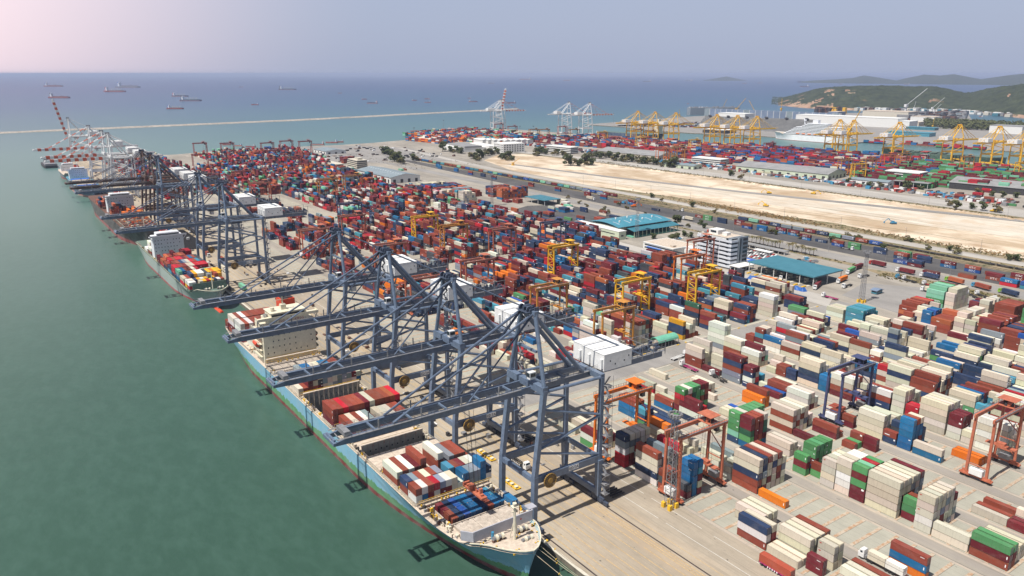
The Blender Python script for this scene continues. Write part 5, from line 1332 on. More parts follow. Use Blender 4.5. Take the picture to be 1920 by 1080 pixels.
def sideway(parent, xs, y0, y1, z, step=1.5, mats=("yellow_safety", "deck_buff", "steel_dark", "cream_ship")):
    for x in xs:
        b = MB(); s = 1 if x > 0 else -1
        b.mat("cream_ship"); b.beam((x, y0, z+1.05), (x, y1, z+1.05), .09, .09); b.beam((x, y0, z+.55), (x, y1, z+.55), .06, .06)
        y = y0
        while y < y1:
            b.mat("cream_ship"); b.beam((x, y, z), (x, y, z+1.1), .09, .09)
            b.mat(rnd.choice(mats)); w_ = rnd.uniform(.2, .7); b.box(x-s*1.5-w_, x-s*1.5+w_, y, y+rnd.uniform(.3, 1.2), z, z+rnd.uniform(.5, 1.7)); y += step
        b.obj("side_rail", parent)
def hatch(parent, X0, X1, y0, y1, z, mat="hatch_pale", n=3):
    b = M(mat); w_ = (X1-X0)/n
    for i in range(n): b.box(X0+i*w_+.08, X0+(i+1)*w_-.08, y0, y1, z-.9, z)
    b.mat("steel_dark")
    for i in range(int((X1-X0)/2.5)):
        for y in (y0+.2, y1-.5): x = X0+.6+i*2.5; b.box(x, x+.3, y, y+.3, z, z+.13)
    return b.obj("hatch_cover", parent)
def lashing(parent, X0, X1, y, z, h=2.6):
    b = M("deck_buff"); b.box(X0, X1, y-.55, y+.55, z, z+.25)
    x = X0
    while x < X1: b.beam((x, y-.5, z), (x, y-.5, z+h), .14, .14); b.beam((x, y+.5, z), (x, y+.5, z+1.2), .12, .12); x += 2.46
    b.mat("yellow_safety"); b.beam((X0, y-.55, z+h), (X1, y-.55, z+h), .12, .12); b.beam((X0, y+.55, z+1.2), (X1, y+.55, z+1.2), .1, .1)
    for i in range(9): xx = rnd.uniform(X0, X1); b.box(xx, xx+.5, y-.4, y+.1, z+.25, z+.9)
    return b.obj("lashing_bridge", parent)
# ---- the big light blue ship
s1 = root("container_ship", (127, 170, 0))
tag(s1, "light blue container ship with green band moored at the quay nearest the camera", "ship")
S1holes = [(31.5, 46.5, 11.6), (92, 98.6, 14.0), (139, 163.5, 14.0)]
dk1, zt1 = hull(s1, "hull_lightblue", "deck_buff", 32.2, 300, 9.5, fore=(20, 2.4), bowlen=(44, 98), bul=1.0, holes=S1holes)
for h0, h1, hx, zf in ((31.5, 46.5, 11.6, 8.0), (92, 98.6, 14.0, -2), (139, 163.5, 14.0, -2)):
    b = M("hold_dark"); b.sheet(rect(-hx, hx, h0, h1), zf)
    b.add([(-hx, h0, zf), (hx, h0, zf), (hx, h0, 9.5), (-hx, h0, 9.5)], [(3, 2, 1, 0)]); b.add([(-hx, h0, zf), (-hx, h1, zf), (-hx, h1, 9.5), (-hx, h0, 9.5)], [(0, 1, 2, 3)]); b.add([(hx, h0, zf), (hx, h1, zf), (hx, h1, 9.5), (hx, h0, 9.5)], [(3, 2, 1, 0)])
    b.mat("bulkhead_beige"); b.add([(-hx, h1, zf), (hx, h1, zf), (hx, h1, 9.5), (-hx, h1, 9.5)], [(0, 1, 2, 3)])
    b.mat("deck_buff")
    for x in (-hx-.3, hx): b.box(x, x+.3, h0, h1, 9.5, 10.8)
    b.box(-hx-.3, hx+.3, h0-.3, h0, 9.5, 10.8)
    b.obj("cargo_hold", s1)
def bulk(y, z0=5.0, z1=12.4):
    b = M("bulkhead_beige"); b.box(-14, 14, y+.35, y+.8, z0, z1); b.mat("steel_dark")
    for i in range(12): x = -14+i*2.46; b.mat("deck_buff"); b.box(x-.12, x+.12, y+.1, y+.35, z0, z1); b.mat("steel_dark"); b.box(x+1.0, x+1.5, y+.3, y+.36, z1-3.4, z1-2.8)
    b.mat("yellow_safety"); b.beam((-14, y+.5, z1+1), (14, y+.5, z1+1), .1, .1); b.mat("deck_buff"); b.box(-14.2, 14.2, y+.2, y+1.6, z1, z1+.15)
    b.mat("funnel_red"); [b.box(-14+i*2.46-.1, -14+i*2.46+.1, y-.02, y+.0, z1-.9, z1-.4) for i in range(0, 12, 2)]
    b.obj("bulkhead", s1)
bulk(98.2); bulk(163.2); bulk(217.5, 9.5, 12.6)
hatch(s1, -11, 11, 20.6, 31, 10.6); hatch(s1, -15.4, 15.4, 49, 55.8, 11.1); hatch(s1, -15.4, 15.4, 56, 62.6, 11.1); hatch(s1, -15.4, 15.4, 63.8, 76.6, 11.1); hatch(s1, -15.4, 15.4, 78.8, 91.4, 11.1, "deck_buff")
hatch(s1, -14.4, 14.4, 110.6, 123.6, 11.1); hatch(s1, -15.6, 15.6, 124, 137, 11.1); hatch(s1, -15.6, 15.6, 166.5, 179.5, 11.1, "deck_buff"); hatch(s1, -15.4, 15.4, 180.6, 188.6, 11.0); hatch(s1, -15.4, 15.4, 189.6, 202.6, 10.2); hatch(s1, -15.4, 15.4, 203.4, 215.8, 10.4)
hatch(s1, -15.6, 15.6, 243.6, 256.6, 11.1, "deck_buff"); hatch(s1, -15.6, 15.6, 257, 270, 11.1, "deck_buff"); hatch(s1, -15, 15, 270.6, 283.6, 11.1, "deck_buff"); hatch(s1, -14, 14, 284.2, 291, 11.1, "deck_buff")
for y in (47.9, 77.8, 109.2, 123.8, 165.2, 180, 216.8, 242.6): lashing(s1, -15.4, 15.4, y, 10.2)
b = M("breakwater_grey")                                   # the wave breaker across the forecastle
yb, zb = 17.2, 11.8
b.beam((-11.6, yb, zb+1.7), (11.8, yb, zb+1.7), .45, 3.8); b.beam((-11.6, yb, zb+1.7), (-14.2, yb+3.6, zb+1.5), .45, 3.4); b.beam((11.8, yb, zb+1.7), (14.2, yb+3.4, zb+1.6), .45, 3.6); b.box(11.2, 14.4, yb+.6, yb+3.6, zb+3.3, zb+3.7)
for x in range(-11, 12, 2): b.beam((x, yb+1.6, zb), (x, yb+.2, zb+3.3), .15, .4)
b.mat("letter_red"); b.disc((7.0, yb-.26, zb+1.9), (0, 1, 0), .32, .05, 12); b.obj("wave_breaker", s1)
b = M("cream_ship"); mx_, my_ = -.3, 10.2
b.tube((mx_, my_, 12), (mx_, my_, 24.5), .55, 8, .38); b.beam((mx_+1.6, my_+.4, 12), (mx_+.3, my_, 19.5), .22, .22); b.beam((mx_-.2, my_+2.4, 12), (mx_, my_+.2, 19.5), .22, .22); b.beam((mx_-1.3, my_, 22.6), (mx_+1.3, my_, 22.6), .25, .25); b.box(mx_-1.1, mx_+1.1, my_-1, my_+1, 24.3, 24.5)
for q in ((-1, -1), (1, -1), (-1, 1), (1, 1)): b.beam((mx_+q[0], my_+q[1], 24.5), (mx_+q[0], my_+q[1], 25.6), .1, .1)
b.disc((mx_, my_, 25.3), (0, 0, 1), .7, .5, 10); b.obj("foremast", s1)
for wa in ((-4.6, 13.4, 11.9, 1.3), (2.8, 7.6, 11.9, 1.1), (4.6, 13.0, 11.9, 1.2)): b = MB(); winch(b, *wa); b.obj("mooring_winch", s1)
b = M("truck_blue"); b.tube((-5.8, 14.8, 12), (-5.8, 14.8, 14.6), .5, 8)
for x, y in ((-8, 10), (-3, 4.6), (4.4, 4.4), (8.4, 9), (9.8, 13.6), (-10.4, 14)):
    if x == -8: b.obj("vent_post", s1)
    b = M("steel_dark"); b.box(x-.9, x+.9, y-.35, y+.35, 11.95, 12.05)
    for o in (-.5, .5): b.mat("yellow_safety"); b.tube((x+o, y, 12), (x+o, y, 12.8), .26, 8); b.mat("steel_dark"); b.tube((x+o, y, 12.5), (x+o, y, 12.7), .34, 8)
    b.obj("bollard", s1)
clutter(s1, "deck_fittings", ["steel_grey", "yellow_safety", "steel_dark", "cream_ship", "deck_brown", "deck_buff"], -14.6, -11.9, 24, 47, 9.5, 60, 1.8); clutter(s1, "deck_fittings", ["steel_grey", "yellow_safety", "steel_dark", "cream_ship", "deck_brown", "deck_buff"], 11.9, 14.4, 22, 47, 9.5, 60, 1.8)
clutter(s1, "deck_fittings", ["steel_dark", "yellow_safety", "cream_ship", "deck_brown"], -9, 9, 2.5, 15.5, 11.95, 26, .6, .8)
sideway(s1, (-15.75, 15.75), 50, 214, 9.5); sideway(s1, (-15.4, 15.4), 240, 286, 9.5)
# superstructure
sup = M("cream_ship"); y0, y1 = 220.0, 233.0
sup.box(-14.2, 14.2, y0, y1, 9.5, 30.5); sup.box(-11, 11, y0-.4, y1-1, 30.5, 33.2); sup.box(-16.4, 16.4, y0-.8, y0+4.6, 33.2, 33.6); sup.box(-9, 9, y0, y1-2, 33.6, 36.4)
sup.box(-16.4, 16.4, y0-.8, y0-.6, 33.6, 34.7); sup.box(-16.4, -16.2, y0-.6, y0+4.6, 33.6, 34.7); sup.box(16.2, 16.4, y0-.6, y0+4.6, 33.6, 34.7); sup.box(-9.6, 9.6, y0-.6, y1-1.4, 36.4, 36.7)
for z in (13, 16.5, 20, 23.5, 27): sup.box(-16.2, -14.2, y0+2, y1+1, z, z+.18); sup.box(14.2, 16.2, y0+2, y1+1, z, z+.18); sup.box(-16.2, -16.1, y0+2, y1+1, z+.18, z+1.2); sup.box(16.1, 16.2, y0+2, y1+1, z+.18, z+1.2)
for s in (-1, 1): sup.beam((s*14.2, y0+.4, 29.5), (s*16.2, y0+.4, 33.2), .3, .5)
so = sup.obj("superstructure", s1)
gw = M("glass_dark")
for z in (14.6, 17.8, 21.0, 24.2, 27.6):
    for i in range(9):
        if rnd.random() < .72: x = -12.4+i*3.0+rnd.uniform(-.3, .3); gw.box(x, x+.55, y0-.06, y0, z, z+.75)
gw.box(-8.8, 8.8, y0-.05, y0, 34.5, 35.7); [gw.box(-14.26, -14.2, y0+2+i*2.2, y0+2.6+i*2.2, z, z+.7) for i in range(5) for z in (14.6, 18, 21.4, 24.8)]
gw.obj("windows", so)
tmN = text_mesh("NO SMOKING", 2.1, "letter_red"); to = bpy.data.objects.new("lettering", tmN); COL.objects.link(to); to.parent = so; to.location = (1.5, y0-.48, 31.8); to.rotation_euler = (PI/2, 0, 0)
b = M("funnel_red"); b.box(2.5, 10.2, y1+5, y1+14, 14, 38.0); b.mat("steel_dark"); b.box(3.2, 9.5, y1+6, y1+13, 38.0, 38.5); b.tube((5, y1+8, 38), (5, y1+8, 40), .5, 8); b.tube((7.5, y1+9, 38), (7.5, y1+9, 40.2), .5, 8); b.obj("funnel", s1)
b = M("cream_ship"); b.box(1.2, 11.5, y1+1, y1+15, 9.5, 26); b.tube((-1, y0+5, 36.7), (-1, y0+5, 46), .45, 8, .25); b.beam((-4, y0+5, 42), (2, y0+5, 42), .25, .25); b.beam((-3, y0+5, 44.4), (1, y0+5, 44.4), .9, .25); b.box(-2.4, .4, y0+3.6, y0+6.4, 36.7, 39.4); b.disc((-7, y0+4, 38), (0, 0, 1), 1.1, 1.6, 12); b.obj("radar_mast", s1)
b = M("gantry_orange"); b.mat("funnel_red"); b.tube((-15.9, y0+5, 19.4), (-15.9, y0+11, 19.4), 1.35, 10, 1.1); b.obj("lifeboat", s1); b = M("funnel_red"); b.tube((15.9, y0+5, 19.4), (15.9, y0+11, 19.4), 1.35, 10, 1.1); b.obj("lifeboat", s1)
clutter(s1, "deck_fittings", ["cream_ship", "steel_grey", "house_white"], -12, 11, y0+1, y1-2, 33.6, 26, 2.2, 1.4)
# mooring lines
for i, ((ax, ay, az), (bx, by)) in enumerate((((130, 172, 12.2), (150.5, 139.0)), ((131.5, 172.6, 12.2), (148.5, 146)), ((128, 171, 11.6), (146.0, 118)), ((134.5, 174, 12.4), (147.5, 160)))):
    b = M("rope"); pts = []
    for k in range(13): t = k/12; pts.append((ax+(bx-ax)*t, ay+(by-ay)*t, az+(.4-az)*t-3.0*math.sin(PI*t)*(1 if i < 3 else .5)))
    for p, q in zip(pts, pts[1:]): b.tube(p, q, .09, 5)
    b.mat("yellow_safety"); b.disc(pts[2], Vector(pts[3])-Vector(pts[2]), .42, .15, 8)
    tag(b.obj("mooring_line"), ["bow mooring line with a yellow rat guard, upper right of three", "short mooring line closest to the light blue bow", "longest bow mooring line running out of the bottom of the photo", "mooring line from the starboard bow of the light blue ship"][i], "mooring line", "bow mooring lines")
# a dry container lifted by the nearest ship crane: spreader and ropes belong to that crane
b = M("gantry_salmon"); b.box(-21.6, -19.2, -9.2, 3.0, 17.6, 18.2); [b.box(-22+rnd.uniform(0, 2), -20.4+rnd.uniform(0, 1.6), -8+i*1.1, -7.2+i*1.1, 18.2, rnd.uniform(18.6, 20.4)) for i in range(10)]
b.obj("spreader", proto); b = M("steel_dark"); [b.beam((-20.4+q[0], -3+q[1], 19), (-20.4+q[0], q[1], 48), .09, .09) for q in ((-.8, -1.6), (.8, -1.6), (-.8, 1.6), (.8, 1.6))]; b.obj("hoist_ropes", proto)
# ---- generic container ship
def cship(name, X, Y, B, L, zd, hm, deck, sup_y, sup_w, sup_h, label, fun="funnel_red", bul=1.2, fore=(26, 2.6), nwin=9, wsup="white_ship", bulb=None):
    s = root(name, (X, Y, 0)); tag(s, label, "ship")
    dk, zt = hull(s, hm, deck, B, L, zd, fore=fore, bowlen=(38, 80), bul=bul)
    b = M(wsup); w2 = sup_w/2; b.box(-w2, w2, sup_y, sup_y+12, zd, zd+sup_h-3); b.box(-w2*.75, w2*.75, sup_y-.3, sup_y+9, zd+sup_h-3, zd+sup_h); b.box(-B/2-.4, B/2+.4, sup_y-.8, sup_y+3.6, zd+sup_h-3.3, zd+sup_h-2.9); b.box(-B/2-.4, B/2+.4, sup_y-.85, sup_y-.7, zd+sup_h-2.9, zd+sup_h-1.8)
    for q in (-1, 1): b.beam((q*w2, sup_y+.5, zd+sup_h-6.5), (q*(B/2+.2), sup_y+.5, zd+sup_h-3.2), .4, .5)
    b.tube((0, sup_y+4, zd+sup_h), (0, sup_y+4, zd+sup_h+8), .4, 8, .25); b.beam((-2.5, sup_y+4, zd+sup_h+5), (2.5, sup_y+4, zd+sup_h+5), .3, .3); b.box(-w2*.6, w2*.6, sup_y+1, sup_y+6, zd+sup_h, zd+sup_h+.3)
    so = b.obj("superstructure", s)
    g = M("glass_dark"); g.box(-w2*.7, w2*.7, sup_y-.36, sup_y-.3, zd+sup_h-2.0, zd+sup_h-.9)
    z = zd+2.5
    while z < zd+sup_h-4:
        for i in range(nwin):
            if rnd.random() < .7: x = -w2+1.2+i*(sup_w-2.4)/nwin; g.box(x, x+.6, sup_y-.07, sup_y, z, z+.8)
        z += 3.0
    g.obj("windows", so)
    b = M(fun); b.box(-2.8, 2.8, sup_y+13.5, sup_y+20, zd+2, zd+sup_h+2.5); b.mat("steel_dark"); b.box(-2.2, 2.2, sup_y+14, sup_y+19.5, zd+sup_h+2.5, zd+sup_h+3.2); b.obj("funnel", s)
    b = MB(); winch(b, -B*.16, 11, zt(11)+.02, 1.2); winch(b, B*.16, 11, zt(11)+.02, 1.2); b.mat("cream_ship"); b.tube((0, 14, zt(12)), (0, 14, zt(12)+13), .4, 8, .25); b.obj("bow_gear", s)
    if bulb:
        b = M(bulb); b.tube((0, -4.5, WL-.2), (0, 10, WL-1.4), 1.5, 10, 2.2); b.disc((0, -4.5, WL-.2), (0, 1, 0), 1.1, 1.2, 10); b.obj("bulbous_bow", s)
    return s, dk, zt
s2, dk2, zt2 = cship("container_ship", 128.4, 541, 28.6, 236, 8.2, "hull_palegreen", "deck_green", 150, 24, 21, "pale green container ship fully loaded with coloured boxes, second from the camera", bulb="funnel_red", fore=(22, 2.4))
b = M("deck_green"); b.box(-11.6, 11.6, 22.0, 22.6, 9.0, 14.2); b.obj("wave_breaker", s2)
for y in (24.6, 38, 51.5, 65.5, 79, 92.5, 106.5, 120): hatch(s2, -13.4, 13.4, y, y+12.8, 9.55, "deck_green")
for y in (160, 174): hatch(s2, -12.6, 12.6, y, y+12.8, 9.55, "deck_green")
sideway(s2, (-14.0, 14.0), 30, 228, 8.2, 3.0)
s3, dk3, zt3 = cship("container_ship", 128.2, 783, 32.2, 290, 13.6, "hull_black", "deck_brown", 140, 26, 20, "black container ship with a red waterline, third from the camera", bulb="hull_redbrown", fore=(22, 2.8))
for y in range(30, 130, 15): hatch(s3, -14.2, 14.2, y, y+12.6, 15.4, "deck_brown")
for y in range(172, 220, 15): hatch(s3, -14.2, 14.2, y, y+12.6, 15.4, "deck_brown")
for x in (-14.8, 14.8):
    b = M("cream_ship")
    for i in range(26): y = 30+i*3.6; b.beam((x, y, 13.6), (x, y, 16.4), .25, .25); b.beam((x, y, 16.2), (x, y+3.6, 16.2), .2, .2)
    b.obj("side_rail", s3); clutter(s3, "deck_fittings", ["gantry_orange", "steel_grey", "cream_ship", "funnel_red"], -12, 12, 28, 100, 15.4, 50, 1.6, 3.0)
s4, dk4, zt4 = cship("container_ship", 130, 1150, 30, 190, 9, "hull_navy", "teal_roof_light", 150, 24, 16, "navy ship with pale blue hatches, fourth along the quay", fun="funnel_red", bulb="hull_redbrown")
for y in range(34, 140, 16): hatch(s4, -12, 12, y, y+14, 10.2, "court_blue" if y % 3 else "hatch_pale")
s5, dk5, zt5 = cship("container_ship", 130, 1352, 26, 120, 7, "hull_grey", "deck_buff", 84, 20, 12, "grey ship with a buff deck, fifth along the quay")
b = root("barge", (118, 1580, 0)); tag(b, "dark open barge at the far end of the quay", "barge")
q = M("steel_dark"); q.poly([(-9, 0), (9, 0), (11, 14), (11, 66), (9, 76), (-9, 76), (-11, 66), (-11, 14)], -4, 2.6); q.obj("hull", b); q = M("steel_grey"); q.box(-8.5, 8.5, 8, 58, 2.6, 5.0); q.box(-6, 6, 60, 70, 2.6, 9); q.obj("hatch_coaming", b)
# ---- cruise liner in the far basin
cr = root("cruise_ship", (1697, 1045, 0), 0.02); tag(cr, "white cruise ship berthed across the far basin", "ship")
hull(cr, "hull_white", "deck_buff", 27, 215, 12.5, fore=(30, 2), bowlen=(48, 70), bul=1.0, nm="hull")
cr.rotation_euler = (0, 0, PI+0.02); cr.location = (1697, 1262, 0)
b = MB()
for i in range(9):
    z = 12.3+i*3.3; a = 34+i*6.5+(i > 5)*10; e = 205-i*3.5-(i > 6)*26
    b.mat("white_ship"); b.box(-13+i*.35, 13-i*.35, a, e, z+1.6, z+3.4); b.mat("glass_dark"); b.box(-12.3+i*.35, 12.3-i*.35, a+.4, e-.4, z, z+1.6)
    b.mat("white_ship")
    for k in range(int((e-a)/4)): b.box(-12.95+i*.35, -12.65+i*.35, a+k*4, a+k*4+.5, z-.02, z+1.6); b.box(12.65-i*.35, 12.95-i*.35, a+k*4, a+k*4+.5, z-.02, z+1.6)
b.obj("superstructure", cr)
b = M("white_ship"); b.box(-5, 5, 108, 122, 37, 50); b.beam((0, 84, 39), (0, 80, 53), 1.2, 2.5); b.disc((0, 84, 48), (0, 0, 1), 3, 3, 12); b.disc((3, 94, 38), (0, 0, 1), 2, 3, 12); b.obj("funnel", cr)
b = M("gantry_orange"); 
for i in range(6):
    for x_ in (12.6, -12.6): b = M("gantry_orange"); b.tube((x_, 70+i*16, 15.8), (x_, 79+i*16, 15.8), 1.2, 8); b.obj("lifeboat", cr)
# ---- long dark vehicle carrier beyond the pier, and merchantmen at anchor
def dirv(a, b_): return math.atan2(b_[1]-a[1], b_[0]-a[0])
X0, Y0 = G(1288, 216, -2); X1, Y1 = G(1383, 214.5, -2)
vc = root("vehicle_carrier", (X0, Y0, 0), dirv((X0, Y0), (X1, Y1))-PI/2); tag(vc, "long dark grey flat-sided vessel beyond the car park pier", "ship")
Lc = math.dist((X0, Y0), (X1, Y1)); b = M("office_grey"); b.poly([(-15, 6), (0, 0), (15, 6), (16, 30), (16, Lc), (-16, Lc), (-16, 30)], -4, 27); b.obj("hull", vc)
b = M("steel_grey"); b.box(-14, 14, 8, Lc-6, 27.0, 27.4)
for i in range(16): yy = rnd.uniform(12, Lc-20); b.box(-8, rnd.uniform(-4, 8), yy, yy+rnd.uniform(3, 9), 27.4, 27.4+rnd.uniform(1, 4))
b.mat("house_white"); [b.box(-12, -9, 14+i*11, 18+i*11, 27.4, 30) for i in range(8)]; b.obj("deck_houses", vc)
def seaship(x, y, wpx, hm, kind, flip, label, nm="cargo_ship"):
    X, Y = G(x, y, -2); a, c = G(x-wpx/2, y, -2), G(x+wpx/2, y, -2); L = math.dist(a, c)*rnd.uniform(1.0, 1.05); L = min(L, 330)
    s = root(nm, (X, Y, 0), dirv(a, c)-PI/2+(PI if flip else 0)+rnd.uniform(-.12, .12)); B = L*.15; zd = L*.05
    b = M(hm); b.poly([(0, -L/2), (B*.35, -L*.44), (B*.5, -L*.34), (B*.5, L*.46), (B*.38, L/2), (-B*.38, L/2), (-B*.5, L*.46), (-B*.5, -L*.34), (-B*.35, -L*.44)], -4, zd); b.add([(0, -L/2-L*.01, zd+L*.02), (B*.5, -L*.36, zd), (-B*.5, -L*.36, zd), (0, -L*.36, zd+.1)], [(0, 2, 3), (0, 3, 1), (0, 1, 2)]); b.obj("hull", s)
    b = M("white_ship"); sy = L*.33; b.box(-B*.42, B*.42, sy, sy+L*.07, zd, zd+L*.12); b.box(-B*.5, B*.5, sy, sy+L*.03, zd+L*.12, zd+L*.145); b.tube((0, sy+L*.02, zd), (0, sy+L*.02, zd+L*.19), L*.005, 6); b.obj("superstructure", s)
    b = M(rnd.choice(["funnel_red", "steel_dark", "court_blue"])); b.box(-B*.15, B*.15, sy+L*.08, sy+L*.11, zd, zd+L*.15); b.obj("funnel", s)
    if kind == 'b':
        b = M("deck_green" if rnd.random() < .5 else "deck_brown")
        for k in range(5): b.box(-B*.33, B*.33, -L*.36+k*L*.135, -L*.36+k*L*.135+L*.1, zd, zd+L*.012)
        b.mat("cream_ship")
        for k in range(4): yy = -L*.245+k*L*.135; b.tube((0, yy, zd), (0, yy, zd+L*.1), L*.008, 6); b.beam((0, yy, zd+L*.08), (B*.1, yy-L*.08, zd+L*.065), L*.006, L*.006)
        b.obj("hatches_and_derricks", s)
    elif kind == 't':
        b = M("deck_brown"); b.box(-B*.06, B*.06, -L*.4, L*.3, zd, zd+L*.02); b.beam((0, -L*.1, zd), (0, -L*.1, zd+L*.07), L*.01, L*.01); b.obj("deck_pipes", s)
    tag(s, label, "ship", None)
SEA = [(101, 162.5, 35, "hull_redbrown", 't', 1, "dull red ship at anchor, top left of the breakwater row"), (112, 184, 42, "hull_redbrown", 't', 1, "red-hulled tanker at anchor just above the raised striped boom"),
 (216, 172.5, 42, "hull_redbrown", 'b', 1, "brownish freighter with its bridge at the left, left of the longest ship"), (241, 164.5, 47, "hull_grey", 't', 1, "longest grey ship at anchor at upper left"),
 (338, 181, 30, "hull_navy", 'b', 1, "navy freighter directly behind a bigger one left of centre"), (358, 189.5, 40, "hull_navy", 'b', 1, "navy freighter with white bridge, front one of the overlapping pair"), (329, 204.5, 31, "hull_redbrown", 'b', 1, "reddish freighter nearest the breakwater on the left"),
 (539, 168.5, 32, "hull_navy", 'b', 1, "lone navy freighter on open water in the upper middle"), (478, 197, 14, "hull_redbrown", 't', 0, "tiny red vessel alone below the navy freighter"), (452, 163.5, 8, "hull_grey", 't', 0, "tiny pale vessel on the upper left sea"),
 (683, 186.5, 10, "hull_redbrown", 't', 1, "small dark vessel left behind another in mid sea"), (698, 194, 20, "hull_navy", 't', 0, "dark tanker in mid sea with bridge at the right"), (777, 188.5, 9, "hull_grey", 't', 1, "small grey vessel in mid sea"), (801, 186, 10, "hull_redbrown", 't', 0, "small reddish vessel above another right of mid sea"), (802, 192.5, 12, "hull_navy", 't', 0, "small dark vessel below a reddish one right of mid sea"),
 (887, 191, 16, "hull_grey", 't', 1, "pale grey coaster left of the raised white boom"), (880, 184.5, 6, "hull_grey", 't', 0, "speck of a white boat left of the raised white boom"), (942, 187.5, 7, "hull_navy", 't', 0, "small dark boat right of the raised white boom"), (958, 193.5, 18, "hull_navy", 't', 0, "dark low vessel right of the raised white boom"),
 (637, 175, 7, "hull_navy", 't', 0, "tiny dark vessel far out in the upper middle"), (921, 156.5, 10, "hull_navy", 't', 0, "distant dark ship above the raised white boom"), (985, 149.5, 22, "hull_redbrown", 't', 0, "distant reddish ship near the horizon in the middle"), (1063, 151.5, 14, "hull_redbrown", 't', 0, "distant reddish ship right of the middle horizon"),
 (1178, 154, 8, "hull_grey", 'b', 0, "distant small ship left of the small island"), (1213, 153.5, 16, "hull_navy", 't', 0, "distant tanker left of the small island"), (1291, 152, 14, "hull_grey", 't', 0, "distant vessel on the horizon left of the small island"), (1396, 156.5, 8, "hull_redbrown", 't', 0, "distant red ship right of the small island"), (1425, 156, 9, "hull_redbrown", 't', 0, "second distant red ship right of the small island"),
 (1508, 163, 18, "hull_navy", 't', 0, "dark tanker left of the wooded headland"), (1531, 155, 9, "hull_redbrown", 't', 0, "red ship before the far islands above the headland's slope"), (1576, 158, 8, "hull_grey", 'b', 0, "pale ship before the far islands"), (1648, 155.5, 12, "hull_redbrown", 't', 0, "reddish ship below the far island's left peak"), (1790, 156, 8, "hull_grey", 't', 0, "distant vessel above the dip of the headland"), (1700, 158.5, 10, "hull_grey", 'b', 0, "pale ship above the headland near the raised dock crane")]
for a in SEA: seaship(*a)
for (x, y, w_, l) in [(425, 272, 10, "white tug moored by the red skyline gantries, left one"), (470, 276, 12, "white tug moored behind the container yard's far edge"), (447, 274, 9, "small harbour tug between two larger tugs"), (622, 268, 14, "white patrol boat at the far tip of the yard, left of the quay shed"), (636, 267, 10, "smaller white boat beside the patrol boat at the far tip"), (597, 272, 14, "navy tug by the tall red gantry cranes"),
                      (1110, 252, 16, "white ship with blue funnel at the far quay"), (1500, 284, 14, "white harbour vessel with a tall bridge before the cruise ship"), (1640, 214, 9, "white round-topped boat near the shipyard"), (1839, 219, 8, "small boat in the inlet at far right"), (1290, 195, 4, "speck of a boat beyond the vehicle carrier")]:
    seaship(x, y, w_*1.6 if y > 240 else w_, "hull_grey" if "white" in l else "hull_navy", 'n', 0, l, "workboat")
dg = root("container_ship", (*G(1728, 312, -2), 0), PI/2-0.2); tag(dg, "dark green ship's bow showing between the far yellow cranes", "ship")
Xq, Yq = quayx(830)+17, 830
dg.location = (Xq, Yq+40, 0); dg.rotation_euler = (0, 0, PI+0.16)
hull(dg, "hull_green", "deck_green", 28, 220, 10, fore=(26, 3), bowlen=(40, 70))
for y in (30, 46, 62, 78, 94, 110): hatch(dg, -12, 12, y, y+13, 12.5 if y % 4 else 17, "gantry_red" if y % 3 == 0 else "deck_green")
wc = root("container_ship", (quayx(1330)+17, 1400, 0), 0.16); tag(wc, "ship with a tall cream bridge and red funnel mark moored behind the far yellow cranes", "ship")
hull(wc, "hull_navy", "deck_green", 28, 200, 9, fore=(24, 2.5)); b = M("cream_ship"); b.box(-9, 9, 10, 22, 9, 36); b.box(-13, 13, 10, 14, 36, 39); b.box(-4, 4, 13, 19, 39, 48); b.obj("superstructure", wc); b = M("funnel_red"); b.disc((-6, 26, 36), (1, 0, 0), 3, 3, 12); b.obj("funnel_mark", wc)
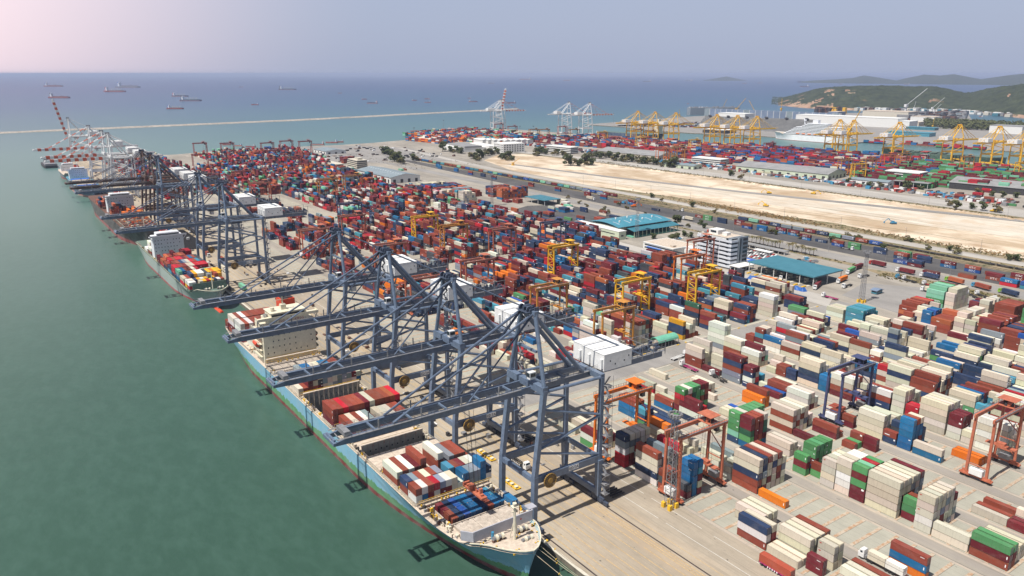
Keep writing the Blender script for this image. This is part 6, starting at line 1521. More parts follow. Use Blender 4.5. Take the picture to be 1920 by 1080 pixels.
# ================================================================== BUILDINGS
def gable(b, x0, x1, y0, y1, z0, zr, mat, axis='y', over=.8):
    b.mat(mat)
    if axis == 'y':
        xm = (x0+x1)/2
        for (xa, xb) in ((x0-over, xm), (x1+over, xm)):
            b.add([(xa, y0-over, z0), (xb, y0-over, zr), (xb, y1+over, zr), (xa, y1+over, z0), (xa, y0-over, z0-.3), (xb, y0-over, zr-.3), (xb, y1+over, zr-.3), (xa, y1+over, z0-.3)], [(0, 1, 2, 3), (7, 6, 5, 4), (0, 4, 5, 1), (3, 2, 6, 7), (0, 3, 7, 4)])
    return b
def shed(name, x0, x1, y0, y1, zw, zr, roof, wall, label, cat="warehouse", ang=0.0, loc=None, sky=0, doors=True, group=None):
    """gabled shed in local coordinates, ridge along y"""
    s = root(name, (x0, y0, 0) if loc is None else loc, ang); w_, l_ = x1-x0, y1-y0
    b = M(wall); b.box(0, w_, 0, l_, 0, zw-.3)
    b.add([(0, 0, zw-.3), (w_, 0, zw-.3), (w_/2, 0, zr-.3)], [(0, 1, 2)]); b.add([(0, l_, zw-.3), (w_, l_, zw-.3), (w_/2, l_, zr-.3)], [(2, 1, 0)]); wo = b.obj("wall", s)
    b = MB(); gable(b, 0, w_, 0, l_, zw, zr, roof); 
    b.mat("office_band"); n = sky
    for i in range(n):
        for t in (.25, .55, .8):
            xa = w_/2*t; z = zw+(zr-zw)*t+.06; yy = l_*(i+.5)/n; b.add([(xa-1.1, yy-.8, z-(zr-zw)/w_*2*1.1), (xa+1.1, yy-.8, z+(zr-zw)/w_*2*1.1), (xa+1.1, yy+.8, z+(zr-zw)/w_*2*1.1), (xa-1.1, yy+.8, z-(zr-zw)/w_*2*1.1)], [(0, 1, 2, 3)])
    b.obj("roof", s)
    if doors:
        b = M("steel_dark"); k = max(2, int(l_/14))
        for i in range(k): yy = l_*(i+.5)/k; b.box(-.08, 0, yy-2.4, yy+2.4, 0, zw*.62)
        for i in range(max(1, int(w_/12))): xx = w_*(i+.5)/max(1, int(w_/12)); b.box(xx-2.2, xx+2.2, -.08, 0, 0, zw*.62)
        b.obj("door", s)
    return tag(s, label, cat, group)
# teal freight station
t = root("freight_station", (512, 551, 0)); tag(t, "large freight station with a teal curved roof and pale green front hall", "warehouse")
b = M("pale_green_wall"); b.box(0, 9.5, 0, 68, 0, 8.4); b.mat("white_wall"); b.box(-.25, 9.75, -.25, 68.3, 8.4, 8.9); b.mat("steel_dark"); b.box(-.12, 0, 6, 55, 5.0, 5.8); b.box(-.12, 0, 1.5, 12, 0, 2.8); b.box(3, 6, -.12, 0, 3.4, 5.0); b.obj("front_hall", t)
b = M("beige_wall"); b.box(10, 82, 14, 54, 0, 9.5); b.obj("wall", t)
b = M("teal_roof_light"); n = 14
for i in range(n):
    a0, a1 = i/n, (i+1)/n; f = lambda q: 10.2+2.6*math.sin(PI*q)
    b.add([(8.5, 10+45*a0, f(a0)), (83, 10+45*a0, f(a0)), (83, 10+45*a1, f(a1)), (8.5, 10+45*a1, f(a1)), (8.5, 10+45*a0, f(a0)-.3), (83, 10+45*a0, f(a0)-.3), (83, 10+45*a1, f(a1)-.3), (8.5, 10+45*a1, f(a1)-.3)], [(0, 1, 2, 3), (7, 6, 5, 4), (0, 3, 7, 4), (1, 5, 6, 2), (0, 4, 5, 1), (3, 2, 6, 7)])
ro = b.obj("roof", t)
b = M("office_band")
for i in range(9):
    for a0, a1 in ((.16, .38), (.62, .84)):
        x = 16+i*7.4
        if (i+int(a0*10)) % 2: b.add([(x, 10+45*a0, f(a0)+.05), (x+.8, 10+45*a0, f(a0)+.05), (x+.8, 10+45*(a0+a1)/2, f((a0+a1)/2)+.12), (x, 10+45*(a0+a1)/2, f((a0+a1)/2)+.12), (x, 10+45*a1, f(a1)+.05), (x+.8, 10+45*a1, f(a1)+.05)], [(0, 1, 2, 3), (3, 2, 5, 4)])
b.mat("white_wall")
for (x, a) in ((22, .3), (38, .3), (54, .3), (70, .35), (30, .62), (46, .62), (62, .62)): b.tube((x, 10+45*a, f(a)), (x, 10+45*a, f(a)+1.6), .9, 10)
b.obj("roof_vents", ro)
b = M("teal_roof"); b.add([(20, -.5, 6.6), (85, -.5, 6.6), (85, 12.5, 8.8), (20, 12.5, 8.8), (20, -.5, 6.3), (85, -.5, 6.3), (85, 12.5, 8.5), (20, 12.5, 8.5)], [(0, 1, 2, 3), (7, 6, 5, 4), (0, 4, 5, 1), (1, 5, 6, 2), (3, 7, 4, 0)])
b.mat("pale_green_wall"); [b.box(21+i*5.6, 21.5+i*5.6, .2, .7, 0, 6.4) for i in range(12)]; b.mat("steel_dark"); b.box(20, 84, 13.6, 13.98, 0, 6.8); b.mat("mint_roof"); b.box(20, 85, .9, 13.5, 0, 1.1); b.obj("loading_canopy", t)
# white office block, seven banded storeys
o = root("office_block", (508.5, 411, 0)); tag(o, "seven-storey white and grey banded office block", "office building")
b = M("office_grey"); b.box(.5, 20, .6, 36, 0, 24.6); b.mat("white_wall"); b.box(0, 20.6, 6, 37, 24.6, 25.6); wo = b.obj("wall", o)
b = M("office_band")
for i in range(7):
    z = 1.2+i*3.55; b.box(-.5, .5, 3, 37, z, z+1.9); b.box(-.4, 8, -.3, 5.2, z, z+1.9); b.box(-.4, 20.4, 36, 36.5, z, z+1.9)
b.mat("office_grey"); b.box(9, 20.4, -.6, .6, 0, 26.4); b.mat("glass_dark"); b.box(10.2, 11.6, -.68, -.6, 2, 25); [b.box(14, 19.6, -.68, -.6, 2+i*3.5, 4+i*3.5) for i in range(7)]
b.mat("office_band"); [b.box(-.56, -.5, y, y+.5, 1.2, 24) for y in (12, 23.5, 33)]
b.obj("facade_bands", wo)
b = M("glass_dark")
for i in range(7): z = 3.12+i*3.55; b.box(.4, .5, 4, 36, z, z+1.55); b.box(.6, 8, .5, .6, z, z+1.4)
b.obj("windows", wo)
b = M("deck_buff"); b.box(1, 20, 6.6, 36.4, 25.62, 25.7); b.mat("white_wall"); b.box(6, 16, 20, 30, 25.6, 29.4); b.box(8, 13, 12, 17, 25.6, 28.2); b.mat("steel_grey"); [b.box(3+i*1.5, 4+i*1.5, 31, 33, 25.6, 27.2) for i in range(5)]; b.mat("glass_dark"); b.box(5.9, 6, 22, 28, 27, 28.8); b.mat("funnel_red"); b.box(5, 6.4, 30.6, 31.2, 26.4, 28.4); b.obj("rooftop_plant", o)
o = root("low_offices", (508, 449, 0)); tag(o, "low two-storey office wing with flat buff roof beside the white office block", "office building")
b = M("white_wall"); b.box(0, 31, 26, 64, 0, 5.6); b.box(-.3, 31.3, 25.7, 64.3, 5.6, 6.1); b.box(14, 30, 0, 25.6, 0, 4.4); b.mat("deck_buff"); b.box(1, 30, 27, 63, 6.1, 6.16); b.box(4, 8, 30, 34, 6.1, 7.6); b.mat("white_wall"); b.box(10, 16, 12, 20, 6.1, 8); b.obj("wall", o)
b = M("glass_dark"); b.box(-.06, 0, 2, 62, 3.4, 4.8); b.box(-.06, 0, 2, 62, .8, 2.2); b.mat("court_blue"); b.box(-2.5, -.1, 40, 58, 2.6, 2.9); b.obj("windows", o)
def canopy(name, x0, x1, y0, y1, z, roof, label, nx=2, ny=5, th=.5, ang=0.0, slope=0.0, cat="canopy"):
    s = root(name, (x0, y0, 0), ang); w_, l_ = x1-x0, y1-y0
    b = M(roof); b.add([(0, 0, z), (w_, 0, z+slope), (w_, l_, z+slope), (0, l_, z), (0, 0, z-th), (w_, 0, z+slope-th), (w_, l_, z+slope-th), (0, l_, z-th)], [(0, 1, 2, 3), (7, 6, 5, 4), (0, 4, 5, 1), (1, 5, 6, 2), (2, 6, 7, 3), (3, 7, 4, 0)]); b.obj("roof", s)
    b = M("white_wall")
    for i in range(nx):
        for j in range(ny): X = 1+(w_-2)*i/max(1, nx-1); Y = 1+(l_-2)*j/max(1, ny-1); b.beam((X, Y, 0), (X, Y, z-th+slope*i/max(1, nx-1)), .45, .45)
    b.obj("posts", s); return tag(s, label, cat)
canopy("carport", 507, 527, 400, 410.6, 4.2, "white_wall", "white flat carport roof at the foot of the white office block", 3, 3)
canopy("carport", 590, 597.5, 417, 470, 3.4, "grey_roof", "long grey carport roof behind the parked cars", 2, 9)
canopy("carport", 578, 584, 424, 442, 3.0, "white_wall", "small pale carport between the teal gate canopy and the palms", 2, 4)
g = canopy("gate_canopy", 515, 553, 336, 398, 8.6, "teal_roof", "big teal roof of the truck gate over toll lanes", 3, 6, .9, 0, 0.3)
b = MB()
for i in range(8):
    y = 341+i*7.4; b.mat("cream_ship"); b.box(524-515, 527-515, y-336, y+2-336, .3, 3.4); b.mat("glass_dark"); b.box(523.95-515, 524-515, y+.2-336, y+1.8-336, 1.4, 2.6); b.mat("beige_wall"); b.box(514-515, 538-515, y-.2-336, y+2.2-336, 0, .3)
    b.mat("yellow_safety"); b.box(509.5-515, 514-515, y+.2-336, y+1.6-336, .02, .8)
b.obj("toll_booths", g)
canopy("workshop_canopy", 577, 603, 757, 800, 6.6, "teal_roof", "small teal workshop roof at the edge of the storage asphalt", 2, 4)
def arch(x0, x1, y0, y1, z, label):
    s = root("arched_shelter", (x0, y0, 0)); w_, l_ = x1-x0, y1-y0
    b = M("mint_roof"); n = 8
    for i in range(n):
        a0, a1 = PI*i/n, PI*(i+1)/n; p0 = (l_/2-math.cos(a0)*l_/2, z+math.sin(a0)*2.6); p1 = (l_/2-math.cos(a1)*l_/2, z+math.sin(a1)*2.6)
        b.add([(0, p0[0], p0[1]), (w_, p0[0], p0[1]), (w_, p1[0], p1[1]), (0, p1[0], p1[1]), (0, p0[0], p0[1]-.15), (w_, p0[0], p0[1]-.15), (w_, p1[0], p1[1]-.15), (0, p1[0], p1[1]-.15)], [(0, 1, 2, 3), (7, 6, 5, 4), (0, 3, 7, 4), (1, 5, 6, 2)])
    b.obj("roof", s); b = M("steel_grey"); [b.beam((X, Y, 0), (X, Y, z), .22, .22) for X in [w_*i/6 for i in range(7)] for Y in (.1, l_-.1)]; b.box(1, w_-1, .6, l_-.6, 0, .4); b.mat("steel_dark"); [b.box(2+i*2.4, 3.6+i*2.4, 1.4, l_-1.6, .4, 2.2) for i in range(int(w_/2.6))]; b.obj("posts", s)
    return tag(s, label, "shelter")
arch(319, 336, 305.5, 312.5, 3.9, "mint green arched shelter at the crossroad behind the nearest machinery house"); arch(322.5, 341, 797, 804, 3.9, "mint green arched shelter beneath a navy yard crane in the left mid yard")
shed("grey_warehouse", 511, 560, 1048, 1170, 9, 13.5, "bluegrey_roof", "white_wall", "blue-grey roofed warehouse with rows of skylights left of centre", sky=14)
o = root("terrace_office", (541, 1236, 0)); tag(o, "cream terraced office block with stepped balconies beside the blue-grey warehouse", "office building")
b = MB()
for i in range(5): b.mat("glass_dark"); b.box(.6, 19, 1, 44, .4+i*3.1, 2.2+i*3.1); b.mat("beige_wall"); b.box(-.8+i*.3, 20-i*.2, 0, 45-i*1.4, 2.2+i*3.1, 3.5+i*3.1)
b.mat("beige_wall"); b.box(5, 14, 8, 20, 16, 19); b.obj("storeys", o)
o = root("low_offices", (523, 1262, 0)); tag(o, "low cream arcade wing left of the terraced office block", "office building")
b = M("beige_wall"); b.box(0, 17, 28, 96, 4.4, 5.4); b.mat("glass_dark"); b.box(1, 16, 29, 95, 0, 4.4); b.mat("beige_wall"); [b.box(-.1, .7, 29+i*4, 30+i*4, 0, 4.4) for i in range(17)]; b.obj("arcade", o)
shed("quay_shed", 597, 640, 1515, 1580, 6, 9, "bluegrey_roof", "white_wall", "low blue-grey quay shed behind the far red stacks")
X, Y = G(805, 268); shed("quay_shed", X, X+42, Y, Y+60, 8, 12, "beige_wall", "beige_wall", "cream gabled shed alone on the far tip of land")
# white factory by the far trees
X, Y = G(862, 285); s = root("white_factory", (X-5, Y-10, 0), -.12); tag(s, "white factory complex with an arched hall and a four-storey block", "factory")
b = M("white_wall"); b.box(0, 60, 0, 90, 0, 9); b.box(70, 120, -60, -15, 0, 19); b.box(60, 80, -15, 80, 0, 12); b.mat("grey_roof"); b.box(10, 50, -.5, 91, 9, 12); b.mat("glass_dark"); [b.box(69.9, 70, -58+i*6, -55+i*6, 3+j*4, 5+j*4) for i in range(7) for j in range(4)]; [b.box(72+i*6, 75+i*6, -60.1, -60, 3+j*4, 5+j*4) for i in range(8) for j in range(4)]; b.obj("wall", s)
for i in range(9):
    X, Y = G(905+i*10.5, 272-abs(4-i)*.3); shed("tank_shed", X, X+16, Y, Y+40, 10, 12, "white_wall", "white_wall", "cream block shed, %s from the left in the row behind the white factory" % nth(i), cat="shed", doors=False, group="cream sheds in a row behind the factory")
# far terminal buildings
def faroff(xp, yp, w_, l_, n, label):
    X, Y = G(xp, yp); s = root("terminal_office", (X, Y, 0), .12); b = MB()
    for i in range(n): b.mat("glass_dark"); b.box(.5, w_, .5, l_, .3+i*3.3, 2.1+i*3.3); b.mat("white_wall"); b.box(-.5, w_+.5, 0, l_+.5, 2.1+i*3.3, 3.5+i*3.3)
    b.obj("storeys", s); return tag(s, label, "office building")
faroff(1070, 289, 22, 70, 4, "white banded terminal office left of the long grey roof in the far yard"); faroff(1351, 310, 26, 62, 3, "pale green banded terminal office left of the middle grey roof"); faroff(1722, 346, 30, 50, 5, "white banded terminal office left of the right-hand grey roof")
shed("grey_shed", 0, 62, 0, 150, 9, 15, "grey_roof", "beige_wall", "long dark grey roofed shed behind trees, left one in the far yard", loc=(*G(1234, 302), 0), ang=.14)
shed("grey_shed", 0, 62, 0, 160, 9, 15, "grey_roof", "pale_green_wall", "long dark grey roofed shed, middle one of the far yard", loc=(*G(1552, 338), 0), ang=.14)
shed("grey_shed", 0, 62, 0, 165, 9, 15, "grey_roof", "steel_dark", "long dark grey roofed shed at the right edge of the far yard", loc=(1166, 385, 0), ang=.14)
shed("small_shed", 0, 26, 0, 62, 6, 8, "bluegrey_roof", "pale_green_wall", "small blue-grey roofed shed beside the orange yard crane in the far yard", loc=(*G(1300, 318), 0), ang=.13)
shed("small_shed", 0, 22, 0, 56, 7, 9, "bluegrey_roof", "white_wall", "small blue-grey roofed shed before the maroon stacks of the far yard", loc=(*G(1664, 351), 0), ang=.13)
canopy("gate_canopy", 1108, 1150, 560, 610, 8, "grey_roof", "grey flat gate canopy beside the white banded office in the far yard", 2, 6, ang=.13)
canopy("gate_canopy", 1105, 1140, 760, 805, 8, "grey_roof", "grey flat gate canopy beside the pale green terminal office", 2, 6, ang=.13)
# buildings of the opposite bank
def bld(name, pxl, w_, l_, h, mats, label, ang=.0, cat="warehouse"):
    X, Y = G(*pxl); s = root(name, (X, Y, 0), ang); b = M(mats[0]); b.box(0, w_, 0, l_, 0, h); b.obj("wall", s); b = M(mats[1]); b.box(-.6, w_+.6, -.6, l_+.6, h, h+.8); b.obj("roof", s)
    return tag(s, label, cat)
bld("white_shed", (1682, 240), 70, 330, 27, ("white_wall", "white_wall"), "huge white blank-walled storage hall behind the cruise ship", .12)
bld("white_shed", (1704, 241), 60, 78, 20, ("white_wall", "white_wall"), "lower white hall attached right of the huge white hall", .12)
s = root("sloping_shed", (*G(1515, 250), 0), .30); tag(s, "long grey sloping-walled shed with black vents along its ridge", "warehouse")
b = M("grey_roof"); L_ = 330
b.add([(0, 0, 4), (60, 0, 34), (60, L_, 34), (0, L_, 4), (60, 0, 0), (0, 0, 0), (0, L_, 0), (60, L_, 0)], [(3, 2, 1, 0), (0, 1, 2, 3), (0, 5, 4, 1), (3, 2, 7, 6), (0, 3, 6, 5), (1, 4, 7, 2)]); b.obj("sloping_roof", s)
b = M("steel_dark"); [b.beam((52, 20+i*58, 33), (63, 28+i*58, 35), 7, 5) for i in range(6)]; b.obj("ridge_vents", s)
s = root("panel_wall", (2372, 2100, 0), 0); tag(s, "long wall of blue and white stacked panels behind the car park pier", "wall")
b = MB(); A = Vector((2378, 2096, 0)); Bq = Vector((2444, 1560, 0)); n = 22
for i in range(n):
    p, q = A.lerp(Bq, i/n), A.lerp(Bq, (i+.93)/n); b.mat("panel_blue" if i % 7 else "bluegrey_roof"); b.beam((p.x-2372, p.y-2100, 14), (q.x-2372, q.y-2100, 14), 14, 28); b.mat("white_wall"); q2 = A.lerp(Bq, (i+1)/n); b.beam((q.x-2372, q.y-2100, 14), (q2.x-2372, q2.y-2100, 14), 13, 29)
b.obj("panels", s)
bld("blue_roof_shed", (1742, 257), 40, 108, 9, ("teal_roof_light", "teal_roof_light"), "pale blue roofed quay shed right of the cruise ship's stern", .10)
bld("blue_roof_shed", (1752, 245), 30, 80, 7, ("teal_roof", "teal_roof_light"), "narrow blue roofed shed behind the pale blue quay shed", .12)
bld("buff_shed", (1702, 222), 90, 170, 22, ("beige_wall", "deck_buff"), "wide buff-roofed shipyard hall", .10); bld("buff_shed", (1752, 229), 60, 80, 16, ("white_wall", "deck_buff"), "buff-roofed hall among the shipyard trees", .10); bld("buff_shed", (1722, 237), 40, 60, 12, ("beige_wall", "deck_buff"), "low buff shed beside the white halls", .1)
bld("white_shed", (1915, 252), 60, 80, 20, ("white_wall", "grey_roof"), "white hall at the right edge behind trees", .1); bld("blue_roof_shed", (1571, 217), 60, 40, 14, ("panel_blue", "deck_buff"), "low brown-roofed shed right of the panel wall", .1)
bld("multi_deck_car_park", (1388, 243), 70, 80, 12, ("steel_dark", "white_wall"), "multi-deck car park full of cars on the pier", .2, "car park"); bld("multi_deck_car_park", (1360, 251), 60, 70, 9, ("steel_dark", "white_wall"), "lower car park deck nearest the basin on the pier", .2, "car park"); bld("ferry_terminal", (1396, 226), 60, 110, 22, ("white_wall", "white_wall"), "white terminal hall behind three yellow cranes", .1, "terminal building")
# parked cars of the pier: countless specks
b = MB(); cc = ["truck_white", "steel_grey", "truck_white", "steel_dark", "truck_red", "truck_blue"]
for i in range(2600):
    u_, v_ = rnd.random(), rnd.random(); x = 1160+u_*(1470-1160); y = (236-(x-1160)*.045)+v_*(.8+(x-1160)*.062); X, Y = G(x, y)
    X = round(X/8)*8; Y = round(Y/5)*5; b.mat(rnd.choice(cc)); b.box(X, X+5, Y, Y+3.2, .1, 2.0, False)
tag(b.obj("parked_vehicle_mass"), "thousands of new cars parked on the pier beyond the far basin", "cars", None, "stuff")
# shipyard cranes and small village
for i, (x, y, xt, yt, m_, l) in enumerate([(1697, 215, 1732, 166, "crane_white", "tall white and red dock crane with its jib raised to the right"), (1747, 213, 1767, 183, "crane_white", "white shipyard crane with a shorter raised jib"), (1751, 216, 1762, 195, "crane_white", "low-jib crane beside the white shipyard crane"), (1713, 209, 1715, 190, "crane_white", "slim white dock crane behind the tall one"), (1464, 214, 1464, 185, "crane_yellow_far", "slender yellow tower crane behind the panel wall"), (1380, 216, 1396, 184, "crane_yellow_far", "right one of two leaning yellow jibs above the vehicle carrier"), (1354, 213, 1361, 186, "crane_yellow_far", "left one of two leaning yellow jibs above the vehicle carrier"), (1414, 219, 1402, 188, "crane_yellow_far", "yellow jib leaning left behind the ferry hall"), (1274, 219, 1273, 205, "crane_yellow_far", "slim yellow crane at the pier's outer edge"), (1591, 262, 1607, 207, "crane_yellow_far", "yellow lattice jib rising above the cruise ship"), (1842, 219, 1850, 212, "crane_white", "small white jib in the right-hand inlet"), (1748, 243, 1749, 222, "crane_yellow_far", "slim yellow crane by the blue-roofed sheds"), (962, 310, 974, 297, "crane_yellow", "yellow mobile crane on the sand")]):
    X, Y = G(x, y); d = math.hypot(X, Y); lo, hi = 0, 300
    for _ in range(30):
        m_2 = (lo+hi)/2; q = px(X, Y, m_2)
        if q[1] > yt: lo = m_2
        else: hi = m_2
    dx = (xt-x)/FPX*px(X, Y, 0)[2]; s = root("dock_crane", (X, Y, 0)); w_ = max(.8, lo*.025)
    tx, ty = dx*_cy, -dx*_sy; b = M(m_); b.beam((0, 0, 0), (0, 0, lo*.38), w_*2.4, w_*2.4); b.box(-w_*3, w_*3, -w_*3, w_*3, 0, w_*2); b.box(-w_*3, w_*2.5, -w_*2, w_*2, lo*.3, lo*.4); b.obj("tower", s)
    b = M(m_)
    for k in range(9):
        for o_ in (-w_*.8, w_*.8): b.beam((tx*k/9+o_, ty*k/9, lo*.36+lo*.64*k/9), (tx*(k+1)/9+o_*.8, ty*(k+1)/9, lo*.36+lo*.64*(k+1)/9), w_*.4, w_*.4)
        b.beam((tx*k/9-w_*.8, ty*k/9, lo*.36+lo*.64*k/9), (tx*(k+1)/9+w_*.8, ty*(k+1)/9, lo*.36+lo*.64*(k+1)/9), w_*.3, w_*.3)
    b.obj("jib", s); tag(s, l, "crane")
b = MB()
for i in range(150):
    x = rnd.uniform(1600, 1900); X, Y = G(x, interp([(1600, 206.5), (1700, 208.3), (1800, 211), (1900, 219)], x)+rnd.uniform(-1.2, .9)); b.mat(rnd.choice(["white_wall", "beige_wall", "teal_roof", "grey_roof", "deck_brown", "white_wall"])); w_ = rnd.uniform(8, 26); b.box(X, X+w_, Y, Y+rnd.uniform(8, 22), -1, rnd.uniform(6, 14))
for i in range(40):
    x = rnd.uniform(1840, 1900); X, Y = G(x, rnd.uniform(196, 206)); X *= 1.06; Y *= 1.06
tag(b.obj("waterside_village"), "dense little houses along the shore under the wooded headland", "village", None, "stuff")
b = MB()
for i in range(150):
    x = rnd.uniform(1690, 1812); X, Y = G(x, rnd.uniform(214, 226)); b.mat(rnd.choice(["steel_dark", "steel_grey", "bluegrey_roof", "deck_brown", "steel_dark", "grey_roof"])); w_ = rnd.uniform(5, 30); b.box(X, X+w_, Y, Y+rnd.uniform(8, 40), 0, rnd.uniform(4, 16))
tag(b.obj("shipyard_works"), "dark jumble of shipyard plant and hulls below the dock cranes", "shipyard", None, "stuff")
b = MB()
for i in range(60):
    x = rnd.uniform(1530, 1585); X, Y = G(x, rnd.uniform(211, 214)); b.mat(rnd.choice(["steel_dark", "crane_yellow_far", "deck_brown"])); b.box(X, X+12, Y, Y+12, 0, rnd.uniform(5, 26))
tag(b.obj("stockpiled_parts"), "row of dark and yellow machine parts behind the panel wall", "equipment", None, "stuff")
# hut, court, tarpaulins
s = root("guard_hut", (537, 298, 0)); tag(s, "small pale blue hut standing alone on the tarmac", "hut"); b = M("panel_blue"); b.mat("teal_roof_light"); b.box(0, 8, 0, 4, .4, 3.0); b.obj("wall", s); b = MB(); gable(b, 0, 8, 0, 4, 3.0, 3.9, "panel_blue"); b.obj("roof", s); b = M("glass_dark"); b.box(-.05, 0, .6, 3.4, 1.4, 2.4); b.box(1, 7, -.05, 0, 1.4, 2.4); b.obj("windows", s)
b = M("court_blue"); b.sheet([(545, 421), (556, 421), (556, 440), (545, 440)], .05); b.mat("white_line"); b.sheet([(546.5, 424), (552, 424), (552, 428), (546.5, 428)], .06); struct(b.obj("sports_court"))
big("car_park", "asphalt_mid", rect(557, 588, 414, 462), .03)
for i, (x, y, l) in enumerate([(497, 352, "rightmost blue tarpaulin over loads by the yard road"), (497, 372, "middle blue tarpaulin over loads by the yard road"), (497, 392, "left blue tarpaulin over loads in front of the white trailer"), (499, 333, "blue tarpaulin heap at the end of the stacks by the gate")]):
    b = M("blue_tarp"); nn = 7; vs = []
    for a in range(nn):
        for c in range(5): e = (a in (0, nn-1) or c in (0, 4)); vs.append((x+c*1.3+rnd.uniform(-.3, .3), y+a*2.1+rnd.uniform(-.4, .4), .1 if e else 2.2+rnd.uniform(-.7, .8)))
    b.add(vs, [(a*5+c, a*5+c+1, a*5+c+6, a*5+c+5) for a in range(nn-1) for c in range(4)]); tag(b.obj("tarpaulin"), l, "tarpaulin", "blue tarpaulins")
# ================================================================== MASTS AND LAMPS
def mast(x, y, h, label, base_yellow=False):
    s = root("light_mast", (x, y, 0)); b = M("steel_grey"); w0, w1 = 1.5, .75; n = int(h/2.2)
    for sx in (-1, 1):
        for sy in (-1, 1): b.beam((sx*w0, sy*w0, 0), (sx*w1, sy*w1, h), .2, .2)
    for i in range(n):
        z0, z1 = h*i/n, h*(i+1)/n; a, c = w0+(w1-w0)*i/n, w0+(w1-w0)*(i+1)/n
        for (p, q) in (((-1, -1), (1, -1)), ((1, -1), (1, 1)), ((1, 1), (-1, 1)), ((-1, 1), (-1, -1))):
            b.beam((p[0]*a, p[1]*a, z0), (q[0]*c, q[1]*c, z1), .11, .11); b.beam((p[0]*c, p[1]*c, z1), (q[0]*c, q[1]*c, z1), .11, .11)
    b.obj("lattice_tower", s)
    b = M("steel_grey"); b.tube((0, 0, h), (0, 0, h+.2), 2.2, 12)
    for i in range(12): t = 2*PI*i/12; b.beam((2.2*math.cos(t), 2.2*math.sin(t), h), (2.5*math.cos(t), 2.5*math.sin(t), h+1.5), .1, .1); b.box(2.3*math.cos(t)-.4, 2.3*math.cos(t)+.4, 2.3*math.sin(t)-.4, 2.3*math.sin(t)+.4, h+.9, h+1.7)
    b.obj("lamp_ring", s)
    if base_yellow: b = M("yellow_safety"); [b.box(px_-.7, px_+.7, py_2-.7, py_2+.7, 0, 2.2) for px_ in (-1.6, 1.6) for py_2 in (-1.6, 1.6)]; b.obj("base_guards", s)
    return tag(s, label, "light mast")
mast(197.5, 179.0, 37, "lattice light mast with yellow base guards beside the salmon-red yard crane", True); mast(509.4, 293, 36, "lattice light mast behind the turquoise stack near the blue hut", True); mast(536, 551, 38, "lattice light mast in front of the teal-roofed freight station"); mast(524, 795, 38, "lattice light mast beside the cream and turquoise depot stacks")
for (x, y, n_) in [(777, 266, "left"), (832, 248, "second"), (975, 262, "third"), (1000, 262, "fourth"), (1150, 232, "right")]:
    X, Y = G(x, y); s = root("lamp_pole", (X, Y, 0)); b = M("steel_grey"); b.tube((0, 0, 0), (0, 0, 33), .45, 6, .2); b.obj("pole", s); b = M("steel_dark"); b.tube((0, 0, 32.4), (0, 0, 33.4), 2.0, 10); b.obj("lamp_ring", s); tag(s, "tall slim lamp pole on the far shore, %s of five" % n_, "lamp pole", "tall lamp poles on the far shore")
lp = root("street_lamp"); b = M("steel_grey"); b.tube((0, 0, 0), (0, 0, 13), .16, 6, .09); b.beam((0, 0, 13), (-1.8, 0, 13.4), .12, .12); b.obj("pole", lp); b = M("house_white"); b.box(-2.6, -1.6, -.2, .2, 13.3, 13.5); b.obj("lamp_head", lp); kl = kidmap(lp)
ci = 0
for xx, y0_, y1_, st_, wh in ((638.5, 240, 900, 55, "beside the container road"), (742.5, 250, 900, 70, "along the pale road below the sand"), (957, 300, 1000, 90, "along the haul road on the sand")):
    y = y0_; i = 0
    while y < y1_:
        tag(place(lp, kl, ci == 0, (xx, y, 0)), "street lamp %s, %s from the right" % (wh, nth(i)), "street lamp", "street lamps"); y += st_; i += 1; ci += 1
# ================================================================== VEHICLES
def wheels(b, xs, ys, r=.5, w_=.35):
    for x in xs:
        for y in ys: b.disc((x, y, r), (1, 0, 0), r, w_, 10)
def truck_proto(cabm, bedm, load=None, L=13.2):
    r = root("truck"); b = M(cabm); b.box(-1.22, 1.22, 0, 2.1, .75, 2.5); b.add([(-1.2, .15, 2.5), (1.2, .15, 2.5), (1.2, 2.1, 2.5), (-1.2, 2.1, 2.5), (-1.15, .5, 3.5), (1.15, .5, 3.5), (1.15, 2.0, 3.6), (-1.15, 2.0, 3.6)], [(4, 5, 6, 7), (0, 1, 5, 4), (1, 2, 6, 5), (2, 3, 7, 6), (3, 0, 4, 7)]); co = b.obj("cab", r)
    b = M("glass_dark"); b.add([(-1.05, .14, 2.55), (1.05, .14, 2.55), (1.0, .42, 3.35), (-1.0, .42, 3.35)], [(0, 1, 2, 3)]); b.box(-1.23, 1.23, .7, 1.5, 2.4, 3.1); b.obj("windscreen", co)
    b = M("steel_dark"); b.box(-.5, .5, 1.5, 5.0, .7, 1.0); b.mat("steel_grey"); b.box(-1.0, 1.0, 2.2, 3.0, .8, 1.8); b.obj("chassis", r)
    b = M(bedm); b.box(-1.2, -.95, 3.4, L, 1.05, 1.35); b.box(.95, 1.2, 3.4, L, 1.05, 1.35); [b.box(-1.2, 1.2, 3.4+i*(L-3.8)/8, 3.65+i*(L-3.8)/8, 1.08, 1.33) for i in range(9)]; b.mat("letter_white"); [b.box(-1.23, -1.2, 4.5+i*1.1, 5.0+i*1.1, .8, 1.25) for i in range(6)]; b.obj("trailer", r)
    b = M("rubber"); wheels(b, (-.95, .95), (1.2, 3.6, 4.7, L-3.4, L-2.2, L-1.0)); b.obj("tyres", r)
    return r
TP = {}
